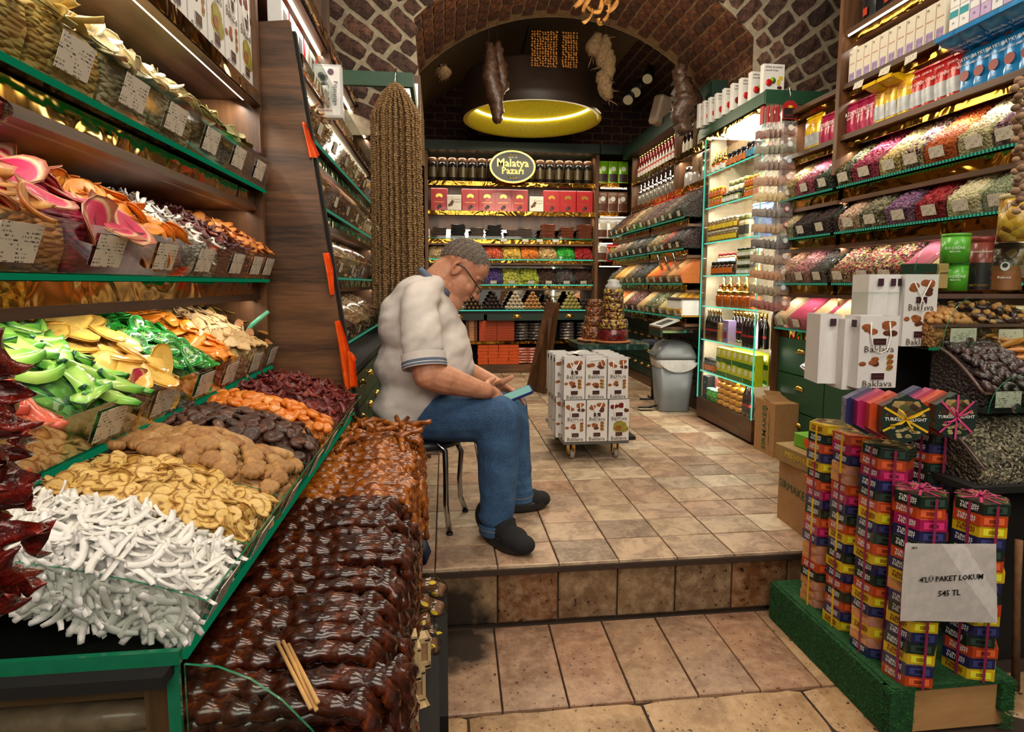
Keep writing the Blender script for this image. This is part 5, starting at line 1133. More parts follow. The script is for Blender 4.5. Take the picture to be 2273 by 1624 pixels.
# apple tea boxes standing on the case
APW = plain('apple_tea_white', (226, 226, 222), .45, var=.02); APR = plain('apple_red', (190, 20, 24), .3, 0, .5); APG = plain('apple_green', (120, 170, 40), .4); POM = plain('pomegranate', (110, 16, 24), .4, var=.4, scale=200)
def apple_box(kind):
    t = carton('apple_tea_box', 'x', .135, .035, .17, APW, None, [(('elma' if kind else 'nar')+' aromalı', .021, -.002, .9, plain('grey_brown_ink', (90, 60, 62), .5)), ('içecek tozu', .018, -.016, .79, MC['grey_brown_ink'])], 'apple tea boxes', cat='box')
    mb = MB(); mb.lathe([(.001, -.0), (.016, .002), (.021, .004), (.016, .007), (.004, .0075)], APR if kind else POM, 14, mx=trs((-.032, -.0175, .062), (PI/2, 0, 0))); mb.obj('apple_print', t)
    mb = MB(); mb.lathe([(.001, 0), (.014, .002), (.018, .004), (.001, .005)], APG, 12, mx=trs((-.008, -.0175, .075), (PI/2, 0, 0))); mb.obj('green_apple_print', t)
    mb = MB(); mb.box((.02, -.0195, .05), (.042, -.0178, .08), plain('yellow_drink', (214, 190, 50), .4)); mb.box((.03, -.0195, .08), (.055, -.0178, .10), MC['yellow_drink']); mb.obj('drink_print', t)
    mb = MB(); mb.lathe([(.016, 0), (.016, .001)], plain('maroon', (90, 20, 30), .4), 14, mx=trs((.038, -.018, .035), (PI/2, 0, 0), ), sy=.6); mb.obj('seal_print', t); return t
a1, a2 = apple_box(1), apple_box(0)
for i, y in enumerate((3.42, 3.55, 3.66, 3.76, 3.86, 3.96, 4.05, 4.13, 4.20)):
    put(a2 if i == 3 else a1, (1.955-.006*i, y, 2.132), 2+R.uniform(-2, 2), label=('pomegranate tea box, fourth in the row on the glass case' if i == 3 else f'apple tea box, {NUM[i]} in the row on the glass case, counted from the front'))
# hanging spice sachets
CLR = plain('sachet_film', (226, 226, 230), .12, .2, .5, alpha=.22, var=.3, scale=60, bump=.6)
sp = [((120, 70, 50)), ((110, 110, 80)), ((120, 90, 64)), ((176, 130, 90)), ((206, 180, 120)), ((120, 110, 100)), ((186, 150, 110)), ((80, 70, 66)), ((166, 140, 110)), ((190, 130, 70)), ((150, 130, 90)), ((150, 56, 26))]
bd_ = [(230, 226, 220), (190, 210, 216), (110, 180, 214), (226, 190, 180), (236, 200, 180), (190, 60, 80), (226, 90, 40), (180, 190, 200), (226, 200, 190), (236, 236, 230), (180, 206, 226), (220, 190, 170)]
def sachet(i):
    w, h, d = .098, .088, .016; mb = MB(); c = plain('powder_%d_%d_%d' % sp[i], sp[i], .7, var=.2, scale=60, bump=.4)
    mb.grid(lambda u, v: ((u-.5)*w, -d*.5*math.sin(PI*u)**.5*math.sin(PI*(.1+.9*v))**.6-.001+R.uniform(-.001, .001), -h*(.95-.52*v-.06*math.sin(7*u))), 6, 4, c); body_ = mb
    return body_
hang = thing('spice_sachet_strip', 'strip of clear spice sachets with round labels hanging from the green beam', 'spice sachets', (1.985, 3.27, 2.04))
mb = MB(); mb.tube([(0, 0, 0), (.0, -.0, .05), (-.01, 0, .085), (-.004, .02, .1), (.01, .03, .07)], .0025, CHROME, 6); mb.obj('hook', hang)
mb = MB(); mb.box((-.045, -.004, -.09), (.045, 0, -.012), plain('header_red', (170, 30, 36), .5)); mb.prism([(-.045, -.012), (.045, -.012), (.02, .012), (-.02, .012)], 0, .004, MC['header_red'], mx=trs((0, 0, 0), (PI/2, 0, 0))); mb.obj('header_card', hang)
mb = MB(); mb.box((-.038, -.005, -.085), (.038, -.004, -.03), INK); mb.obj('header_panel', hang); text('SPICES SET', .0125, REDI, hang, (0, -.006, -.07)); mb = MB(); mb.box((-.012, -.006, -.028), (.012, -.005, -.015), YEL); mb.obj('price_sticker', hang)
def strip_col(parent, x, y, ang, n=12, dz=.0915, full=True, z0=-.1):
    for i in range(n):
        s = sachet(i).obj('sachet', parent, (x+(.01 if i == n-1 else 0), y, z0-dz*i), (.03*R.uniform(-1, 1), 0, ang)); w = .049
        mb = MB(); mb.grid(lambda u, v: ((u-.5)*.1, -.013*math.sin(PI*u)*math.sin(PI*v)-.003+R.uniform(-.0016, .0016), -.088*v), 6, 6, CLR); mb.obj('film', s)
        if full: mb = MB(); mb.lathe([(.017, 0), (.017, .001)], plain('round_label_%d' % i, bd_[i], .5, var=.05), 16, mx=trs((0, -.0185, -.042), (PI/2, 0, 0))); mb.obj('round_label', s); mb = MB(); mb.lathe([(.012, 0), (.012, .001)], WHC, 14, mx=trs((0, -.0195, -.042), (PI/2, 0, 0))); mb.obj('label_centre', s)
strip_col(hang, 0, 0, 0)
for k in range(4):
    h2 = thing('spice_sachet_strip', f'sachet strip seen edge on, {NUM[k]} one left of the front spice strip', 'spice sachets', (1.925-.026*k, 3.285+.008*k, 2.03), group='sachet strips behind the front one'); strip_col(h2, 0, 0, -1.32+.05*k, 12, .091-.0005*k, False, -.10)
    mb = MB(); mb.box((-.004, -.006, -.1), (.004, .03, .0), MC['header_red']); mb.obj('header_card', h2)

# ================================================================== MIDDLE OF THE SHOP
PAP = plain('bag_paper', (226, 224, 222), .45, var=.03); PAPG = plain('bag_print_grey', (206, 200, 194), .5, var=.05); BAK = plain('baklava_brown', (150, 84, 40), .45, var=.45, scale=60, bump=.4); BAKD = plain('baklava_dark', (92, 46, 24), .5, var=.5, scale=80); PIS = plain('pistachio_print', (150, 140, 50), .5, var=.4, scale=90); PLUM = plain('plum_logo', (58, 24, 40), .4); CORD = plain('white_cord', (236, 234, 230), .5)
def clump(mb, cx, cz, r, m, y, sd, n=3):
    rr = random.Random(sd)
    for k in range(n):
        x, z = cx+rr.uniform(-1, 1)*r*.7, cz+rr.uniform(-.6, .6)*r*.7; q = r*rr.uniform(.55, .75)
        mb.add([(x+q*1.15*math.cos(a)*(1+.1*rr.random()), y-.0004*k, z+q*math.sin(a)*.8) for a in [2*PI*i/9 for i in range(9)]]+[(x, y-.0006-.0004*k, z)], [((i+1) % 9, i, 9) for i in range(9)], m)
def baklava_bag(w=.118, h=.235, d=.07, sd=1, alt=False, label='x'):
    """white printed paper bag: body, side gussets, printed pictures, plum logos, lettering, cord handle"""
    t = thing('paper_bag', label, 'bag'); mb = MB()
    mb.add([(-w/2, -d/2, 0), (w/2, -d/2, 0), (w/2, d/2, 0), (-w/2, d/2, 0), (-w/2, -d/2, h), (w/2, -d/2, h), (w/2, d/2, h), (-w/2, d/2, h), (-w/2+.012, 0, h), (w/2-.012, 0, h), (-w/2+.004, 0, .05), (w/2-.004, 0, .05)],
        [(0, 3, 2, 1), (0, 1, 5, 4), (2, 3, 7, 6), (1, 2, 11), (1, 11, 9, 5), (2, 6, 9, 11), (0, 10, 3), (0, 4, 8, 10), (3, 10, 8, 7)], PAP); mb.obj('bag_body', t)
    mb = MB(); y = -d/2-.0006
    for z0, k in ((.79, 0), (.27, 1)):
        if alt and k: clump(mb, 0, h*.33, w*.34, PIS, y, sd+4, 6); clump(mb, .01, h*.31, w*.2, BAK, y-.001, sd+5, 4); continue
        if k == 0:
            clump(mb, -w*.24, h*.82, w*.17, POM if alt else BAK, y, sd, 3); clump(mb, w*.2, h*.86, w*.17, POM if alt else BAK, y, sd+1, 3); clump(mb, w*.26, h*.76, w*.16, BAKD, y, sd+2, 2)
        else:
            clump(mb, -w*.34, h*.36, w*.13, BAK, y, sd+3, 2); clump(mb, -w*.06, h*.38, w*.15, BAK, y, sd+6, 3); clump(mb, -w*.0, h*.31, w*.13, BAKD, y, sd+7, 2)
            for q in (.42, .345, .27): clump(mb, w*.3, h*q, w*.12, PIS, y, sd+8, 1); clump(mb, w*.3, h*(q+.025), w*.11, BAK, y-.001, sd+9, 1)
    mb.obj('printed_picture', t)
    mb = MB()
    for q in (.645, .165): lab(mb, w*.36, h*.1, y-.0012, h*q, PAP); lab(mb, w*.33, h*.088, y-.0022, h*q, PLUM)
    mb.obj('logo', t); mb = MB(); lab(mb, w*.02, h*.03, y-.003, h*.645, GOLDP); 
    for q in (.645, .165): text('Baklava', w*.085, GOLDP, t, (0, y-.0032, h*q))
    for q in (.54, .06): text('Baklava', w*.25, plain('olive_ink', (96, 90, 74), .5), t, (0, y-.002, h*q), sx=1.05)
    # side panel: plum square
    for s in (-1,): mb = MB(); mb.box((s*w/2-.001*(s < 0), -.018, h*.84), (s*w/2+.001, .002, h*.94), PLUM); mb.obj('side_logo', t)
    return t
def handle(t, w, h, d, pts): mb = MB(); mb.tube(pts, .0022, CORD, 6); mb.obj('cord_handle', t)
bag1 = baklava_bag(); W_, H_, D_ = .118, .235, .07
handle(bag1, W_, H_, D_, [(-.028, -.037, .215), (-.03, -.042, .17), (-.02, -.044, .125), (0, -.045, .115), (.02, -.044, .125), (.03, -.042, .17), (.028, -.037, .215)])
bag2 = baklava_bag(sd=5); handle(bag2, W_, H_, D_, [(-.028, -.037, .21), (-.012, -.044, .17), (.004, -.046, .14), (.0, -.046, .115), (-.012, -.046, .12), (-.004, -.046, .16), (.028, -.04, .215)])
bag3 = baklava_bag(sd=9); handle(bag3, W_, H_, D_, [(-.03, -.037, .215), (-.01, -.044, .222), (.02, -.044, .225), (.03, -.045, .19), (.045, -.045, .18), (.05, -.045, .205), (.035, -.04, .228)])
bag4 = baklava_bag(sd=13, alt=True); handle(bag4, W_, H_, D_, [(-.028, -.037, .215), (-.032, -.042, .16), (-.015, -.044, .12), (.005, -.045, .118), (.022, -.044, .14), (.028, -.037, .215)])
# trolley: platform, castors
TX, TY = .845, 3.28
tr = thing('trolley', 'low grey trolley on four castors under the stacked paper bags', 'trolley', (TX, TY, 0))
mb = MB(); mb.box((-.19, -.13, .10), (.19, .45, .122), plain('trolley_grey', (120, 124, 128), .4, .5), bev=.004); mb.obj('platform', tr)
def castor():
    mb = MB(); mb.lathe([(.018, -.012), (.026, -.012), (.028, -.006), (.028, .006), (.026, .012), (.018, .012)], plain('grey_rubber', (150, 142, 132), .6), 18, mx=trs((0, 0, .028), (0, PI/2, 0))); return mb
for i, (x, y) in enumerate(((-.13, -.06), (.13, -.06), (-.13, .36), (.13, .36))):
    c = castor().obj('castor', tr, (x, y, 0), (0, 0, R.uniform(-.5, .5)))
    mb = MB(); mb.lathe([(.001, -.014), (.012, -.0135), (.012, .0135), (.001, .014)], BLACK, 12, mx=trs((0, 0, .028), (0, PI/2, 0))); mb.obj('hub', c)
    mb = MB(); mb.box((-.02, -.012, .03), (-.015, .02, .10), BRASS); mb.box((.015, -.012, .03), (.02, .02, .10), BRASS); mb.box((-.025, -.02, .092), (.025, .025, .10), BRASS); mb.obj('fork', c)
gx = [TX-.128, TX-.004, TX+.12]
lbl = lambda row, i, k: f'white baklava paper bag, {row} row of the trolley, {["left", "middle", "right"][i]}, {["front", "second", "third", "rearmost"][k]} one'
for k in range(4):
    for i in range(3):
        if k > 1 and i == 1: continue
        put((bag1, bag2, bag4)[i] if not k else bag1, (gx[i]-.03*(k > 0)*(i == 0), TY-.115+.10*k, .124), R.uniform(-3, 3), label=lbl('lower', i, k))
for k in range(4):
    for i in range(3):
        if k > 1 and i == 1: continue
        put((bag2, bag3, bag1)[i] if not k else bag3, (gx[i]-.008-.03*(k > 0)*(i == 0), TY-.11+.10*k, .362), R.uniform(-4, 4), label=lbl('upper', i, k))
plb = thing('plastic_packet', 'clear plastic packet lying on top of the trolley bags', 'packet', (TX-.06, TY+.03, .60)); mb = MB(); mb.grid(lambda u, v: ((u-.5)*.16, (v-.5)*.10, .02*math.sin(PI*u)*math.sin(PI*v)+R.uniform(-.004, .004)), 8, 6, plain('milky_film', (220, 220, 220), .25, alpha=.6)); mb.obj('film', plb)
# marble table with two fruit jelly towers
MARB = mt('green_marble', lambda: (lambda t: (t.col(t.ramp(t.noise(t.coord(), 12, 8, .7, 1.5), [(.35, lin((20, 38, 36))), (.55, lin((44, 72, 66))), (.68, lin((120, 140, 130)))])), t.set(Roughness=.12))[1])(NT('green_marble')))
TBX, TBY, TBZ = 1.06, 3.72, .625
tb = thing('marble_table', 'dark green marble top table on a black pedestal behind the paper bags', 'table', (TBX, TBY, 0))
mb = MB(); mb.prism(rrect(.46, .36, .03), TBZ-.035, TBZ, MARB); mb.obj('table_top', tb)
mb = MB(); mb.box((-.055, -.04, .02), (.055, .04, TBZ-.035), BLACK); mb.obj('pedestal', tb); mb = MB(); mb.box((-.16, -.14, 0), (.16, .14, .02), BLACK); mb.obj('foot', tb)
def jelly(x, y, rings, m1, m2, name, lbl, film=True):
    t = thing(name, lbl, 'dessert', (x, y, TBZ)); mb = MB(); mb.lathe([(.105, 0), (.115, .006), (.115, .014), (.10, .016), (.0, .016)], plain('terracotta_dish', (170, 104, 60), .5), 28); mb.obj('dish', t)
    z = .016
    for i, (r, h) in enumerate(rings):
        mb = MB(); n, k = 22, 6
        mb.lathe([(r*(.93+.07*math.sin(PI*j/k))*(1.03-.06*j/k), z+h*j/k) for j in range(k+1)], (m1, m2)[i > 0], n); mb.v = [(a+R.uniform(-.0025, .0025), b_+R.uniform(-.0025, .0025), c) for a, b_, c in mb.v]; mb.obj('jelly_ring', t); z += h
    return t, z
JEL = mt('red_jelly', lambda: (lambda t: (t.col(t.ramp(t.noise(t.coord(), 45, 5, .7), [(.4, lin((60, 12, 20))), (.6, lin((122, 26, 30)))])), t.bump(t.noise(t.coord(), 60, 3), .6, .004), t.set(Roughness=.2, Coat_Weight=.6))[2])(NT('red_jelly')))
JPI = chunks('pistachio_jelly', [(70, 16, 22), (90, 20, 24), (60, 12, 20), (206, 170, 70), (80, 20, 24), (176, 160, 70)], 70, .7, .3, .3); JBR = chunks('walnut_jelly', [(110, 60, 30), (90, 46, 26), (170, 120, 70), (120, 66, 34)], 60, .7, .3, .4)
t, z = jelly(TBX+.02, TBY-.05, [(.100, .075), (.098, .06), (.072, .05), (.07, .055), (.066, .05), (.064, .04)], JEL, JPI, 'jelly_tower', 'tall dark red jelly tower studded with pistachios on a clay dish')
mb = MB(); mb.lathe([(.05, z), (.052, z+.02), (.035, z+.04), (.04, z+.052), (.012, z+.06)], plain('milky_film', (220, 220, 220), .25, alpha=.6), 14); mb.v = [(a+R.uniform(-.004, .004), b_+R.uniform(-.004, .004), c+R.uniform(-.003, .003)) for a, b_, c in mb.v]; mb.obj('film_cap', t)
jelly(TBX-.07, TBY+.07, [(.085, .08), (.07, .07), (.06, .06), (.05, .05)], JBR, JBR, 'jelly_tower', 'brown walnut jelly tower behind the red one')
kn = thing('knife', 'black handled knife lying on the marble table', 'knife', (TBX-.14, TBY-.10, TBZ+.004), .5); mb = MB(); mb.box((-.05, -.008, 0), (.0, .008, .012), BLACK, bev=.002); mb.obj('handle', kn); mb = MB(); mb.box((0, -.009, .003), (.1, .006, .005), CHROME); mb.obj('blade', kn)
# leaning plank in the middle (walnut board standing on end)
pk = MB(); a0, a1 = at(1165, 832, 'z', 0), at(1210, 852, 'z', 0); base = Vector((.87, 4.98, 0))
P0, P1 = at(1165, 828, 'y', 5.0), at(1207, 850, 'y', 4.9)
q = [at(1176, 826, 'y', 5.2), at(1207, 850, 'y', 5.2), at(1238, 672, 'y', 5.2), at(1212, 670, 'y', 5.2)]
V = [(p.x, p.y, max(p.z, .0)) for p in q]+[(p.x+.03, p.y+.04, max(p.z, .0)) for p in q]
V[0] = (V[0][0], 5.45, .0); V[1] = (V[1][0], 5.2, .0); V[4] = (V[0][0]+.04, 5.49, 0); V[5] = (V[1][0]+.04, 5.24, 0)
pk.add(V, [(0, 1, 2, 3), (7, 6, 5, 4), (0, 4, 5, 1), (1, 5, 6, 2), (2, 6, 7, 3), (3, 7, 4, 0)], WALN); tag(pk.obj('plank'), 'worn walnut plank standing on end in front of the back drawers', 'board')
# swing lid bin
BX_, BY_ = 1.80, 4.44
bn = thing('waste_bin', 'grey plastic bin with swing lid and white liner by the glass case', 'bin', (BX_, BY_, 0), -.12)
PG = plain('grey_plastic', (120, 124, 128), .35, .15, var=.1, scale=10); LINR = plain('white_liner', (226, 226, 224), .3, alpha=.85)
def rr_ring(w, d, r, z, n=4): return [(x, y, z) for x, y in rrect(w, d, r, n)]
def loft(mb, rings, m, smooth=True):
    n = len(rings[0]); V = [p for r_ in rings for p in r_]; F = [(k*n+i, k*n+(i+1) % n, (k+1)*n+(i+1) % n, (k+1)*n+i) for k in range(len(rings)-1) for i in range(n)]+[tuple(range(n-1, -1, -1)), tuple(range((len(rings)-1)*n, len(rings)*n))]; mb.add(V, F, m, smooth)
mb = MB(); loft(mb, [rr_ring(.235, .20, .04, 0), rr_ring(.24, .205, .04, .012), rr_ring(.30, .26, .05, .42)], PG); mb.obj('bin_body', bn)
mb = MB(); loft(mb, [rr_ring(.30, .26, .05, .355), rr_ring(.315, .275, .05, .40), rr_ring(.318, .278, .05, .425)], LINR)
mb.grid(lambda u, v: (-.13+.29*u, -.143-.006*math.sin(3*PI*u), .40-(.07*math.sin(PI*u)**.7+.01)*v), 10, 4, LINR); mb.obj('liner', bn)
mb = MB(); loft(mb, [rr_ring(.325, .285, .05, .42), rr_ring(.33, .29, .055, .44), rr_ring(.31, .27, .05, .465), rr_ring(.25, .22, .05, .53), rr_ring(.16, .14, .05, .555)], PG); mb.obj('lid', bn)
mb = MB(); mb.box((-.10, -.11, -.003), (.06, .11, .003), plain('bin_flap', (84, 88, 92), .35)); mb.obj('swing_flap', bn, (-.10, 0, .515), (0, -.75, 0))
mb = MB(); mb.tube([(-.11, -.03, .04), (-.17, -.03, .03), (-.24, -.04, .02)], .008, BLACK, 6); mb.box((-.27, -.06, .012), (-.16, .0, .022), CHROME); mb.obj('pedal', bn)
cs = thing('seat_cushion', 'small round patterned cushion stool top behind the bin', 'cushion', (1.80, 4.85, .47)); mb = MB(); mb.lathe([(.10, 0), (.13, .01), (.135, .03), (.11, .05), (.02, .055)], plain('kilim_fabric', (40, 44, 60), .9, var=1.2, scale=60), 18); mb.obj('cover', cs); mb = MB(); mb.tube([(0, 0, -.47), (0, 0, 0)], .02, BLACK); mb.tube([(-.12, 0, -.465), (.12, 0, -.465)], .01, BLACK); mb.tube([(0, -.12, -.465), (0, .12, -.465)], .01, BLACK); mb.obj('stand', cs)
# scale on the counter, open drawer beside it
sc_ = thing('shop_scale', 'white electronic shop scale with tilted display on the spice counter', 'scale', (1.86, 4.35, .76)); mb = MB(); mb.box((-.10, -.15, 0), (.12, .15, .13), WHC, bev=.01); mb.obj('scale_body', sc_); mb = MB(); mb.box((-.11, -.16, .13), (.13, .16, .14), CHROME); mb.obj('pan', sc_)
mb = MB(); mb.box((-.26, -.12, .0), (-.10, .12, .015), plain('scale_grey', (190, 190, 188), .5), mx=trs((0, 0, 0), (0, -.35, 0))); mb.box((-.24, -.10, .016), (-.14, .02, .018), BLACK, mx=trs((0, 0, 0), (0, -.35, 0))); mb.obj('keypad', sc_)
mb = MB(); mb.box((1.62, 4.25, .655), (2.0, 4.50, .68), WALNH); mb.box((1.62, 4.25, .60), (1.64, 4.5, .655), DGREEN); mb.box((1.64, 4.28, .63), (2.0, 4.285, .65), CHROME); tag(mb.obj('pull_out_tray'), 'pulled out walnut tray under the electronic scale', 'tray')
# cartons
KRAFT = plain('kraft_card', (166, 124, 78), .8, var=.1, scale=30, bump=.1); KRD = plain('kraft_flap', (150, 110, 68), .85); GINK = plain('green_ink', (26, 80, 50), .6)
cb1 = thing('carton', 'tall brown carton with green SIRMAKEŞ lettering by the glass case', 'carton', (1.99, 3.21, 0), .0)
mb = MB(); mb.box((-.105, -.10, 0), (.18, .115, .315), KRAFT); mb.obj('box_body', cb1); mb = MB(); mb.box((-.10, -.095, 0), (.12, .06, .004), KRD, mx=trs((0, -.0, .315), (.25, .05, 0))); mb.box((-.1, 0, 0), (.05, .06, .004), KRD, mx=trs((.03, .05, .315), (.6, .1, 0))); mb.obj('flap', cb1)
text('SIRMAKEŞ', .058, GINK, cb1, (-.1062, .005, .155), Euler((0, -PI/2, 0)).to_matrix().to_euler() if 0 else (PI/2, -PI/2, -PI/2), sx=1.02, bold=.0006); text('DOĞAL KAYNAK SUYU', .018, GINK, cb1, (-.1062, -.045, .155), (PI/2, -PI/2, -PI/2))
mb = MB()
for k in range(3): mb.box((-.012, -.1015, -.003), (.010, -.1003, .003), GINK, mx=trs((.09, 0, .16), (0, 0, 0)) @ Matrix.Rotation(k*2*PI/3, 4, 'Y') @ Matrix.Translation((0, 0, .012)))
mb.obj('recycling_mark', cb1)
cb2 = thing('carton', 'brown carton with green lettering behind the sweet box towers', 'carton', (1.50, 2.17, 0), -.05); mb = MB(); mb.box((-.085, -.12, 0), (.12, .12, .26), KRAFT); mb.obj('box_body', cb2); text('SIRMAKEŞ', .055, GINK, cb2, (.03, -.1215, .19), bold=.001); text('DOĞAL KAYNAK', .02, GINK, cb2, (.03, -.1215, .14)); text('SIRMAKEŞ', .05, GINK, cb2, (-.0862, 0, .16), (PI/2, 0, -PI/2))
cb3 = thing('date_box', 'flat brown medjool date box on the lettered carton', 'box', (1.525, 2.17, .262), .08); mb = MB(); mb.box((-.12, -.13, 0), (.12, .13, .07), plain('date_card', (158, 128, 76), .6), bev=.003); mb.obj('box_body', cb3); text('MEDJOUL', .03, YEL, cb3, (-.04, -.1315, .045)); text('Dates', .022, YEL, cb3, (-.02, -.1315, .02)); text('MEDJOUL', .03, YEL, cb3, (-.1215, 0, .04), (PI/2, 0, -PI/2))
cb4 = thing('fruit_box', 'small bright green box with orange fruit picture on top of the date box', 'box', (1.51, 2.16, .334), .1); mb = MB(); mb.box((-.06, -.08, 0), (.09, .08, .055), plain('lime_card', (110, 176, 40), .45), bev=.002); mb.obj('box_body', cb4); mb = MB(); mb.lathe([(.018, 0), (.018, .001)], plain('orange_print', (226, 90, 40), .5, var=.4, scale=120), 12, mx=trs((-.03, -.0805, .03), (PI/2, 0, 0))); mb.lathe([(.02, 0), (.02, .001)], MC['orange_print'], 12, mx=trs((-.0605, 0, .03), (PI/2, 0, -PI/2))); mb.obj('picture', cb4)
# ---- pendant ring lamp and hanging things
PX, PY, PZ = at(1181, 268, 'y', 5.5)
pd = thing('pendant_lamp', 'large brown drum pendant lamp with glowing yellow inside', 'lamp', (PX, PY, PZ))
mb = MB(); n = 40; ro, ri = .635, .595
mb.lathe([(ro-.0, 0), (ro+.015, .05), (ro+.015, .09), (ro, .12), (ro, .34), (ro-.01, .36), (ri-.02, .36)], plain('lamp_brown', (46, 32, 22), .5), n); mb.f = mb.f[:-2]; mb.m = mb.m[:-2]; mb.sm = mb.sm[:-2]; mb.obj('shade', pd)
mb = MB(); mb.lathe([(ro, 0), (ri, .005), (ri-.01, .12), (ri-.01, .35)], plain('olive_yellow_lining', (176, 158, 30), .5), n); mb.f = mb.f[:-2]; mb.m = mb.m[:-2]; mb.sm = mb.sm[:-2]; mb.obj('lining', pd); mb = MB(); mb.lathe([(.001, .35), (ro-.01, .352)], plain('olive_yellow_lining2', (150, 134, 24), .5), n); mb.obj('top_disc', pd)
mb = MB(); mb.lathe([(ri-.012, .15), (ri-.025, .15), (ri-.025, .17), (ri-.012, .17)], emit('yellow_led', (255, 238, 120), 5.), n); mb.f = mb.f[:-2]; mb.m = mb.m[:-2]; mb.sm = mb.sm[:-2]; mb.obj('led_ring', pd)
l = bpy.data.lights.new('ring_glow', 'POINT'); l.energy = 5; l.color = (1, .88, .35); l.shadow_soft_size = .3; lo = bpy.data.objects.new('ring_glow', l); COL.objects.link(lo); lo.location = (PX, PY, PZ+.2)
mb = MB(); [mb.tube([(PX+.3*math.cos(a), PY+.3*math.sin(a), PZ+.36), (PX+.1*math.cos(a), PY+.1*math.sin(a), PZ+.8)], .005, BLACK, 5) for a in (0, 2.1, 4.2)]; o = mb.obj('cable', pd); o.location = (-PX, -PY, -PZ)
BEAD = plain('amber_bead', (186, 122, 46), .5, var=.3); BEADD = plain('grey_brown_bead', (142, 112, 72), .6, var=.45, scale=300); HERB = plain('dried_herb', (120, 96, 66), .9, var=.5, scale=60, bump=1.); SMK = plain('wrapped_cured_meat', (70, 46, 30), .5, 0, .2, var=.8, scale=45, bump=1.)
bp = [bud(.009, .9, sd=i, n=6) for i in range(4)]
def beads(name, lbl, strings, z1, z0, dz, m, y, sc=1., cat='bead string'):
    for k, x in enumerate(strings):
        T = [np.array(rmat((x+R.uniform(-.003, .003), y+R.uniform(-.01, .01), z1-dz*i), sc*R.uniform(.8, 1.15), tilt=R.uniform(-.4, .4))) for i in range(int((z1-z0)/dz))]
        o = ob(name, scatter_mesh(name, bp, T, [m], True)); tag(o, lbl, cat, name+' strings')
beads('amber_garland', 'string of amber coloured dried beads hanging under the arch above the lamp', [at(p, 100, 'y', 4.66).x for p in list(range(1182, 1242, 6))+list(range(1251, 1282, 6))], at(1200, 68, 'y', 4.66).z, at(1200, 152, 'y', 4.66).z, .018, BEAD, 4.68)
def bundle(pts, r, m, name, lbl, cat, n=9, jag=.15, sprigs=0):
    mb = MB(); P0 = [Vector(p) for p in pts]; P = [P0[i].lerp(P0[i+1], j/4) for i in range(len(P0)-1) for j in range(4)]+[P0[-1]]; mb.tube(P, [r*(.45+.75*math.sin(PI*(i+.35)/len(P)))*R.uniform(.9, 1.1) for i in range(len(P))], m, n)
    mb.v = [(a+R.uniform(-1, 1)*r*jag*1.3, b_+R.uniform(-1, 1)*r*jag, c+R.uniform(-1, 1)*r*jag) for a, b_, c in mb.v]
    for i in range(sprigs):
        p = P[R.randrange(1, len(P))]; d = Vector((R.uniform(-1, 1), R.uniform(-1, 1), R.uniform(-1.4, .2))).normalized()*r*R.uniform(1.1, 2.); mb.tube([p, p+d*.7, p+d+Vector((0, 0, -.01))], [.004, .003, .001], m, 4)
    q = P[0]; mb.tube([q, (q.x, q.y, ACZ+math.sqrt(max(.01, (AR-.012)**2-(q.x-ACX)**2)))], .0015, BLACK, 4)
    return tag(mb.obj(name), lbl, cat)
def pp(L, y): return [tuple(at(a, b_, 'y', y)) for a, b_ in L]
bundle(pp([(1085, 95), (1090, 130), (1088, 170), (1098, 210), (1104, 250), (1106, 272)], 4.3), .05, SMK, 'cured_meat', 'long dark cured meat hanging in front of the pendant lamp', 'meat', sprigs=0)
bundle(pp([(1104, 92), (1106, 130), (1112, 165), (1116, 195), (1108, 205)], 4.4), .045, SMK, 'cured_meat', 'shorter dark cured meat hanging right of the long one', 'meat')
for i, L in enumerate(([(1330, 75), (1318, 105), (1316, 125)], [(1345, 80), (1342, 110), (1332, 150)], [(1352, 110), (1350, 140), (1350, 178)], [(1333, 160), (1342, 190), (1352, 222)])): bundle(pp(L, 4.5), .05, HERB, 'herb_bundle', f'bundle of dried herbs tied with string, {["upper left", "upper middle", "upper right", "lowest"][i]} of the cluster under the arch', 'herbs', sprigs=14)
bundle(pp([(975, 150), (985, 160), (992, 150)], 4.4), .05, HERB, 'herb_bundle', 'small tuft of dried herbs hanging from the left edge of the vault', 'herbs', sprigs=12)
bundle(pp([(1505, 150), (1515, 185), (1520, 220), (1512, 255), (1520, 295)], 4.25), .07, SMK, 'bark_bundle', 'dark twisted bark like bundle hanging beside the apple tea boxes', 'bark', jag=.3, sprigs=20)
bundle(pp([(1535, 190), (1540, 230), (1530, 270)], 4.3), .05, SMK, 'bark_bundle', 'second dark twisted bundle nearer the apple tea boxes', 'bark', jag=.3, sprigs=14)
PEP = plain('dried_pepper_tan', (180, 128, 62), .55, var=.3, bump=.5)
for k, (px, py) in enumerate(((1300, 10), (1318, 25), (1335, 12), (1350, 30), (1308, 40), (1328, 50), (1290, 2), (1345, 5), (1360, 18))):
    p = at(px, py, 'y', 3.9); o = many(strip_mesh, 1, .10, .035, .012, PEP, bend=.9, curl=.6)[0]; q = ob('dried_aubergine', o); q.matrix_world = rmat(p, 1., tilt=R.uniform(.8, 1.5)); tag(q, 'dried hollow aubergine skin hanging in a bunch at the arch crown', 'dried vegetable', 'hanging aubergine skins')
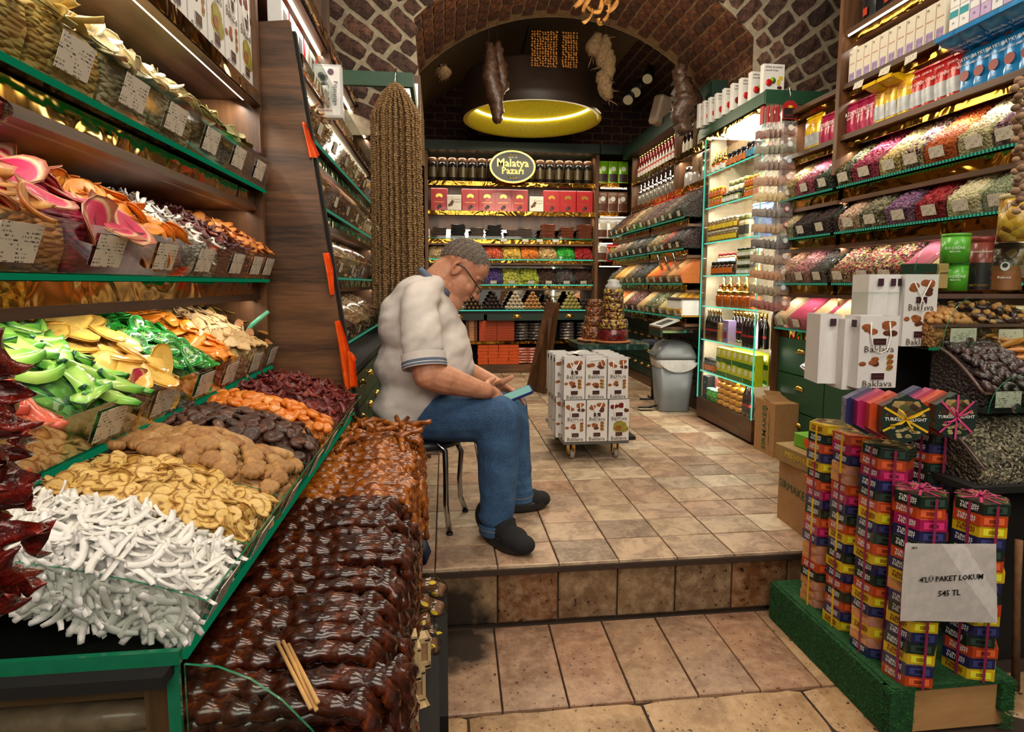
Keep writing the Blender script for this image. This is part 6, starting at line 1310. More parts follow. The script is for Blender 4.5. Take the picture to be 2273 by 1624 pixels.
# spotlights and speaker on the right haunch
for i, (px, py) in enumerate(((1437, 175), (1411, 205), (1394, 222))):
    p = at(px, py, 'y', 5.3); t = thing('spotlight', f'black spotlight on the dark ceiling, {["upper", "middle", "lower"][i]} of three', 'spotlight', p); mb = MB(); mb.lathe([(.05, 0), (.055, .04), (.04, .2), (.001, .2)], BLACK, 14, mx=trs((0, 0, 0), (-.7, .5, 0))); mb.obj('housing', t)
    mb = MB(); mb.lathe([(.045, -.002), (.001, -.001)], emit('spot_face', (210, 180, 130), .25), 14, mx=trs((0, 0, 0), (-.7, .5, 0))); mb.obj('lens', t)
p = at(1468, 245, 'y', 5.2); t = thing('loudspeaker', 'white loudspeaker fixed above the right rear shelves', 'speaker', p); mb = MB(); mb.box((-.08, -.06, -.13), (.08, .06, .12), plain('white_speaker', (150, 130, 110), .6), mx=trs((0, 0, 0), (.2, .15, .4)), bev=.02); mb.obj('cabinet', t); mb = MB(); mb.tube([(.05, .05, .05), (.25, .3, .2)], .015, BLACK); mb.obj('bracket', t)
p = at(1130, 285, 'y', 6.6); t = thing('air_conditioner', 'pale wall air conditioner in the dark under the lamp', 'air conditioner', p); mb = MB(); mb.box((-.36, -.1, -.1), (.36, .18, .1), plain('ac_white', (96, 84, 70), .5), bev=.02); mb.obj('casing', t); mb = MB(); mb.box((-.32, -.108, -.08), (.32, -.1, -.04), BLACK); mb.obj('vent', t)
# green beam and grey-brown bead bunch on the left
mb = MB(); mb.box((-.52, 3.13, 2.0), (-.15, 3.16, 2.07), GREEN); mb.box((-.17, 3.16, 2.0), (-.15, 3.75, 2.07), GREEN); tag(mb.obj('green_beam'), 'green painted beam at upper left from which the bead bunch hangs', 'beam')
hb = thing('bead_bunch', 'thick hanging bunch of grey brown dried fruit strings on a hook', 'dried fruit strings', (-.235, 3.05, 2.02))
mb = MB(); mb.tube([(0, 0, -.05), (0, 0, .0), (.005, .03, .05), (0, .06, .06), (0, .1, .03)], .003, CHROME, 6); mb.obj('hook', hb)
def jit(): return R.uniform(-.003, .003)
for k in range(74):
    a = R.uniform(0, 2*PI); rad = math.sqrt(R.random()) if k % 3 else 1.; x0, y0 = .118*rad*math.cos(a), .075*rad*math.sin(a)-.0; L = 1.12 if k % 4 else 1.0
    T = []; m = int(L/.0115)
    for i in range(m):
        s = i/m*L; q = min(1, s/.16)**.6; w = 1+.08*s; T.append(np.array(rmat((x0*q*w+jit(), y0*q*w+jit(), -.03-s-.05*rad*0), R.uniform(.62, .9), tilt=R.uniform(-.5, .5))))
    if k < 90: o = ob('fruit_string', scatter_mesh('fruit_string', bp, T, [BEADD], False), hb)
# mirror on the pier with walnut frame, amber strings beside it
mb = MB(); mb.box((-.32, 3.70, .0), (-.135, 3.745, 2.25), WALN); mb.box((-.30, 3.695, .02), (-.15, 3.70, 2.2), MIR); tag(mb.obj('pier_mirror'), 'tall narrow mirror in a walnut frame on the left pier', 'mirror')
mb = MB(); mb.box((-.36, 3.32, .0), (-.09, 3.68, .30), GREEN); mb.box((-.365, 3.315, .28), (-.085, 3.685, .30), DARK); mb.box((-.365, 3.315, 0), (-.086, 3.32, .06), WALNX); tag(mb.obj('low_cabinet'), 'low dark green cabinet on the floor behind the seated man', 'cabinet')
# orange bags hanging at the board edge
ORP = plain('orange_plastic', (240, 92, 20), .3, 0, .3, var=.1, bump=.3)
def obag(L, y, sd, lbl):
    mb = MB(); rr = random.Random(sd); P = [at(a, b_, 'y', y) for a, b_ in L]; n = len(P)//2
    for k in range(n-1):
        a, b_, c, d = P[k], P[k+1], P[2*n-2-k], P[2*n-1-k]; mb.grid(lambda u, v: tuple((a*(1-u)+d*u)*(1-v)+(b_*(1-u)+c*u)*v+Vector((0, -.012*math.sin(PI*2.5*u)-rr.uniform(0, .004), 0))), 6, 4, ORP)
    return tag(mb.obj('plastic_bag'), lbl, 'bag')
obag([(742, 712), (752, 770), (760, 830), (766, 865), (794, 858), (784, 800), (770, 750), (757, 711)], 2.14, 1, 'orange plastic bag folded at the lower edge of the leaning board')
obag([(768, 770), (772, 800), (776, 857), (795, 856), (790, 800), (793, 796)], 2.13, 2, 'corner of the orange plastic bag beside the drawers')
obag([(716, 562), (725, 610), (733, 655), (744, 652), (742, 600), (733, 560)], 2.16, 3, 'orange bag higher up along the board edge')
obag([(670, 272), (678, 310), (686, 352), (712, 346), (694, 310), (682, 272)], 2.18, 4, 'topmost orange bag beside the leaning board')

# ================================================================== FOREGROUND: syrup sausages, sweet boxes, counters
CHD = mt('dark_syrup_sausage', lambda: (lambda t: (t.col(t.ramp(t.noise(t.coord(), 40, 3), [(.35, lin((34, 12, 7))), (.6, lin((78, 32, 14))), (.75, lin((130, 60, 22)))])), t.bump(t.noise(t.coord(), 50, 2), .4, .006), t.set(Roughness=.25, Coat_Weight=.6, Coat_Roughness=.12))[2])(NT('dark_syrup_sausage')))
CHA = mt('amber_syrup_sausage', lambda: (lambda t: (t.col(t.ramp(t.noise(t.coord(), 40, 3), [(.35, lin((96, 44, 8))), (.6, lin((168, 92, 22))), (.75, lin((206, 130, 44)))])), t.bump(t.noise(t.coord(), 50, 2), .4, .006), t.set(Roughness=.25, Coat_Weight=.6, Coat_Roughness=.12))[2])(NT('amber_syrup_sausage')))
tbl = thing('sausage_table', 'dark table carrying the pile of syrup walnut sausages, glass at its near end', 'table', (-.2, 1.4, ZL))
mb = MB(); mb.box((-.14, -.66, .32), (.12, .60, .345), DARK); mb.obj('table_top', tbl); mb = MB(); mb.box((-.14, -.64, 0), (.08, .58, .32), DARK); mb.obj('table_base', tbl)
gp = [(-.125, -.225)]+[(-.125+.30*math.sin(a), .53-.755*(1-math.cos(a))) for a in [PI/2*i/12 for i in range(13)]]
mb = MB(); n = len(gp); V = [(x, y, z) for y in (.722, .726) for x, z in [(q[0]-.20+.0, q[1]) for q in gp]]
mb.add(V, [tuple(range(n)), tuple(range(2*n-1, n-1, -1))], GLASS); mb.add([V[i] for i in range(n)]+[V[i+n] for i in range(n)], [(i, i+1, i+1+n, i+n) for i in range(n-1)], EDGEG); o = mb.obj('end_glass', tbl); o.location = (.2, -1.4, -ZL)
def sausage(sd, L=.29, drop=.2, r=.0125, m=CHD, sag=0.):
    rr = random.Random(sd); mb = MB(); P = []; n = 34
    tot = L+drop; n = 46
    for i in range(n):
        s = i/(n-1)*tot
        if s < L-.03: x, z = s, .004*math.sin(s*40)
        else: a = min(PI/2, (s-L+.03)/.035); x, z = L-.03+.025*math.sin(a), -.025*(1-math.cos(a))-max(0, (s-L+.03)-.055)
        P.append((x, rr.uniform(-.003, .003)+.006*math.sin(s*9+sd), z+rr.uniform(-.002, .002)))
    n0 = 0; mb.tube(P, [r*(.6+.62*abs(math.sin(i*(.82+.11*(sd % 6))+sd*1.7)))*rr.uniform(.85, 1.15) for i in range(n)], m, 7); mb.v = [(a+rr.uniform(-.0018, .0018), b_+rr.uniform(-.0018, .0018), c+rr.uniform(-.0018, .0018)) for a, b_, c in mb.v]
    return mb.mesh('sausage')
sd_ = [sausage(s, r=.0135, m=CHD) for s in range(6)]; sa_ = [sausage(s+10, r=.0135, m=CHA) for s in range(6)]
def ztop(y): return .43+.075*(y-.8)/1.2 if y > .8 else .43
y = .76; i = 0
while y < 2.03:
    dk = y < 1.44; zt = ztop(y)
    for k in range(3):
        x0 = -.405+.015*k if k else R.uniform(-.41, -.365)
        if y < 1.0: x0 += .015
        o = ob('syrup_sausage', (sd_ if dk else sa_)[(i*3+k) % 6]); o.location = (x0+.012*k*0, y+(.012 if k == 1 else 0)+R.uniform(-.003, .003), zt-.028*k+R.uniform(-.004, .004)); o.rotation_euler = (R.uniform(-.3, .3), R.uniform(-.02, .02), R.uniform(-.05, .05)); o.scale = (1.0+R.uniform(-.07, .05), 1, 1)
        tag(o, ('dark brown glossy walnut sausage laid across the near half of the table' if dk else 'amber glossy walnut sausage laid across the far half of the table'), 'sweet sausage', 'dark walnut sausages' if dk else 'amber walnut sausages')
    y += .0235 if dk else .0215; i += 1
for k in range(70):                                    # tangled amber ones at the far end and edge
    far = k < 34; p = (R.uniform(-.33, -.12), R.uniform(1.82, 2.04), .50+R.uniform(.0, .03)) if far else (-.10+R.uniform(-.012, .03), R.uniform(1.5, 2.0), R.uniform(.26, .47))
    mb = MB(); L = .09; mb.tube([(0, 0, 0), (L*.3, .006, .004), (L*.6, -.004, 0), (L, .0, -.006)], [.007, .011, .008, .009], CHA, 6); mb.v = [(a+R.uniform(-.002, .002), b_+R.uniform(-.002, .002), c+R.uniform(-.002, .002)) for a, b_, c in mb.v]
    if k == 0: tmesh = [mb.mesh('sausage_end')]
    elif k < 5: tmesh.append(mb.mesh('sausage_end'))
    o = ob('sausage_end', tmesh[k % len(tmesh)]); o.location = p; o.rotation_euler = (R.uniform(-3, 3), R.uniform(-.3, .3) if far else PI/2+R.uniform(-.25, .25), R.uniform(0, 6) if far else R.uniform(-.4, .4)); tag(o, 'tangled amber sausage tip at the far end of the pile' if far else 'amber sausage tip hanging over the aisle edge of the pile', 'sweet sausage', 'amber tips at the far end' if far else 'amber tips over the edge')
for k in range(46):                                    # cut ends stacked on the aisle side
    yv = .80+.0275*k; 
    for q in range(5):
        o = ob('walnut_sausage', (sd_ if yv < 1.42 else sa_)[(k+q) % 6]); o.location = (-.40, yv+R.uniform(-.006, .006), ztop(yv)-.085-.055*q); o.scale = (.98+R.uniform(-.02, .03), 1.1, .35)
        tag(o, 'lower sausage in the stack, its end showing on the aisle side of the table', 'sweet sausage', 'lower layers of the sausage pile')
STK = plain('bamboo', (206, 160, 98), .6)
for i, (a, b_) in enumerate((((616, 1427), (690, 1572)), ((628, 1423), (703, 1576)), ((640, 1430), (706, 1560)))):
    p, q = at(*a, 'y', .86), at(*b_, 'y', .735); mb = MB(); mb.tube([p, q], .003, STK, 6); tag(mb.obj('wooden_skewer'), f'bare wooden skewer lying on the near dark sausages, {["left", "middle", "right"][i]} of three', 'skewer')
# packets and wooden boxes on the aisle side
SOAP = plain('birch_box', (206, 180, 134), .55, var=.08, scale=15); BRN = plain('brown_sweet', (130, 84, 50), .5, var=.4, scale=60)
wb0 = thing('wooden_box', 'x', 'box', group='wooden window boxes'); mb = MB(); w, h, d = .05, .072, .028
for q in ((-w/2, -d/2, 0, -w/2+.007, d/2, h), (w/2-.007, -d/2, 0, w/2, d/2, h), (-w/2, -d/2, 0, w/2, d/2, .016), (-w/2, -d/2, h-.012, w/2, d/2, h)): mb.box(q[:3], q[3:], SOAP)
mb.obj('frame', wb0); mb = MB(); mb.box((-w/2+.006, -d/2+.005, .01), (w/2-.006, d/2, h-.01), plain('tan_content', (176, 136, 96), .6, var=.3)); mb.obj('content', wb0); mb = MB()
for q in (-.018, .018): lab(mb, .012, .003, -d/2-.0002, h-.006, INK, q); lab(mb, .012, .004, -d/2-.0002, .006, INK, q)
mb.obj('printed_marks', wb0)
k = 0
for (px, py, yv, a) in ((895, 1590, 1.0, 8), (925, 1600, 1.14, 12), (885, 1525, 1.03, 6), (915, 1520, 1.16, 10), (905, 1470, 1.12, 5), (928, 1445, 1.22, 8), (897, 1445, 1.10, 0), (928, 1540, 1.24, 60), (935, 1600, 1.20, 20), (880, 1600, .95, 5)):
    p = at(px, py, 'y', yv); put(wb0, (p.x, p.y, p.z-.036), a+8, label=f'small pale wooden window box at the foot of the sausage pile, {NUM[k]} in the heap'); k += 1
mb = MB(); mb.box((-.125, .98, ZL), (-.02, 1.30, at(900, 1620, 'y', 1.05).z-.02), DARK); mb.box((-.115, 1.30, ZL), (.0, 1.9, -.02), DARK); tag(mb.obj('side_stand'), 'low dark stand under the packets beside the sausage table', 'stand')
for i, (px, py, yv) in enumerate(((945, 1290, 1.80), (930, 1325, 1.72), (960, 1340, 1.76), (935, 1375, 1.62), (955, 1395, 1.66), (915, 1405, 1.48), (945, 1425, 1.52), (925, 1440, 1.42), (965, 1300, 1.86))):
    p = at(px, py, 'y', yv); t = thing('sweet_packet', f'clear packet of brown sweets with yellow sticker in the heap on the aisle side, {NUM[i]}', 'packet', p-Vector((0, 0, .02))); t.rotation_euler = (R.uniform(-.2, .2), R.uniform(-.5, .5), R.uniform(-.4, .4))
    mb = MB(); mb.box((-.03, -.03, 0), (.03, .03, .022), BRN, bev=.006); mb.obj('sweets', t); mb = MB(); mb.lathe([(.03, -.004), (.042, .0), (.044, .02), (.03, .034), (.008, .04)], BAGPL, 10); mb.v = [(a+R.uniform(-.004, .004), b_+R.uniform(-.004, .004), c+R.uniform(-.003, .003)) for a, b_, c in mb.v]; mb.obj('film', t)
    mb = MB(); mb.lathe([(.012, 0), (.012, .001)], YEL, 12, mx=trs((.01, -.036, .024), (1.1, 0, 0)), sy=.5); mb.obj('sticker', t)
mb = MB(); mb.tube(pp([(935, 1200), (942, 1225), (938, 1250)], 1.95), [.02, .024, .014], plain('navy_sandal', (28, 40, 66), .5), 8); tag(mb.obj('navy_scoop'), 'dark navy plastic scoop hanging at the end of the sausage pile', 'scoop')
# inside the low cabinet at the near left: wrapped rolls
for i in range(7):
    z = .262+.043*(i % 4); x = -.56-.05*(i//4); mb = MB(); mb.tube([(x-.14, 0, 0), (x-.05, .002, .001), (x+.05, 0, 0), (x+.14, 0, 0)], [.019, .021, .02, .019], plain('wrapped_roll', (150, 120, 98), .35, 0, .3, var=.3, bump=.5), 10)
    o = mb.obj('wrapped_roll'); o.location = (.02, .83+.045*(i//4), z); tag(o, f'film wrapped brown roll in the dark cabinet under the coconut, {NUM[i]} of the stack', 'roll')
# chilli garland at the far left
CHL = mt('dried_chilli', lambda: (lambda t: (t.col(t.ramp(t.noise(t.coord(), 22, 4), [(.35, lin((52, 10, 8))), (.6, lin((128, 26, 14))), (.75, lin((176, 60, 20)))])), t.bump(t.noise(t.coord(), 30, 3), .8, .01), t.set(Roughness=.22, Coat_Weight=.5))[2])(NT('dried_chilli')))
cm2 = many(strip_mesh, 5, .11, .04, .012, CHL, bend=.9, curl=.7, taper=.8, wav=.25)
cp = [(20, 260), (10, 300), (30, 790), (12, 830), (28, 870), (50, 905), (20, 940), (45, 960), (70, 990), (25, 1010), (50, 1050), (80, 1075), (30, 1090), (60, 1120), (25, 1150), (55, 1180), (80, 1210), (20, 1220), (50, 1260), (90, 1290), (30, 1300), (60, 1330), (15, 1340), (5, 1000), (0, 1080), (8, 1180), (0, 1260)]
for i, (px, py) in enumerate(cp):
    p = at(px-22, py, 'y', .50+.02*(i % 3)); o = ob('dried_chilli', cm2[i % 5]); o.matrix_world = rmat(p, R.uniform(.36, .5), tilt=R.uniform(.7, 1.7), yaw=R.uniform(-.9, 1.4)); tag(o, 'dark red dried chilli in the bunch hanging at the far left edge', 'chilli', 'dried chillies')
# ---- turf covered platform with towers of sweet boxes
TURF = plain('turf_green', (24, 74, 34), .95, var=.5, scale=80, bump=1.); PLY = wood('plywood', (176, 128, 76), (206, 160, 104), (.3, 1, 1), .7, 5)
zt = -.085; c00, c10, c01 = at(1752, 1306, 'z', zt), at(2222, 1497, 'z', zt), at(1990, 1537, 'z', zt)
PXa, PXb, PYa, PYb = 1.205, 1.56, 1.35, 1.93
plt = thing('platform', 'plywood platform wrapped in green artificial turf under the sweet box towers', 'platform', (1.38, 1.64, ZL))
mb = MB(); mb.box((PXa+.01, PYa+.01, ZL), (PXb-.01, PYb, zt-.012), PLY); o = mb.obj('plywood_box', plt); o.location = (-1.38, -1.64, -ZL)
mb = MB(); mb.box((PXa-.01, PYa, zt-.012), (PXb, PYb, zt), TURF); mb.box((PXa-.022, PYa+.02, ZL+.002), (PXa+.012, PYb, zt-.004), TURF); mb.box((PXa-.02, PYa-.006, ZL+.002), (PXa+.05, PYa+.03, zt-.004), TURF); mb.box((PXb-.04, PYa-.005, ZL+.05), (PXb, PYa+.02, zt-.004), TURF); o = mb.obj('turf', plt); o.location = (-1.38, -1.64, -ZL)
fib = [sliver(.016, .0016, sd=i) for i in range(5)]; T = []
for k in range(5200):
    q = R.random()
    if q < .55: p = (PXa-.021, R.uniform(PYa, PYb), R.uniform(ZL, zt)); nn = (-1, 0, .25)
    elif q < .85: p = (R.uniform(PXa-.02, PXb), R.uniform(PYa, PYb), zt); nn = (0, -.3, 1)
    else: p = (R.choice((R.uniform(PXa-.02, PXa+.05), R.uniform(PXb-.04, PXb))), PYa-.006, R.uniform(ZL, zt)); nn = (0, -1, 0)
    T.append(np.array(rmat(p, R.uniform(.7, 1.2), tilt=PI/2+R.gauss(0, .5), normal=nn)))
o = ob('turf_pile', scatter_mesh('turf_pile', fib, T, cm((30, 96, 44), (20, 66, 30), (44, 120, 54)), False, [R.randrange(3) for _ in T]), plt); o['kind'] = 'stuff'; o.location = (-1.38, -1.64, -ZL)
HC = {'green': (26, 44, 34), 'orange': (196, 72, 30), 'magenta': (168, 26, 84), 'navy': (34, 38, 84), 'yellow': (222, 184, 30), 'pattern': (196, 140, 116)}
HM = {k: plain('sweet_box_'+k, c, .25, 0, .7, var=.06) for k, c in HC.items()}; HM['pattern'] = chunks('picture_printed_card', [(206, 150, 130), (176, 60, 50), (226, 190, 160), (120, 60, 50), (230, 160, 90)], 45, .15, .25, .6)
NUTP = chunks('nut_print', [(60, 44, 30), (120, 90, 50), (190, 160, 100), (40, 34, 28), (90, 96, 50)], 55, .15, .25, .6)
HR, HH = .068, .0305
def hexbox(col, tf=True):
    t = thing('sweet_box', 'x', 'box', group=None); m = HM[col]; mb = MB(); mb.prism(hexo(HR, -PI/2), 0, HH, m); mb.obj('box_body', t)
    mb = MB(); mb.prism(hexo(HR*.93, -PI/2), HH, HH+.0006, NUTP if col != 'pattern' else m); mb.prism([p for p in hexo(HR*.93, -PI/2) if p[1] < .01]+[(HR*.8, .0), (-HR*.8, 0)][:0], HH+.0006, HH+.001, m); mb.obj('lid_print', t)
    tm_ = plain('dark_red_ink', (120, 30, 20), .4) if col == 'yellow' else WT
    if col != 'pattern':
        for k, s in ((-1, 1), (1, .9)):
            if k == 1:
                mb = MB(); mb.box((-.025, -.0006, .006), (.025, 0, HH-.006), plain('pale_'+col, tuple(min(255, int(c*1.25+25)) for c in HC[col]), .35)); mb.box((-.012, -.001, .010), (.012, -.0004, HH-.010), INK if 0 else plain('stamp_'+col, tuple(int(c*.8) for c in HC[col]), .5)); q = mb.obj('side_panel', t)
            else: q = text('TURKISH\nDELIGHT', .0112, tm_, t, (0, 0, 0), bold=.00022)
            a = -PI/2+k*PI/6; ap = HR*math.cos(PI/6); q.location = (math.cos(a)*ap*1.008, math.sin(a)*ap*1.008, 0 if k == 1 else HH*.5); q.rotation_euler = (PI/2 if k == -1 else 0, 0, a+PI/2)
    return t
HB = {k: hexbox(k) for k in HC}
RBP = plain('pink_ribbon', (214, 70, 130), .35, coat=.3); RBY = plain('yellow_ribbon', (236, 190, 30), .35, coat=.3); RBR = plain('dark_pink_ribbon', (150, 40, 80), .35, coat=.3)
def tower(tn, px, py, cols, rot, dy=.062, rib=RBR):
    c = at(px, py, 'z', zt); dn = math.hypot(c.x, c.y); x, y = c.x+c.x/dn*dy, c.y+c.y/dn*dy; rot -= math.atan2(c.x, c.y); z = zt+.001; n = len(cols)
    for i, cc in enumerate(cols):
        put(HB[cc], (x+R.uniform(-.003, .003), y+R.uniform(-.003, .003), z), math.degrees(rot)+R.uniform(-5, 5), label=f'{cc if cc != "pattern" else "picture printed"} sweet box, {NUM[i] if i < 12 else ["thirteenth", "fourteenth", "fifteenth", "sixteenth", "seventeenth", "eighteenth", "nineteenth", "twentieth"][i-12]} from the bottom of the {tn} tower'); z += HH+.0008
    for g in range(0, n, 4):                         # a ribbon round every four boxes
        z0, z1 = zt+.001+g*(HH+.0008), zt+.001+min(n, g+4)*(HH+.0008)-.001; mb = MB()
        for a, s in ((-.38, 1), (.52, 1)):
            an = -PI/2+rot+a; r = HR*math.cos(PI/6)/max(.5, math.cos(((an-rot+PI/2+PI/6) % (PI/3))-PI/6))+.003; ax, ay = x+r*math.cos(an), y+r*math.sin(an); tx, ty = -math.sin(an)*.0035, math.cos(an)*.0035
            mb.add([(ax-tx, ay-ty, z0), (ax+tx, ay+ty, z0), (ax+tx, ay+ty, z1), (ax-tx, ay-ty, z1)], [(0, 1, 2, 3)], rib if g % 8 else (RBY if tn in ('leftmost', 'second') else RBR))
        tag(mb.obj('ribbon'), f'ribbon round {["the lowest", "the second", "the third", "the fourth", "the topmost"][g//4]} four boxes of the {tn} sweet box tower', 'ribbon')
    return x, y, z
G, O, M_, N, Y, P_ = 'green', 'orange', 'magenta', 'navy', 'yellow', 'pattern'
tD = tower('front', 2013, 1522, [O, N, Y, G, N, Y, G, N, P_, Y, N, O, G, N, M_, O, G], 0.)
tE = tower('right', 2144, 1504, [Y, N, O, G, N, Y, O, G, N, Y, O, G, N, Y, O, G], .04)
tC = tower('third', 1940, 1462, [N, P_, Y, P_, N, Y, O, G, N, Y, O, G, N, Y, O, G, N, M_, O, G], -.25)
tB = tower('second', 1878, 1402, [Y, N, O, G, O, N, Y, G, N, Y, O, G, N, M_, O, P_, P_, N, M_, O], -.3)
tA = tower('leftmost', 1822, 1353, [P_, P_, P_, G, O, P_, P_, N, M_, O, G, N, M_, O, G, Y, N, O, G, Y], -.3)
tF = tower('rear', 2035, 1420, [G, O, N, G]*5+[N, M_, O, G][:0], .0, dy=.16)
def bow(x, y, z, m, lbl, mx=None):
    mb = MB()
    for a in (0, PI/2, .8, 2.5): mb.add([(x+HR*.9*math.cos(a+s)*k, y+HR*.9*math.sin(a+s)*k, z+.001) for k in (1, -1) for s in (-.05, .05)], [(0, 1, 2, 3)], m)
    for a in (.3, 2.2, 3.6, 5.2): mb.tube([(x, y, z+.002), (x+.02*math.cos(a), y+.02*math.sin(a), z+.015), (x+.04*math.cos(a), y+.04*math.sin(a), z+.006)], .002, m, 4)
    return tag(mb.obj('bow'), lbl, 'ribbon')
bow(tD[0], tD[1], tD[2], RBP, 'pink ribbon bow on top of the front sweet box tower'); bow(tE[0], tE[1], tE[2], RBP, 'pink ribbon bow on top of the right sweet box tower')
# two packs of four boxes standing on edge
for (px, py, yv, rb, a0, nm) in ((2003, 928, 1.42, RBY, -.25, 'yellow ribbon'), (2113, 922, 1.50, RBP, -.12, 'pink ribbon')):
    p = at(px, py, 'y', yv)
    for i, cc in enumerate((G, O, M_, N)):
        d = Vector((math.sin(a0)*.0+-.018*i*1.0, .0305*i, 0)); M = Matrix.Translation(p+Vector((-.012*i, .031*i, .001*i))) @ Matrix.Rotation(a0, 4, 'Z') @ Matrix.Rotation(PI/2, 4, 'X') @ Matrix.Rotation(PI/6, 4, 'Z') @ Matrix.Translation((0, 0, -HH/2))
        t = thing('sweet_box', f'{cc} sweet box standing on edge in the {nm} pack, {NUM[i]} from the front', 'box'); mb = MB(); mb.prism(hexo(HR, 0), 0, HH, HM[cc]); mb.obj('box_body', t)
        if i == 0:
            mb = MB(); mb.prism([(q[0]*.95, q[1]*.95) for q in hexo(HR, PI/6-PI/6)], HH, HH+.0005, HM[cc]); 
            mb.add([(HR*.93*math.cos(a), HR*.93*math.sin(a), HH+.001) for a in (0-PI/6+0, PI/6+0, PI/2+0)][:0] or [(math.cos(PI/6)*0, 0, HH+.001)]*0+[(-.05, .01, HH+.001), (.0, .002, HH+.001), (.05, .01, HH+.001), (.03, .05, HH+.001), (-.03, .05, HH+.001)], [(0, 1, 2, 3, 4)], NUTP)
            rr = random.Random(3)
            for k in range(16): x_, y_ = rr.uniform(-.032, .032), rr.uniform(-.048, -.018); mb.add([(x_+.006*math.cos(a)*1.3, y_+.004*math.sin(a), HH+.0016) for a in [2*PI*j/7 for j in range(7)]], [tuple(range(7))], plain('pistachio_shell', (190, 176, 120), .5))
            q = mb.obj('front_print', t); q.rotation_euler = (0, 0, -PI/6); text('TURKISH DELIGHT', .0125, WT, t, (.0, -.0, HH+.0018), (0, 0, -PI/6), bold=.00025)
        t.matrix_world = M
    mb = MB()
    F_ = Matrix.Translation(p) @ Matrix.Rotation(a0, 4, 'Z')
    for a in (PI/6+.25, PI-PI/6-.25, PI/2) if rb is RBP else (PI/6, PI-PI/6): mb.add([tuple(F_ @ Vector((HR*.95*math.cos(a)*k-math.sin(a)*s, -HH/2-.004, HR*.95*math.sin(a)*k+math.cos(a)*s))) for k, s in ((1, -.003), (1, .003), (-1, .003), (-1, -.003))], [(0, 1, 2, 3)], rb)
    for k in range(4): a = .6+1.5*k; mb.tube([F_ @ Vector((0, -.02, 0)), F_ @ Vector((.02*math.cos(a), -.032, .02*math.sin(a))), F_ @ Vector((.045*math.cos(a), -.024, .035*math.sin(a)))], .0025, rb, 4)
    tag(mb.obj('ribbon'), f'{nm} and bow round the pack of sweet boxes standing on edge', 'ribbon')
mb = MB(); mb.box((tC[0]-.02, 1.52, tC[2]), (tC[0]+.1, 1.6, at(2003, 985, 'y', 1.5).z-.0), DARK) if 0 else None
# paper bags on the towers
bag5 = thing('paper_bag', 'x', 'bag')
pz = at(1935, 862, 'y', 1.60); p1 = at(1950, 862, 'y', 1.6)
b5 = dup(bag1, (p1.x, 1.645, p1.z), (0, 0, -.0), 'front white baklava paper bag standing on the sweet box towers', scale=(1.08, 1, .93)); b5b = dup(bag2, (p1.x-.085, 1.75, p1.z+.0), (0, 0, 1.35), 'plain side of a white paper bag left of the front one', scale=(.9, .9, .93)); b5c = dup(bag2, (p1.x-.045, 1.70, p1.z-.012), (0, 0, 1.45), 'second plain sided white paper bag between the other two', scale=(.8, .8, .93))
p2 = at(2037, 768, 'y', 1.78); b6 = dup(bag2, (p2.x, 1.815, p2.z), (0, 0, 0), 'rear white baklava paper bag with a twisted cord loop', scale=(1.02, 1, 1.02)); b6b = dup(bag1, (p2.x-.125, 1.86, p2.z+.0), (0, 0, 1.4), 'plain sided bag left of the rear baklava bag', scale=(.9, .9, 1.02)); b6c = dup(bag1, (p2.x-.075, 1.86, p2.z), (0, 0, 1.4), 'narrow plain bag side touching the rear baklava bag', scale=(.8, .8, 1.02))
bpy.data.objects.remove(bag5)
grt = thing('metal_grater', 'grey ridged metal tray edge poking out left of the paper bags', 'tray', at(1825, 815, 'y', 1.9)); mb = MB(); mb.box((-.05, -.05, -.004), (.05, .05, .004), CHROME, mx=trs((0, 0, 0), (.5, -.5, 0))); [mb.box((-.045+.012*i, -.048, .004), (-.038+.012*i, .048, .009), CHROME, mx=trs((0, 0, 0), (.5, -.5, 0))) for i in range(8)]; mb.obj('ridged_plate', grt)
# the price sign in its plastic sleeve
sg = [at(2010, 1205, 'y', 1.30), at(2213, 1207, 'y', 1.30), at(2212, 1381, 'y', 1.31), at(1998, 1378, 'y', 1.31)]
sn = thing('price_sign', 'white paper price sign in a clear plastic sleeve on the sweet box towers', 'sign', sg[3]); o0 = sg[3]
mb = MB(); q = [p-o0 for p in sg]; nrm_ = (q[1]-q[0]).cross(q[3]-q[0]).normalized(); nrm_ = nrm_ if nrm_.y < 0 else -nrm_
mb.grid(lambda u, v: tuple((q[3]*(1-u)+q[2]*u)*(1-v)+(q[0]*(1-u)+q[1]*u)*v+Vector((0, .002*math.sin(5*u+3*v), 0))), 12, 8, plain('sign_paper', (236, 230, 226), .45, coat=.3)); mb.obj('paper', sn)
mb = MB(); mb.grid(lambda u, v: tuple((q[3]*(1-u)+q[2]*u)*(1-v)+(q[0]*(1-u)+q[1]*u)*v+Vector(((u-.45)*.02, -.003+.003*math.sin(7*u+4*v), (v-.5)*.012))), 12, 8, glass('sleeve_film', (.97, .96, .95), .05, .12)); mb.obj('sleeve', sn)
ctr = lambda u, v: (q[3]*(1-u)+q[2]*u)*(1-v)+(q[0]*(1-u)+q[1]*u)*v+Vector((0, -.0045, 0))
text("4'LÜ PAKET LOKUM", .0205, INK, sn, ctr(.5, .57), (PI/2, 0, .0), bold=.00025); text('545 TL', .022, INK, sn, ctr(.48, .38), (PI/2, 0, .0), bold=.00025); text('891', .010, INK, sn, ctr(.09, .95), (PI/2, 0, 0), bold=.0001)
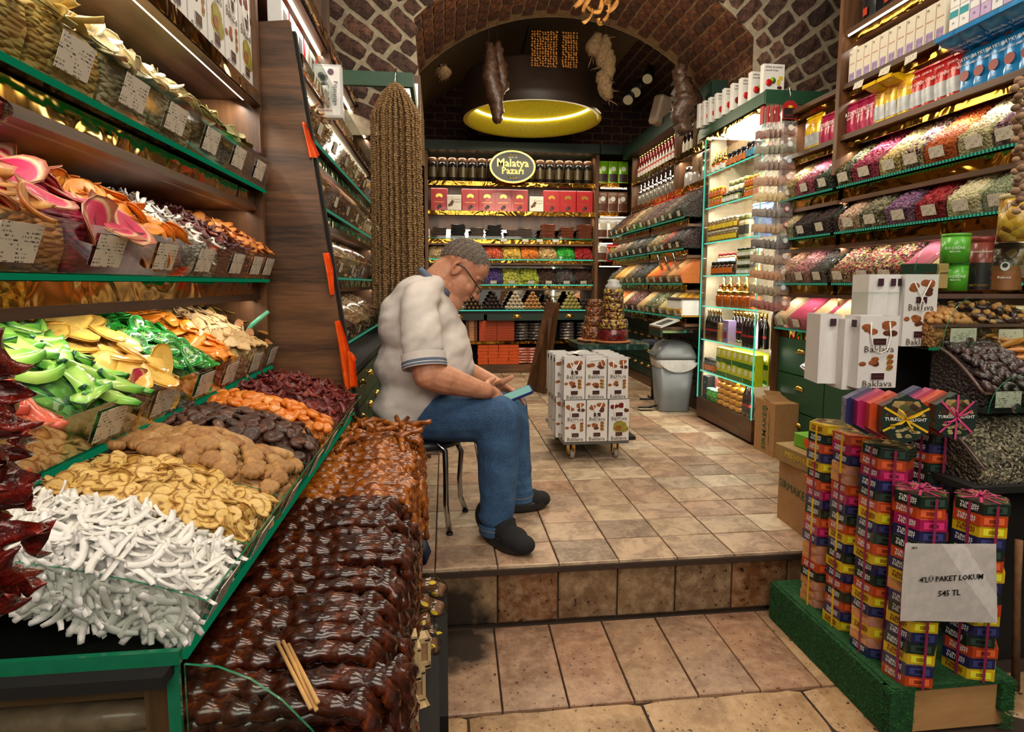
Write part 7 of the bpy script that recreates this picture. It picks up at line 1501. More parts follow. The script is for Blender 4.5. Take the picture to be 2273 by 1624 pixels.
# ---- right counter with tins, nuts, dates and herbs (faces the street)
CY = 1.72
rc = Unit('date_counter', 'stepped glass counter at right with tins, stuffed dates and dried herbs', 'B', (1.8, 1.9, ZL), 'counter')
X0 = at(2082, 655, 'y', CY).x
TRM = plain('brown_tray', (96, 72, 64), .35, coat=.3)
z1, z2, z3 = at(2100, 648, 'y', 1.80).z, at(2100, 722, 'y', CY).z, at(2100, 770, 'y', CY).z
rc.part('glass_shelf', 1.36, 2.0, 1.80, 1.98, z1-.006, z1, GLASS); rc.part('tray_rim', X0, 2.0, CY, CY+.012, z2-.006, z2+.004, TRM); rc.part('tray_rim', X0-.01, 2.0, 1.80, 1.81, z1-.022, z1-.006, TRM); rc.part('tray_front', X0, 2.0, CY+.002, CY+.005, z3, z2, GLASSD); rc.part('glass_shelf', X0-.02, 2.0, CY, 1.98, z3-.008, z3, GLASS); rc.part('glass_edge', X0-.02, 2.0, CY-.004, CY, z3-.01, z3, EDGEG)
rc.part('counter_base', 1.62, 2.0, 1.62, 1.98, ZL, .42, DARK); rc.part('back_panel', X0, 2.0, 1.975, 1.985, ZL, z1, DARK)
def cglass(x0, y0, zb, zt_, w, name='curved_glass'):
    mb = MB(); n = 10; pts = [(0, zb)]+[(w*(1-math.cos(PI/2*i/n)), zb+(zt_-zb)*math.sin(PI/2*i/n)) for i in range(1, n+1)]+[(.55, zt_), (.55, zb)]
    V = [(x0+a-1.8, yy_-1.9, z-ZL) for yy_ in (y0, y0+.003) for a, z in pts]; k = len(pts); mb.add(V, [tuple(range(k)), tuple(range(2*k-1, k-1, -1))], GLASS); mb.add(V, [(i, i+1, i+1+k, i+k) for i in range(k-1)], EDGEG); return mb.obj(name, rc.root)
cglass(at(2033, 590, 'y', 1.70).x, 1.70, at(2033, 600, 'y', 1.70).z, at(2060, 536, 'y', 1.70).z, .07); cglass(at(2093, 770, 'y', 1.66).x, 1.66, at(2093, 770, 'y', 1.66).z, at(2160, 658, 'y', 1.66).z, .10)
cglass(at(2195, 912, 'y', 1.5).x, 1.50, at(2195, 918, 'y', 1.5).z, at(2273, 830, 'y', 1.5).z, .11)
for (px, py, yv) in ((2152, 757, 1.655), (2255, 905, 1.495)): p = at(px, py, 'y', yv); mb = MB(); mb.lathe([(.013, -.003), (.015, 0), (.013, .004), (.005, .005)], CHROME, 14, smooth=False, mx=trs(p-rc.b, (PI/2, 0, 0))); mb.obj('hinge', rc.root)
for (x0, y0, x1, y1, yv) in ((2108, 728, 2168, 760, 1.712), (2215, 730, 2272, 760, 1.712), (2208, 868, 2268, 905, 1.53)): a, c = at(x0, y1, 'y', yv), at(x1, y0, 'y', yv); mb = MB(); mb.box((a.x-1.8, yv-1.9-.001, a.z-ZL), (c.x-1.8, yv-1.9, c.z-ZL), TAGM); mb.obj('price_card', rc.root)
bx = lambda u0, u1, d0, dp, z, hf, hb_: dict(u0=u0, u1=u1, d0=d0, dp=dp, z=z, hf=hf, lean=0., hb=hb_, U=rc)
WN = objcol('walnut_half', [(206, 150, 84), (180, 122, 60), (222, 170, 104)], .55, 0, 0, .9, 120, .3); DAT = objcol('date', [(58, 34, 34), (40, 26, 30), (74, 44, 38)], .25, .5, 0, .8, 90, .3)
wnm = many(blob_mesh, 4, .017, .014, .011, WN, wr=.22, n=10, k=6); dtm = many(blob_mesh, 4, .021, .011, .010, DAT, wr=.10, ridges=6, n=12)
q1 = bx(X0+.005, X0+.165, CY+.012, .2, z3, (z2-z3)*1.0, .075); q2 = bx(X0+.17, 1.98, CY+.012, .2, z3, (z2-z3)*1.0, .095)
fill(q1, body(((206, 150, 84), (150, 100, 50))), 'walnut_heap', 'body of the walnut heap in the right counter', 'nuts'); place(q1, wnm, 70, 'walnut', 'walnut half in the tray behind the curved counter glass', 'nuts', 'walnut halves', front=3, tilt=.6)
fill(q2, body(((60, 36, 34), (180, 124, 66), (50, 30, 30))), 'date_heap', 'body of the stuffed date heap in the right counter', 'dates'); place(q2, dtm, 44, 'date', 'dark date in the stuffed date heap above the plain dates', 'date', 'stuffed dates', tilt=.4, yaw=2.2); place(q2, wnm, 34, 'walnut', 'walnut stuffing between the dark dates of the right counter', 'nuts', 'walnuts in dates', tilt=.6, sc=(.6, .8), lift=.012)
zb = at(2200, 905, 'y', 1.56).z; q3 = bx(X0+.03, 1.80, 1.56, .2, zb, .045, .16); rc.part('tray', X0+.02, 1.95, 1.55, 1.78, zb-.015, zb, DARK); rc.part('tray_front', X0+.02, 1.95, 1.552, 1.556, zb, zb+.045, GLASSD); rc.part('tray_rim', X0+.02, 1.95, 1.548, 1.558, zb+.043, zb+.05, TRM)
mb = MB(); mb.tube([rc.l(X0+.02, 1.553+.21*k/8, zb+.047+.125*math.sin(PI/2*k/8)) for k in range(9)], .005, TRM, 6); mb.obj('tray_side', rc.root)
fill(q3, body(((48, 30, 32), (34, 24, 28))), 'date_heap', 'body of the plain date heap in the right counter', 'dates'); place(q3, dtm, 110, 'date', 'large wrinkled black date in the slanted brown tray', 'date', 'plain black dates', tilt=.25, yaw=1.9, sc=(.95, 1.25), front=4)
q4 = bx(1.80, 1.95, 1.56, .2, zb, .055, .18); fill(q4, body(((190, 130, 60), (150, 96, 40))), 'stick_heap', 'body of the amber fruit roll heap', 'sweets'); place(q4, many(blob_mesh, 3, .045, .009, .009, plain('amber_roll', (196, 126, 50), .3, 0, .5), wr=.05), 30, 'fruit_roll', 'thin amber fruit leather roll beside the black dates', 'sweets', 'amber fruit rolls', tilt=.1, yaw=0.2)
zh = at(2230, 1080, 'y', 1.46).z; q5 = bx(1.54, 1.95, 1.48, .26, zh, .05, .17); rc.part('tray', 1.50, 1.97, 1.46, 1.76, zh-.02, zh, DARK)
bits(q5, [sliver(.02, .007, sd=i) for i in range(5)], 2600, cm((136, 132, 104), (104, 100, 76), (160, 150, 124), (84, 78, 66)), 'herb_heap', 'heap of grey green dried leaves low in the right counter', 'herbs', base=body(((96, 90, 70), (60, 56, 44))), tiltsd=.8)
mb = MB(); mb.tube([rc.l(1.535, 1.462+.26*k/8, zh+.05+.13*math.sin(PI/2*k/8)) for k in range(9)], .004, TRM, 6); mb.obj('tray_side', rc.root)
# tins and packets on the counter
def tinc(px0, px1, py0, py1, yv, mats, lbl, words=(), name='tin', sq=False):
    a, c = at(px0, py1, 'y', yv), at(px1, py0, 'y', yv); r = (c.x-a.x)/2; h = c.z-a.z; t = thing(name, lbl, 'tin', ((a.x+c.x)/2, yv+r*.2, a.z), 0 if sq else -math.atan2((a.x+c.x)/2, yv)); mb = MB()
    if sq: mb.box((-r, -r*.2, 0), (r, r*.9, h*.97), mats[0], bev=.002)
    else: mb.lathe([(r, 0), (r, h*.93)], mats[0], 26); 
    mb.obj('tin_body', t)
    if not sq: mb = MB(); mb.lathe([(r*1.02, h*.90), (r*1.02, h*.985), (r*.98, h)], mats[1], 26); mb.obj('lid', t)
    if len(mats) > 2: mb = MB(); mb.grid(lambda u, v: (r*1.01*math.sin((u-.5)*2.8), -r*1.01*math.cos((u-.5)*2.8), h*(.02+.5*v)), 10, 1, mats[2]); mb.obj('lower_band', t)
    for s, sz, z, m in words: text(s, sz, m, t, (0, -r*(1.04 if not sq else .22)-.001, h*z), bold=.0001)
    return t
KGR = plain('kozalak_green', (84, 174, 40), .35, coat=.4)
tinc(2102, 2148, 583, 645, 1.86, (KGR, plain('dark_green_cap', (60, 150, 50), .4)), 'lower green pine honey tin on the counter', (('KOZALAK', .0125, .5, WT), ('MACUN', .008, .38, WT))); tinc(2098, 2152, 519, 584, 1.86, (KGR, KGR), 'upper green pine honey tin standing on the lower one', (('KOZALAK', .0125, .5, WT), ('MACUN', .008, .38, WT)))
tinc(2154, 2204, 526, 645, 1.86, (plain('brick_tin', (134, 50, 42), .35, coat=.4), MC['brick_tin'], plain('black_band', (26, 22, 24), .35, coat=.4)), 'tall red and black coffee tin with bird emblem', (('SÜRYANİ KAHVESİ', .0075, .72, WT), ('ARTUKBEY', .0105, .1, GOLDP)))
t = tinc(2204, 2270, 540, 645, 1.86, (chunks('coffee_print', [(50, 40, 26), (90, 74, 40), (120, 100, 56), (40, 30, 22)], 45, .2, .3, .3), BLACK, plain('wood_print', (140, 90, 50), .4)), 'brown coffee bean printed tin at the right with portrait badge', (('Kahvesi', .012, .28, WT),)); 
mb = MB(); mb.lathe([(.013, 0), (.013, .001)], WHC, 14, mx=trs((0, -.052, .085), (PI/2, 0, 0)), sy=1.2); mb.lathe([(.008, .001), (.008, .002)], INK, 12, mx=trs((0, -.052, .088), (PI/2, 0, 0))); mb.obj('portrait_badge', t)
tinc(2082, 2108, 583, 640, 1.84, (plain('kahve_tan', (170, 146, 90), .4), GOLDP), 'tan coffee box with green border partly hidden by the rear paper bag', (('AHVESİ', .009, .6, INK),), 'coffee_box', True)
tinc(2026, 2096, 583, 640, 1.85, (plain('kahve_green', (24, 54, 40), .4), GOLDP), 'dark green bordered coffee box left of the tan one', (('KAHVESİ', .009, .6, GOLDP),), 'coffee_box', True)
tinc(2230, 2300, 430, 535, 1.80, (chunks('cardamom_print', [(196, 160, 50), (150, 110, 30), (220, 190, 90), (120, 84, 30)], 40, .2, .3, .3), plain('cream_lid', (214, 200, 150), .4)), 'yellow pod printed tin standing highest at the right edge', ())
# nutmeg string at the right edge and wooden pole
NM = objcol('nutmeg', [(160, 124, 92), (130, 98, 74), (182, 148, 112)], .6, 0, 0, .5, 90, .3); nmm = many(blob_mesh, 3, .019, .018, .017, NM, wr=.05)
for i in range(34): p = at(2262+9*math.sin(i*2.4), 178+8.8*i, 'y', 1.62+.012*math.cos(i*2.4)); o = ob('nutmeg', nmm[i % 3]); o.matrix_world = rmat(p, R.uniform(.55, .72)); tag(o, 'round brown nut threaded on the string hanging at the right edge', 'nut', 'nuts on the hanging string')
mb = MB(); mb.tube([at(2262, 1198, 'y', 1.42), at(2258, 1300, 'y', 1.41), at(2254, 1530, 'y', 1.40)], [.010, .009, .011], plain('rough_pole', (120, 84, 52), .8, var=.3, bump=.6), 7); tag(mb.obj('wooden_pole'), 'rough brown wooden pole standing at the lower right edge', 'pole')

# ================================================================== THE SEATED MAN
def skinm():
    t = NT('skin'); v = t.coord(); n = t.noise(v, 18, 4, .6); n2 = t.noise(v, 160, 3, .6)
    c = t.ramp(n, [(.3, lin((178, 116, 88))), (.55, lin((206, 148, 116))), (.75, lin((196, 124, 98)))]); t.col(t.mix(t.math('MULTIPLY', t.ramp(n2, [(.55, (0, 0, 0)), (.7, (1, 1, 1))]), .3), c, lin((150, 96, 72))))
    t.bump(n2, .25, .002); t.b.inputs['Subsurface Weight'].default_value = .08; t.b.inputs['Subsurface Radius'].default_value = (.012, .005, .003); return t.set(Roughness=.48)
def cloth(name, a, b, sc, bump, rough=.85, lines=None):
    t = NT(name); v = t.coord(); n = t.noise(v, sc, 4, .6); f = t.noise(t.coord(scale=(1, 1, 1)), 500, 2, .5); w = t.a('ShaderNodeTexWave'); w.inputs['Scale'].default_value = 190; w.inputs['Distortion'].default_value = 1.5; w.bands_direction = 'Z'; t.c(v, w.inputs['Vector'])
    t.col(t.mix(.12, t.ramp(n, [(.3, lin(a)), (.7, lin(b))]), t.ramp(f, [(.4, lin(a)), (.6, lin(b))]))); t.bump(t.math('ADD', t.math('MULTIPLY', n, 2.), t.math('MULTIPLY', w.outputs[0], .035)), bump, .01); return t.set(Roughness=rough)
SKIN = skinm(); SHIRT = cloth('white_knit_shirt', (206, 198, 192), (222, 214, 208), 7, .35); NAVY = cloth('grey_blue_rib', (84, 98, 122), (104, 118, 140), 20, .2)
def _jean():
    t = NT('blue_denim'); v = t.coord(); n = t.noise(v, 6, 4, .6, .8); f = t.noise(v, 260, 2, .6); c = t.ramp(n, [(.32, lin((28, 52, 86))), (.5, lin((44, 82, 124))), (.68, lin((74, 118, 160)))]); t.col(t.mix(.3, c, t.ramp(f, [(.4, lin((30, 54, 88))), (.65, lin((92, 132, 170)))])))
    t.bump(t.math('ADD', t.math('MULTIPLY', n, 3.), f), .4, .006); return t.set(Roughness=.85)
JEAN = _jean(); KNIT = plain('black_knit', (20, 20, 22), .9, var=.3, scale=300, bump=.4); SOLE = plain('black_sole', (26, 26, 28), .5); HAIR = plain('grey_hair', (112, 98, 86), .7, var=.6, scale=260, bump=1.)
def mv(px, py, y): return at(px, py, 'y', y)
def ell(mb, c, rx, ry, rz_, rot=(0, 0, 0), m=None, n=20, k=12):
    M = Matrix.Translation(c) @ Euler(rot).to_matrix().to_4x4() @ Matrix.Diagonal((rx, ry, rz_, 1)); V = [(0, 0, -1)]
    for i in range(1, k):
        t = PI*i/k
        for j in range(n): V.append((math.sin(t)*math.cos(2*PI*j/n), math.sin(t)*math.sin(2*PI*j/n), -math.cos(t)))
    V.append((0, 0, 1)); F = [(0, 1+(j+1) % n, 1+j) for j in range(n)]+[(1+i*n+j, 1+i*n+(j+1) % n, 1+(i+1)*n+(j+1) % n, 1+(i+1)*n+j) for i in range(k-2) for j in range(n)]+[(len(V)-1, 1+(k-2)*n+j, 1+(k-2)*n+(j+1) % n) for j in range(n)]
    mb.add([M @ Vector(p) for p in V], F, m, True)
def cap(mb, P, r, m=None, n=14):
    P = [Vector(p) for p in P]; r = r if isinstance(r, (list, tuple)) else [r]*len(P); Q, S_ = [], []
    for i in range(len(P)-1):
        for j in range(4): t = j/4; Q.append(P[i].lerp(P[i+1], t)); S_.append(r[i]*(1-t)+r[i+1]*t)
    Q.append(P[-1]); S_.append(r[-1]); d0 = (Q[0]-Q[1]).normalized(); d1 = (Q[-1]-Q[-2]).normalized()
    A = [(Q[0]+d0*r[0]*s, r[0]*math.sqrt(max(.0004, 1-s*s))) for s in (.98, .8, .45)]; B_ = [(Q[-1]+d1*r[-1]*s, r[-1]*math.sqrt(max(.0004, 1-s*s))) for s in (.45, .8, .98)]
    mb.tube([a for a, _ in A]+Q+[a for a, _ in B_], [b for _, b in A]+S_+[b for _, b in B_], m, n)
def fuse(mb, name, vox, parent, m, smooth=6, noise=None, smf=.5):
    o = mb.obj(name, parent); rm = o.modifiers.new('r', 'REMESH'); rm.mode = 'VOXEL'; rm.voxel_size = vox; rm.use_smooth_shade = True
    sm = o.modifiers.new('s', 'SMOOTH'); sm.iterations = smooth; sm.factor = smf
    dg = bpy.context.evaluated_depsgraph_get(); me = bpy.data.meshes.new_from_object(o.evaluated_get(dg)); o.modifiers.clear()
    if noise:
        from mathutils import noise as nz
        co_ = np.empty(len(me.vertices)*3, np.float32); me.vertices.foreach_get('co', co_); no = np.empty_like(co_); me.vertices.foreach_get('normal', no); co_ = co_.reshape(-1, 3); no = no.reshape(-1, 3)
        d = np.array([noise(Vector(p.tolist()), nz) for p in co_], np.float32); co_ += no*d[:, None]; me.vertices.foreach_set('co', co_.ravel()); me.update()
    me.materials.clear(); me.materials.append(m); me.polygons.foreach_set('use_smooth', [True]*len(me.polygons)); o.data = me; return o
YM = 2.44
man = thing('person', 'seated grey haired man in white polo shirt and blue jeans looking at a phone', 'person', (.0, YM, 0))
OFF = Vector((.0, YM, 0))
def P(px, py, y): return mv(px, py, y)-OFF
k = .00187
# --- head frame
HC_ = P(1027, 604, 2.44); al = math.radians(42); Fv = Vector((math.cos(al), -.10, -math.sin(al))).normalized(); Sv = Vector((0, 1, 0)); Sv = (Sv-Fv*Sv.dot(Fv)).normalized(); Uv = Sv.cross(Fv).normalized(); Uv = Uv if Uv.z > 0 else -Uv
HM_ = Matrix((Fv, Sv, Uv)).transposed()
def h(f, s, u): return HC_+Fv*f+Sv*s+Uv*u
hrot = HM_.to_euler()
mb = MB()
ell(mb, h(-.018, 0, .036), .100, .078, .088, hrot); ell(mb, h(.022, 0, -.035), .066, .066, .088, hrot); ell(mb, h(.048, 0, -.092), .036, .040, .032, hrot); ell(mb, h(.0, 0, -.085), .055, .058, .04, hrot)
ell(mb, h(.066, 0, .022), .020, .050, .020, hrot); ell(mb, h(.036, 0, .052), .050, .064, .048, hrot); ell(mb, h(.062, -.036, -.03), .026, .024, .026, hrot); ell(mb, h(.062, .036, -.03), .026, .024, .026, hrot)      # brow, cheeks
cap(mb, [h(.074, 0, .016), h(.098, 0, -.018), h(.111, 0, -.038)], [.011, .012, .014]); ell(mb, h(.10, -.011, -.040), .011, .008, .008, hrot); ell(mb, h(.10, .011, -.040), .011, .008, .008, hrot)
cap(mb, [h(.084, -.020, -.066), h(.090, 0, -.064), h(.084, .020, -.066)], [.006, .008, .006]); cap(mb, [h(.080, -.018, -.078), h(.085, 0, -.078), h(.080, .018, -.078)], [.006, .009, .006])
for s in (-1, 1):
    mbE = [h(-.02, s*.074, .018), h(-.03, s*.086, .022), h(-.038, s*.09, .004), h(-.033, s*.086, -.022), h(-.018, s*.078, -.034), h(-.008, s*.074, -.018), h(-.006, s*.074, .004), h(-.02, s*.074, .018)]
    cap(mb, mbE, .0065, n=8); ell(mb, h(-.02, s*.076, -.006), .018, .007, .026, hrot)
NK = P(972, 632, 2.44); cap(mb, [h(-.045, 0, -.035), (h(-.04, 0, -.07)+NK)/2+Vector((-.012, 0, 0)), NK, NK+Vector((-.03, 0, -.05))], [.068, .066, .074, .08]); cap(mb, [h(.0, 0, -.09), P(1000, 668, 2.44)], [.05, .055])
# --- right (near) arm and hand
SHn, ELn, WRn = P(935, 705, 2.20), P(950, 832, 2.13), P(1078, 868, 2.20)
cap(mb, [SHn, SHn.lerp(ELn, .5), ELn], [.062, .060, .056]); cap(mb, [ELn, ELn.lerp(WRn, .3), ELn.lerp(WRn, .7), WRn], [.055, .056, .042, .032])
hand = MB()
def hnd(mb, W, d, up, side, L, curl, thumb, r=.0095):
    """palm from the wrist W along d; four fingers curling towards -up; thumb on 'side'"""
    d, up = d.normalized(), up.normalized(); sd = d.cross(up).normalized()
    ell(mb, W+d*.05, .046, .017, .040, Matrix((d, up, sd)).transposed().to_euler(), None, 16, 10); cap(mb, [W-d*.01, W+d*.03], [.029, .027])
    for i, (o_, l) in enumerate(((-.03, .88), (-.010, 1.), (.010, .95), (.029, .76))):
        p = W+d*.082+sd*o_; pts = [p-d*.03, p]; a = 0
        for j, q in enumerate((.036, .024, .02)): a += curl[j]; p = p+(d*math.cos(a)-up*math.sin(a))*q*l*L; pts.append(p)
        cap(mb, pts, [r*1.1, r*1.1, r, r*.95, r*.8], n=10)
    p = W+d*.03+sd*side*.03; cap(mb, [p, p+(d*.6+sd*side*.8).normalized()*.03+thumb*.2, p+(d*.6+sd*side*.8).normalized()*.03+thumb*.6, p+(d*.6+sd*side*.8).normalized()*.03+thumb], [.015, .0125, .0115, .0095], n=10)
PHC = P(1149, 874, 2.33); pd_ = (P(1174, 866, 2.33)-P(1121, 887, 2.33)).normalized()
hnd(mb, WRn, (P(1118, 878, 2.29)-WRn), Vector((-.25, -.75, .6)), -1, .95, (.55, .8, .6), Vector((.035, .03, .012)))
SHf, ELf, WRf = P(935, 700, 2.66), P(985, 800, 2.70), P(1098, 850, 2.46)
cap(mb, [SHf, ELf], [.062, .055]); cap(mb, [ELf, ELf.lerp(WRf, .6), WRf], [.052, .042, .031]); hnd(mb, WRf, (P(1150, 872, 2.40)-WRf), Vector((-.2, .55, .8)), 1, .9, (.35, .5, .4), Vector((.045, -.02, .028)))
body_ = fuse(mb, 'body', .0042, man, SKIN, 4)
# --- shirt
mb = MB(); YS = 2.42
def blob(px, py, rx, rz_, ry, rot=0., y=YS): c = P(px, py, y); ell(mb, c, rx*k*1.0, ry, rz_*k*1.0, (0, rot, 0), None, 24, 14)
blob(942, 812, 108, 88, .205); blob(918, 885, 82, 70, .20, .1); blob(930, 720, 90, 92, .195, -.05); blob(934, 665, 62, 55, .185, .2); blob(985, 770, 62, 70, .16); blob(903, 905, 74, 56, .20); blob(888, 925, 46, 34, .19)
cap(mb, [P(958, 640, 2.40), P(930, 672, 2.24), P(928, 700, 2.20)], [.06, .075, .072]); cap(mb, [P(930, 690, 2.215), P(938, 766, 2.16)], [.074, .080])
cap(mb, [P(958, 640, 2.48), P(935, 680, 2.64), P(950, 750, 2.68)], [.06, .078, .078])
def wr(p, nz):
    a = nz.noise(Vector((p.x*7+p.z*4, p.y*5, p.z*13-p.x*6)))*.007+nz.noise(Vector((p.x*18+p.z*10, p.y*8, p.z*30-p.x*16)))*.005+max(0, nz.noise(Vector((p.x*5+p.z*9, p.y*3, p.x*14-p.z*9)))-.1)*.012; d = (p-Vector((-.05, -.2, .86))).length
    return a*(1 if p.z < 1.1 else .6)
sh = fuse(mb, 'shirt', .008, man, SHIRT, 26, wr)
# collar, sleeve bands, hem
mb = MB(); c0 = P(968, 626, 2.43)
ax_ = (P(1005, 585, 2.43)-P(968, 626, 2.43)).normalized(); u_ = Vector((0, 1, 0)); w_ = ax_.cross(u_).normalized()
V = []
for j in range(25):
    a = 2*PI*j/24
    for (rr_, hh) in ((.088, -.016), (.080, .008), (.073, .009), (.076, -.012)): V.append(c0+u_*rr_*.98*math.cos(a)+w_*rr_*math.sin(a)*1.05+ax_*hh)
mb.add(V, [(i*4+q, i*4+(q+1) % 4, i*4+4+(q+1) % 4, i*4+4+q) for i in range(24) for q in range(4)], NAVY, True); mb.obj('collar', sh)
for (a, b_, yy1) in ((P(930, 690, 2.20), P(938, 768, 2.16), 0), (P(935, 680, 2.64), P(950, 752, 2.68), 0)):
    d = (b_-a).normalized(); mb = MB(); mb.tube([b_+d*.058, b_+d*.068], [.083, .083], NAVY, 28, cap=False); mb.tube([b_+d*.072, b_+d*.079], [.0835, .083], NAVY, 28, cap=False); mb.tube([b_+d*.03, b_+d*.082], [.0825, .0825], SHIRT, 28, cap=False); mb.obj('sleeve_band', sh)
# --- jeans
mb = MB(); ell(mb, P(915, 930, 2.42), .12, .175, .075, (0, .1, 0), None, 22, 12)
HN, KN_, AN = P(945, 925, 2.32), P(1106, 925, 2.22), P(1104, 1150, 2.20)
cap(mb, [HN, HN.lerp(KN_, .5), KN_], [.096, .100, .088]); cap(mb, [KN_, KN_.lerp(AN, .25), KN_.lerp(AN, .6), AN], [.088, .084, .078, .066])
HF, KF, AF = P(945, 920, 2.52), P(1130, 905, 2.56), P(1150, 1082, 2.50)
cap(mb, [HF, HF.lerp(KF, .5), KF], [.095, .098, .084]); cap(mb, [KF, KF.lerp(AF, .4), AF], [.084, .076, .062])
def jw(p, nz):
    kz = max(0, 1-abs(p.z-.10)/.12); kk = max(0, 1-(p-KN_).length/.16)+max(0, 1-(p-HN).length/.2)
    return nz.noise(Vector((p.x*6, p.y*6, p.z*30)))*.012*kz+nz.noise(Vector((p.x*22, p.y*8, p.z*14)))*.007*kk+nz.noise(p*12)*.004
jn = fuse(mb, 'jeans', .0075, man, JEAN, 6, jw)
for A_, rr_ in ((AN, .072), (AF, .068)): mb = MB(); mb.tube([A_+Vector((0, 0, -.052)), A_+Vector((0, 0, -.03)), A_+Vector((0, 0, -.01))], [rr_, rr_*1.02, rr_], JEAN, 24, cap=False); mb.tube([A_+Vector((0, 0, -.028)), A_+Vector((0, 0, -.026))], [rr_*1.03, rr_*1.03], plain('gold_stitch', (180, 150, 100), .7), 24, cap=False); mb.obj('turned_hem', jn)
ST = plain('gold_stitch', (180, 150, 100), .7)
# --- shoes
def shoe(A_, toe, nm):
    heel = Vector((A_.x, A_.y, 0)); d = Vector((toe.x-heel.x, toe.y-heel.y, 0)); L = d.length; d.normalize(); s = Vector((-d.y, d.x, 0)); b0 = heel-d*.085
    mb = MB(); T_ = L+.105
    for (f, w, hh, zz) in ((.05, .034, .05, .075), (.22, .040, .062, .075), (.45, .042, .045, .055), (.68, .044, .032, .042), (.86, .038, .026, .036)): ell(mb, b0+d*T_*f+Vector((0, 0, zz)), T_*.20, w*1.3, hh*1.3, (0, 0, math.atan2(d.y, d.x)), None, 18, 10)
    cap(mb, [b0+d*.085+Vector((0, 0, .07)), b0+d*.085+Vector((0, 0, .135))], [.05, .05])
    o = fuse(mb, 'shoe', .005, man, KNIT, 5)
    mb = MB(); n = 28; O = []
    for j in range(n):
        a = 2*PI*j/n; cx_ = T_*(.5+.53*math.cos(a)); w = .058*math.sin(a)*(1+.12*math.cos(a-.3))*(1 if abs(math.cos(a)) < .9 else .95); O.append(b0+d*cx_+s*w)
    ring = lambda sc, z, zf=0: [(c.x, c.y, z+zf*max(0, ((c-b0).dot(d)/T_-.7))+max(0, .12-((c-b0).dot(d)/T_))*.06) for c in [b0+d*T_*.5+(q-b0-d*T_*.5)*sc for q in O]]
    loft(mb, [ring(.94, .0, .04), ring(1.0, .012, .03), ring(1.0, .032, .02), ring(.95, .044, .02)], SOLE); mb.obj('sole', o)
shoe(AN, P(1160, 1228, 2.07)*Vector((1, 1, 0)) if 0 else at(1165, 1232, 'z', 0)-OFF, 'near'); shoe(AF, at(1205, 1122, 'z', 0)-OFF, 'far')
# --- hair, eyebrows, glasses, watchless wrist, phone
mb = MB(); n, kk = 26, 12; V = []
for i in range(kk+1):
    for j in range(n):
        a = 2*PI*j/n; front = .5+.5*math.cos(a); t = (i/kk)*(PI*(.66-.28*front-.06*math.sin(a)**2)); q = Vector((math.sin(t)*math.cos(a)*.1035, math.sin(t)*math.sin(a)*.0815, math.cos(t)*.0915)); rr_ = (1+R.uniform(-.012, .012))*(1-.018*max(0, i-kk+2)/2)
        V.append(h(-.020+q.x*rr_, q.y*rr_, .036+q.z*rr_))
mb.add(V, [(i*n+j, i*n+(j+1) % n, (i+1)*n+(j+1) % n, (i+1)*n+j) for i in range(kk) for j in range(n)], HAIR, True)
hr = mb.obj('hair', man); strands = [sliver(.024, .0012, sd=i) for i in range(4)]; T = []
for i in range(4200):
    q = Vector(V[R.randrange(n, len(V))]); nn = (q-h(-.02, 0, .036)).normalized(); T.append(np.array(rmat(q+nn*.001, R.uniform(.6, 1.1), tilt=.35, normal=nn, yaw=None)))
o = ob('hair_strands', scatter_mesh('hair_strands', strands, T, [HAIR, plain('silver_hair', (170, 164, 156), .6)], False, [R.randrange(2) for _ in T]), man); o['kind'] = 'stuff'
T = []
for i in range(1500):
    a, u = R.uniform(-1.5, 1.5), R.uniform(-.115, -.045); f = .03+.045*math.cos(a)+(.02 if u < -.09 else 0); s = .062*math.sin(a); q = h(f, s*(1.05 if u > -.08 else .85), u); nn = (q-h(.0, 0, -.06)).normalized(); T.append(np.array(rmat(q+nn*.004, R.uniform(.15, .3), tilt=1., normal=nn)))
o = ob('stubble', scatter_mesh('stubble', strands, T, [MC['silver_hair']], False), man); o['kind'] = 'stuff'
mb = MB()
for s in (-1, 1): cap(mb, [h(.088, s*.014, .022), h(.09, s*.032, .028), h(.074, s*.052, .020)], [.003, .0045, .003], n=8)
for v in range(len(mb.v)): pass
mb.mats = [HAIR]; mb.obj('eyebrows', man)
mb = MB(); FR = plain('black_frame', (18, 18, 20), .25, coat=.5)
for s in (-1, 1):
    ring = [h(.108-.006*abs(s*.033+.022*math.cos(a))/.05, s*.033+.025*math.cos(a), -.012+.016*math.sin(a)) for a in [2*PI*i/20 for i in range(21)]]; mb.tube(ring, .0022, FR, 6); mb.tube([h(.102, s*.058, -.006), h(.07, s*.074, .0), h(.0, s*.082, .016), h(-.02, s*.084, .012), h(-.034, s*.086, .0)], .0028, FR, 6)
mb.tube([h(.109, -.008, -.010), h(.112, 0, -.006), h(.109, .008, -.010)], .002, FR, 6); gl = mb.obj('glasses', man)
for s in (-1, 1): mb = MB(); mb.add([h(.106, s*.033+.024*math.cos(a), -.012+.015*math.sin(a)) for a in [2*PI*i/16 for i in range(16)]], [tuple(range(16))], GLASS); mb.obj('lens', gl)
mb = MB()
for s in (-1, 1): ell(mb, h(.0755, s*.032, -.005), .010, .011, .006, hrot)
mb.mats = [plain('eye_white', (120, 100, 90), .3)]; mb.obj('eyes', man)
ph = thing('phone', 'smartphone in a blue case held in both hands by the seated man', 'phone', PHC+OFF); up = Vector((-.28, -.25, .93)); up = (up-pd_*up.dot(pd_)).normalized(); sd2 = pd_.cross(up).normalized(); M = Matrix((pd_, sd2, up)).transposed().to_4x4()
mb = MB(); mb.prism(rrect(.125, .068, .010), -.006, .004, plain('blue_case', (22, 52, 116), .4), mx=M); mb.obj('case', ph); mb = MB(); mb.prism(rrect(.115, .060, .008), .004, .0046, emit('phone_screen', (150, 196, 176), .7), mx=M); mb.obj('screen', ph)
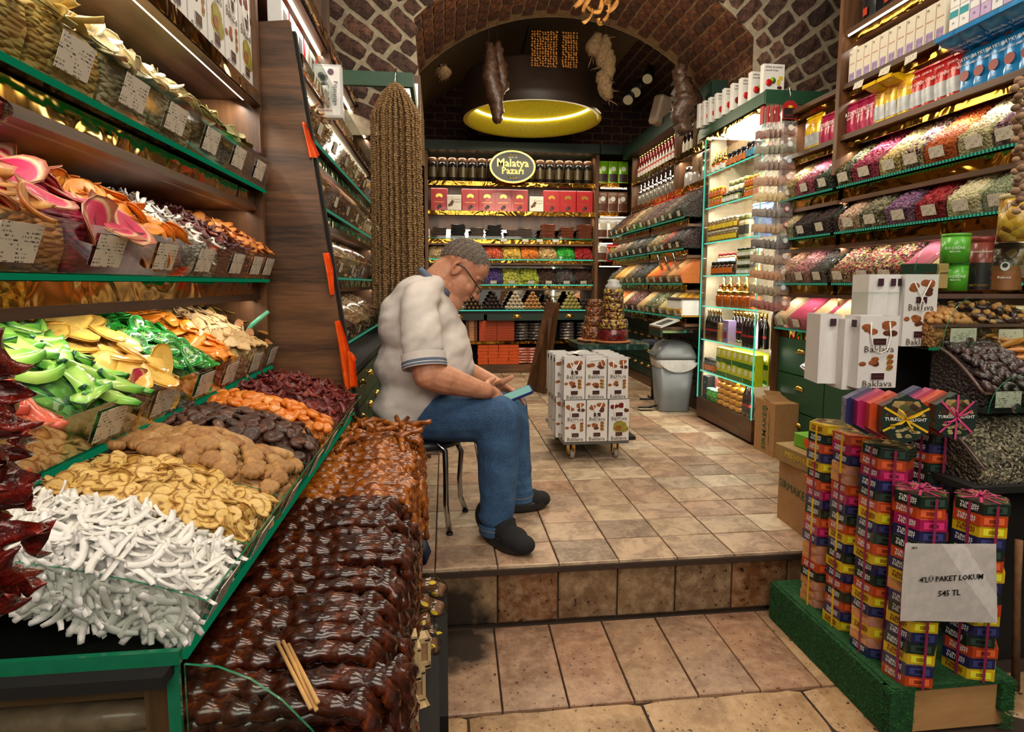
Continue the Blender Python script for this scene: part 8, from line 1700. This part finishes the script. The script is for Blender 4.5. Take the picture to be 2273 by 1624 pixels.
# --- chair
ch = thing('stool_chair', 'chair with black round seat and chromed curved legs under the seated man', 'chair', (-.12, 2.44, 0)); CO = Vector((-.12, 2.44, 0))
mb = MB(); zs = P(900, 960, 2.4).z; mb.lathe([(.17, zs-.05), (.195, zs-.04), (.20, zs-.02), (.18, zs-.005), (.02, zs)], plain('black_vinyl', (24, 26, 34), .4), 28); mb.obj('seat', ch)
for L in ([(968, 982), (988, 1000), (990, 1060), (990, 1120), (998, 1187)],): 
    pts = [at(a, b_, 'y', 2.27) for a, b_ in L]; pts[-1].z = .008; mb = MB(); mb.tube([q-CO for q in pts], .0115, CHROME, 12); mb.tube([pts[-1]-CO, pts[-1]-CO-Vector((0, 0, .008))], .014, BLACK, 10); mb.obj('leg', ch)
pts = [at(a, b_, 'y', 2.50) for a, b_ in ((1010, 975), (1024, 1000), (1020, 1060), (1022, 1100), (1033, 1140))]; pts[-1].z = .008; mb = MB(); mb.tube([q-CO for q in pts], .0115, CHROME, 12); mb.tube([pts[-1]-CO, pts[-1]-CO-Vector((0, 0, .008))], .014, BLACK, 10); mb.obj('leg', ch)
for sy in (2.28, 2.52):
    mb = MB(); mb.tube([Vector((-.20, sy, zs-.04))-CO, Vector((-.25, sy, zs-.10))-CO, Vector((-.26, sy, .2))-CO, Vector((-.28, sy, .0))-CO], .0115, CHROME, 12); mb.obj('leg', ch)
mb = MB(); mb.tube([Vector((-.24, 2.28, zs-.045))-CO, Vector((.0, 2.28, zs-.045))-CO], .011, CHROME, 10); mb.tube([Vector((-.24, 2.50, zs-.045))-CO, Vector((.05, 2.50, zs-.045))-CO], .011, CHROME, 10); mb.obj('seat_frame', ch)

# ================================================================== GOODS ON THE BACK WALL AND THE LEFT TOP
CN_ = lambda i: NUM[i] if i < 12 else ['thirteenth', 'fourteenth', 'fifteenth', 'sixteenth', 'seventeenth', 'eighteenth'][i-12]
bj = jar('canister', 'x', .052, .25, plain('dark_canister', (30, 24, 20), .25, 0, .5), plain('coffee_lid', (150, 110, 80), .3), plain('canister_print', (80, 64, 36), .35, var=.9, scale=70), lid_h=.16, group='dark canisters on the top shelf')
for i in range(17):
    x = -.12+.108*i
    if 6 < i < 10: continue
    put(bj, (x, 6.58, 2.117), R.uniform(-10, 10), label=f'dark printed canister on the top shelf of the back wall, {CN_(i)} place from the left')
rb = carton('red_box', 'x', .185, .08, .235, plain('red_card', (176, 20, 26), .35, 0, .3), None, [('BEYOĞLU LOKUMU', .012, 0, .38, GOLDP)], 'red boxes on the back wall'); mb = MB()
for a in range(-3, 4): mb.lathe([(.001, 0), (.013, .001)], GOLDP, 10, mx=trs((.028*math.sin(a*.36), -.0405, .145+.02*math.cos(a*.36)), (PI/2, 0, 0)), sy=1.3)
mb.obj('fan_emblem', rb); mb = MB(); mb.lathe([(.02, 0), (.02, .001)], BLACK, 10, mx=trs((.008, -.041, .045), (PI/2, 0, 0))); mb.lathe([(.018, .001), (.018, .002)], BAKD, 10, mx=trs((-.012, -.041, .03), (PI/2, 0, 0))); mb.obj('sweet_print', rb)
wbx = carton('white_sweet_box', 'x', .155, .07, .165, WHC, (.95, .95, .5, plain('white_front', (226, 218, 206), .4)), [('Kestane', .03, .02, .72, BAKD), ('Şekeri', .03, .03, .55, BAKD)], 'white boxes on the back wall'); mb = MB(); rr = random.Random(2)
for q in range(5): mb.lathe([(.016, 0), (.016, .001)], BAKD, 9, mx=trs((-.035+rr.uniform(-.018, .018), -.037, .07+rr.uniform(-.02, .025)), (PI/2, 0, 0)))
mb.obj('chestnut_print', wbx)
for i, px in enumerate((975, 1008, 1044, 1081, 1117, 1153, 1190, 1224, 1260, 1297)):
    w = i in (1, 6); put(wbx if w else rb, (at(px, 450, 'y', 6.56).x, 6.58-.02*w, 1.802), 0, label=f'{"white chestnut sweet" if w else "red gift"} box on the second shelf of the back wall, {NUM[i]} from the left')
# oval shop sign
sg2 = thing('oval_sign', 'black oval sign with gold lettering and rim on the back wall', 'sign', at(1138, 370, 'y', 6.30)); rw, rh = .245, .17
def oval(mb, a, b_, y0, y1, m, n=40): mb.prism([(a*math.cos(2*PI*i/n), b_*math.sin(2*PI*i/n)) for i in range(n)], -y1, -y0, m, mx=Matrix.Rotation(PI/2, 4, 'X'))
mb = MB(); oval(mb, rw, rh, 0, .03, GOLDP); mb.obj('rim', sg2); mb = MB(); oval(mb, rw*.94, rh*.92, -.004, .0, WHC); mb.obj('white_line', sg2); mb = MB(); oval(mb, rw*.92, rh*.895, -.006, -.001, BLACK); mb.obj('panel', sg2)
text('Malatya', .115, GOLDP, sg2, (0, -.008, .035), bold=.0012, sx=.98); text('Pazarı', .10, GOLDP, sg2, (0, -.008, -.045), bold=.0012); text('SINCE 1970', .02, WT, sg2, (.0, -.008, .095))
mb = MB()
for s in (1, -1):
    for q in range(3): mb.tube([(s*(-.03+.03*q)-.02, -.008, s*.105), (s*(-.03+.03*q)+.01, -.008, s*.118), (s*(-.03+.03*q)+.035, -.008, s*.14)], [.002, .004, .001], GOLDP, 5)
mb.obj('leaf_strokes', sg2)
mb = MB(); mb.tube([(0, .03, 0), (0, .25, 0)], .01, BLACK, 6); mb.obj('bracket', sg2)
PL1 = plain('brown_leather', (120, 60, 34), .5, var=.3); PL2 = plain('black_leather', (28, 24, 26), .45); PL3 = plain('grey_leather', (84, 70, 64), .5, var=.4)
def stack(x, n, m, lbl, w=.15):
    for i in range(n):
        if (m.name, i % 3) not in MC: b_ = MB(); b_.grid(lambda u, v: ((u-.5)*w, (v-.5)*.14, .012+.004*math.sin(7*u+i)+R.uniform(-.002, .002)), 5, 3, m); b_.box((-w/2, -.07, 0), (w/2, .07, .012), m, bev=.004); MC[(m.name, i % 3)] = b_.mesh('fruit_leather')
        o = ob('fruit_leather', MC[(m.name, i % 3)]); o.location = (x+R.uniform(-.008, .008), 6.60, 1.506+.0165*i); o.rotation_euler = (0, 0, R.uniform(-.08, .08)); tag(o, f'folded {lbl} fruit leather sheet in a stack on the back wall', 'fruit leather', lbl+' fruit leather stack')
for px, n, m, l_ in ((975, 7, PL3, 'greyish'), (1017, 9, PL2, 'black'), (1058, 7, PL3, 'dull grey brown'), (1098, 9, PL2, 'glossy black'), (1140, 6, PL3, 'small grey'), (1165, 7, PL3, 'grey'), (1215, 10, PL1, 'reddish brown'), (1256, 8, PL1, 'brown'), (1297, 10, PL1, 'russet')): stack(at(px, 520, 'y', 6.6).x, n, m, l_)
# rolled sweets on the lowest glass shelf
ro = {}
for nm, c1, c2 in (('white', (216, 206, 186), (150, 130, 90)), ('tan', (206, 150, 90), (120, 84, 50)), ('dark', (44, 26, 22), (120, 84, 50)), ('green', (176, 164, 96), (130, 120, 60)), ('black', (54, 36, 34), (30, 20, 20))):
    mb = MB(); mb.tube([(0, -.07, 0), (0, .07, 0)], .022, plain('roll_'+nm, c1, .6, var=.1), 12); mb.obj; me = mb; t = thing('sweet_roll', 'x', 'sweets', group=nm+' rolls on the back wall'); mb.obj('roll_body', t); mb = MB(); mb.tube([(0, -.072, 0), (0, -.069, 0)], .014, plain('roll_core_'+nm, c2, .6, var=.5, scale=200), 10); mb.obj('filling', t); ro[nm] = t
for px, nm, rows in ((1022, 'white', 2), (1050, 'dark', 5), (1095, 'black', 5), (1143, 'white', 5), (1182, 'tan', 5), (1218, 'dark', 4), (1268, 'green', 5), (1300, 'black', 3)):
    x0 = at(px, 670, 'y', 6.55).x
    for r_ in range(rows):
        for i in range(rows-r_): put(ro[nm], (x0+.046*(i-(rows-r_-1)/2), 6.58, .735+.040*r_), 0, label=f'{nm} rolled sweet in the pyramid on the lowest glass shelf of the back wall')
# below: orange boxes and bags
ob1 = carton('orange_box', 'x', .115, .14, .045, plain('orange_card', (214, 84, 26), .4), None, (), 'small orange boxes under the back counter'); ob2 = carton('orange_box', 'x', .205, .16, .028, plain('orange_card2', (196, 76, 26), .4), None, (), 'flat orange boxes under the back counter'); ob3 = carton('brown_box', 'x', .13, .14, .03, plain('brown_card', (120, 66, 40), .5), (.4, .98, .5, plain('tan_band', (196, 140, 90), .5)), (), 'brown banded boxes under the back counter')
for c in range(4):
    for r_ in range(6): put(ob1, (at(1072+c*23, 790, 'y', 6.5).x, 6.58, .097+.0375*r_), R.uniform(-4, 4), label=f'small orange box under the back counter, column {["one", "two", "three", "four"][c]}, {NUM[r_]} from the bottom').scale = (1, 1, .8)
for c in range(2):
    for r_ in range(8): put(ob2, (at(1084+c*38, 740, 'y', 6.5).x, 6.60, .362+.0285*r_), 0, label=f'flat orange box on the gold shelf, {["left", "right"][c]} column, {NUM[r_]} from the bottom')
for r_ in range(8): put(ob3, (at(1047, 740, 'y', 6.5).x, 6.60, .362+.031*r_), 0, label=f'brown banded box behind the man on the gold shelf, {NUM[r_]} from the bottom')
sv = thing('silver_packet', 'x', 'packet', group='silver packets under the back counter'); mb = MB(); mb.lathe([(.03, 0), (.085, .008), (.10, .02), (.08, .034), (.03, .04)], plain('silver_film', (130, 124, 122), .25, .6, .3, var=.6, scale=30, bump=.8), 10, sy=.7); mb.v = [(a*R.uniform(.8, 1.1), b_*R.uniform(.8, 1.1), c+R.uniform(-.007, .007)) for a, b_, c in mb.v]; mb.obj('film_body', sv)
pk_ = thing('pink_packet', 'x', 'packet', group='pink packets under the back counter'); mb = MB(); mb.lathe([(.03, 0), (.09, .006), (.10, .016), (.08, .03), (.03, .034)], plain('pink_film', (206, 128, 108), .35, .1, .3, var=.3, scale=30, bump=.5), 10, sy=.7); mb.v = [(a*R.uniform(.85, 1.1), b_*R.uniform(.85, 1.1), c+R.uniform(-.005, .005)) for a, b_, c in mb.v]; mb.obj('film_body', pk_)
for c, px in enumerate((1160, 1190, 1262, 1300)):
    for r_ in range(6): put(sv, (at(px, 740, 'y', 6.5).x, 6.58, .362+.034*r_), R.uniform(-20, 20), label=f'wrinkled silver packet under the back counter, {["first", "second", "third", "fourth"][c]} pile, {NUM[r_]} from the bottom')
for c, px in enumerate((1160, 1186)):
    for r_ in range(6): put(pk_, (at(px, 790, 'y', 6.5).x, 6.58, .097+.03*r_), R.uniform(-10, 10), label=f'pink packet on the floor shelf at the back, {["left", "right"][c]} pile, {NUM[r_]} from the bottom')
# corner shelf packs
PG1 = pouch('nut_pack', 'x', .11, .24, .05, plain('lime_foil', (126, 190, 30), .3, .2, .4), plain('lime_print', (60, 40, 36), .4, var=.8, scale=80), (), 'lime green packs', badge=WHC); PG2 = pouch('nut_pack', 'x', .11, .22, .05, plain('brown_foil', (130, 96, 80), .3, .2, .4, var=.5, scale=30), BAKD, (), 'brown packs', badge=WHC)
PG3 = pouch('nut_pack', 'x', .12, .22, .05, plain('white_foil', (206, 202, 196), .3, .2, .4), BAKD, (), 'white packs', badge=plain('beige_badge', (196, 180, 150), .5)); PG4 = pouch('nut_pack', 'x', .12, .20, .05, RDF, BLACK, (), 'red packs', badge=YEL)
for i in range(3):
    x = 1.765+.115*i; put(PG1, (x, 6.50, 2.117), 0, label=f'lime green pack on the corner shelf, {NUM[i]} from the left'); put(PG2, (x, 6.50, 1.802), 0, label=f'brown foil pack on the corner shelf, {NUM[i]} from the left'); put(PG3, (x, 6.50, 1.512), 0, label=f'white foil pack on the corner shelf, {NUM[i]} from the left')
    put(PG4 if i else PG3, (x, 6.50, 1.257), 0, label=('red' if i else 'white')+f' pack on the lowest corner shelf, {NUM[i]} from the left')
# bottles and spice mills on the right rear shelves
bo = bottle('sauce_bottle', 'x', .028, .27, plain('red_sauce', (96, 22, 16), .15, 0, .7), GOLDP, plain('white_red_label', (206, 196, 190), .4), 'sauce bottles with gold caps', REDI); bk = bottle('dark_oil_bottle', 'x', .03, .24, PMB, BLACK, CRM, 'dark oil bottles')
for i in range(14): put(bo, (2.06, 6.10-.078*i, 2.087), -90, label=f'sauce bottle with gold cap on the right rear top shelf, {CN_(i)} from the far corner')
for i in range(9): put(bk, (2.06, 4.92-.075*i, 2.087), -90, label=f'dark oil bottle on the right rear top shelf, {NUM[i]} from the post')
ml = jar('spice_mill', 'x', .04, .17, plain('grey_spice_glass', (110, 104, 96), .2, 0, .6, var=.5, scale=60), CHROME, None, knob=True, group='glass spice mills')
for i in range(9): put(ml, (2.07, 6.08-.115*i, 1.802), -90, label=f'glass spice mill with metal top on the second right rear shelf, {NUM[i]} from the corner')
for i in range(3): put(jar('glass_jar', 'x', .06, .19, plain('salt_glass', (176, 170, 164), .2, 0, .6), CHROME, None, group='large glass jars') if i == 0 else bpy.data.objects['glass_jar'], (2.10, 4.88-.17*i, 1.802), -90, label=f'large glass jar with metal lid on the second right rear shelf, {NUM[i]} from the post')
mb = MB(); mb.box((2.0, 4.85, 1.70), (2.03, 5.5, 1.775), plain('red_plastic_tray', (214, 50, 20), .4)); tag(mb.obj('red_scoop_tray'), 'red plastic strip under the second right rear shelf', 'tray')
for i, (y, z) in enumerate(((4.75, 1.10), (4.58, 1.08), (4.42, 1.10))): mb = MB(); mb.tube([(1.84, y, z-.02), (1.78, y-.03, z+.07), (1.75, y-.05, z+.14)], [.018, .011, .009], CHROME, 8); tag(mb.obj('metal_scoop'), f'metal scoop standing in the orange spice heaps, {NUM[i]} from the far side', 'scoop')
# ---- left: row of printed bags above the fruit display, boxes above the nuts
for i in range(6):
    y = 2.075-.128*i; b7 = dup(bag1 if i % 2 else bag4, (-.665, y, 1.637), (0, 0, PI/2), f'white baklava paper bag in the row above the fruit display, {NUM[i]} from the leaning board', scale=(1.02, .8, 1.35))
pz1 = carton('pismaniye_box', 'x', .10, .05, .22, WHC, (.5, .35, .7, plain('dark_sweets_print', (70, 50, 60), .5, var=.8, scale=80)), [('Pişmaniye', .03, 0, .35, REDI)], 'white sweet boxes on the left rear shelf'); pz2 = carton('pismaniye_box', 'x', .10, .05, .22, plain('red_white_card', (196, 30, 40), .4), (.6, .9, .5, WHC), [('Pişmaniye', .022, 0, .35, REDI)], 'white sweet boxes on the left rear shelf')
for i in range(12): put((pz1, pz2)[i % 2], (-.60, 2.34+.115*i, 1.802), 90, label=f'narrow {"white" if i % 2 == 0 else "red and white"} sweet box on the left rear shelf, {NUM[i]} from the leaning board')
for i in range(9): put(cof, (-.60, 2.36+.13*i, 2.082), 90, label=f'black pack on the highest left rear shelf, {NUM[i]} from the leaning board')
pb1 = thing('sweet_display_box', 'large white sweet box with silver border and dark sweets facing the aisle', 'box', at(729, 205, 'y', 2.80)); mb = MB(); mb.box((-.062, -.02, -.115), (.062, .02, .115), plain('silver_card', (190, 192, 196), .4), bev=.002); mb.obj('box_body', pb1); mb = MB(); mb.box((-.054, -.021, -.105), (.054, -.02, .105), WHC); mb.obj('front_panel', pb1)
mb = MB(); rr = random.Random(4)
for q in range(4): mb.lathe([(.014, 0), (.014, .002)], plain('plum_sweet', (70, 40, 60), .4), 8, mx=trs((rr.uniform(-.03, .02), -.022, rr.uniform(.05, .09)), (PI/2, 0, 0)))
for z in (.02, -.01, -.035): mb.lathe([(.02, 0), (.02, .002)], plain('grey_sweet', (60, 56, 60), .4), 10, mx=trs((-.012, -.022, z), (PI/2, 0, 0)))
mb.obj('sweet_picture', pb1); text('Pişmaniye', .026, INK, pb1, (.035, -.0225, -.01), (PI/2, PI/2, 0)); text('Çifte Kavrulmuş', .01, REDI, pb1, (-.015, -.0225, -.085))
# pretzels in a bag on the first left rear bin
pm_ = many(strip_mesh, 3, .05, .012, .01, plain('pretzel', (176, 110, 50), .5), bend=1.2, cres=1.4)
place(LBR[0][0], pm_, 30, 'pretzel_ring', 'brown curved cracker heaped in the first bin of the left rear top shelf', 'snack', 'crackers in the first nut bin', tilt=.9)
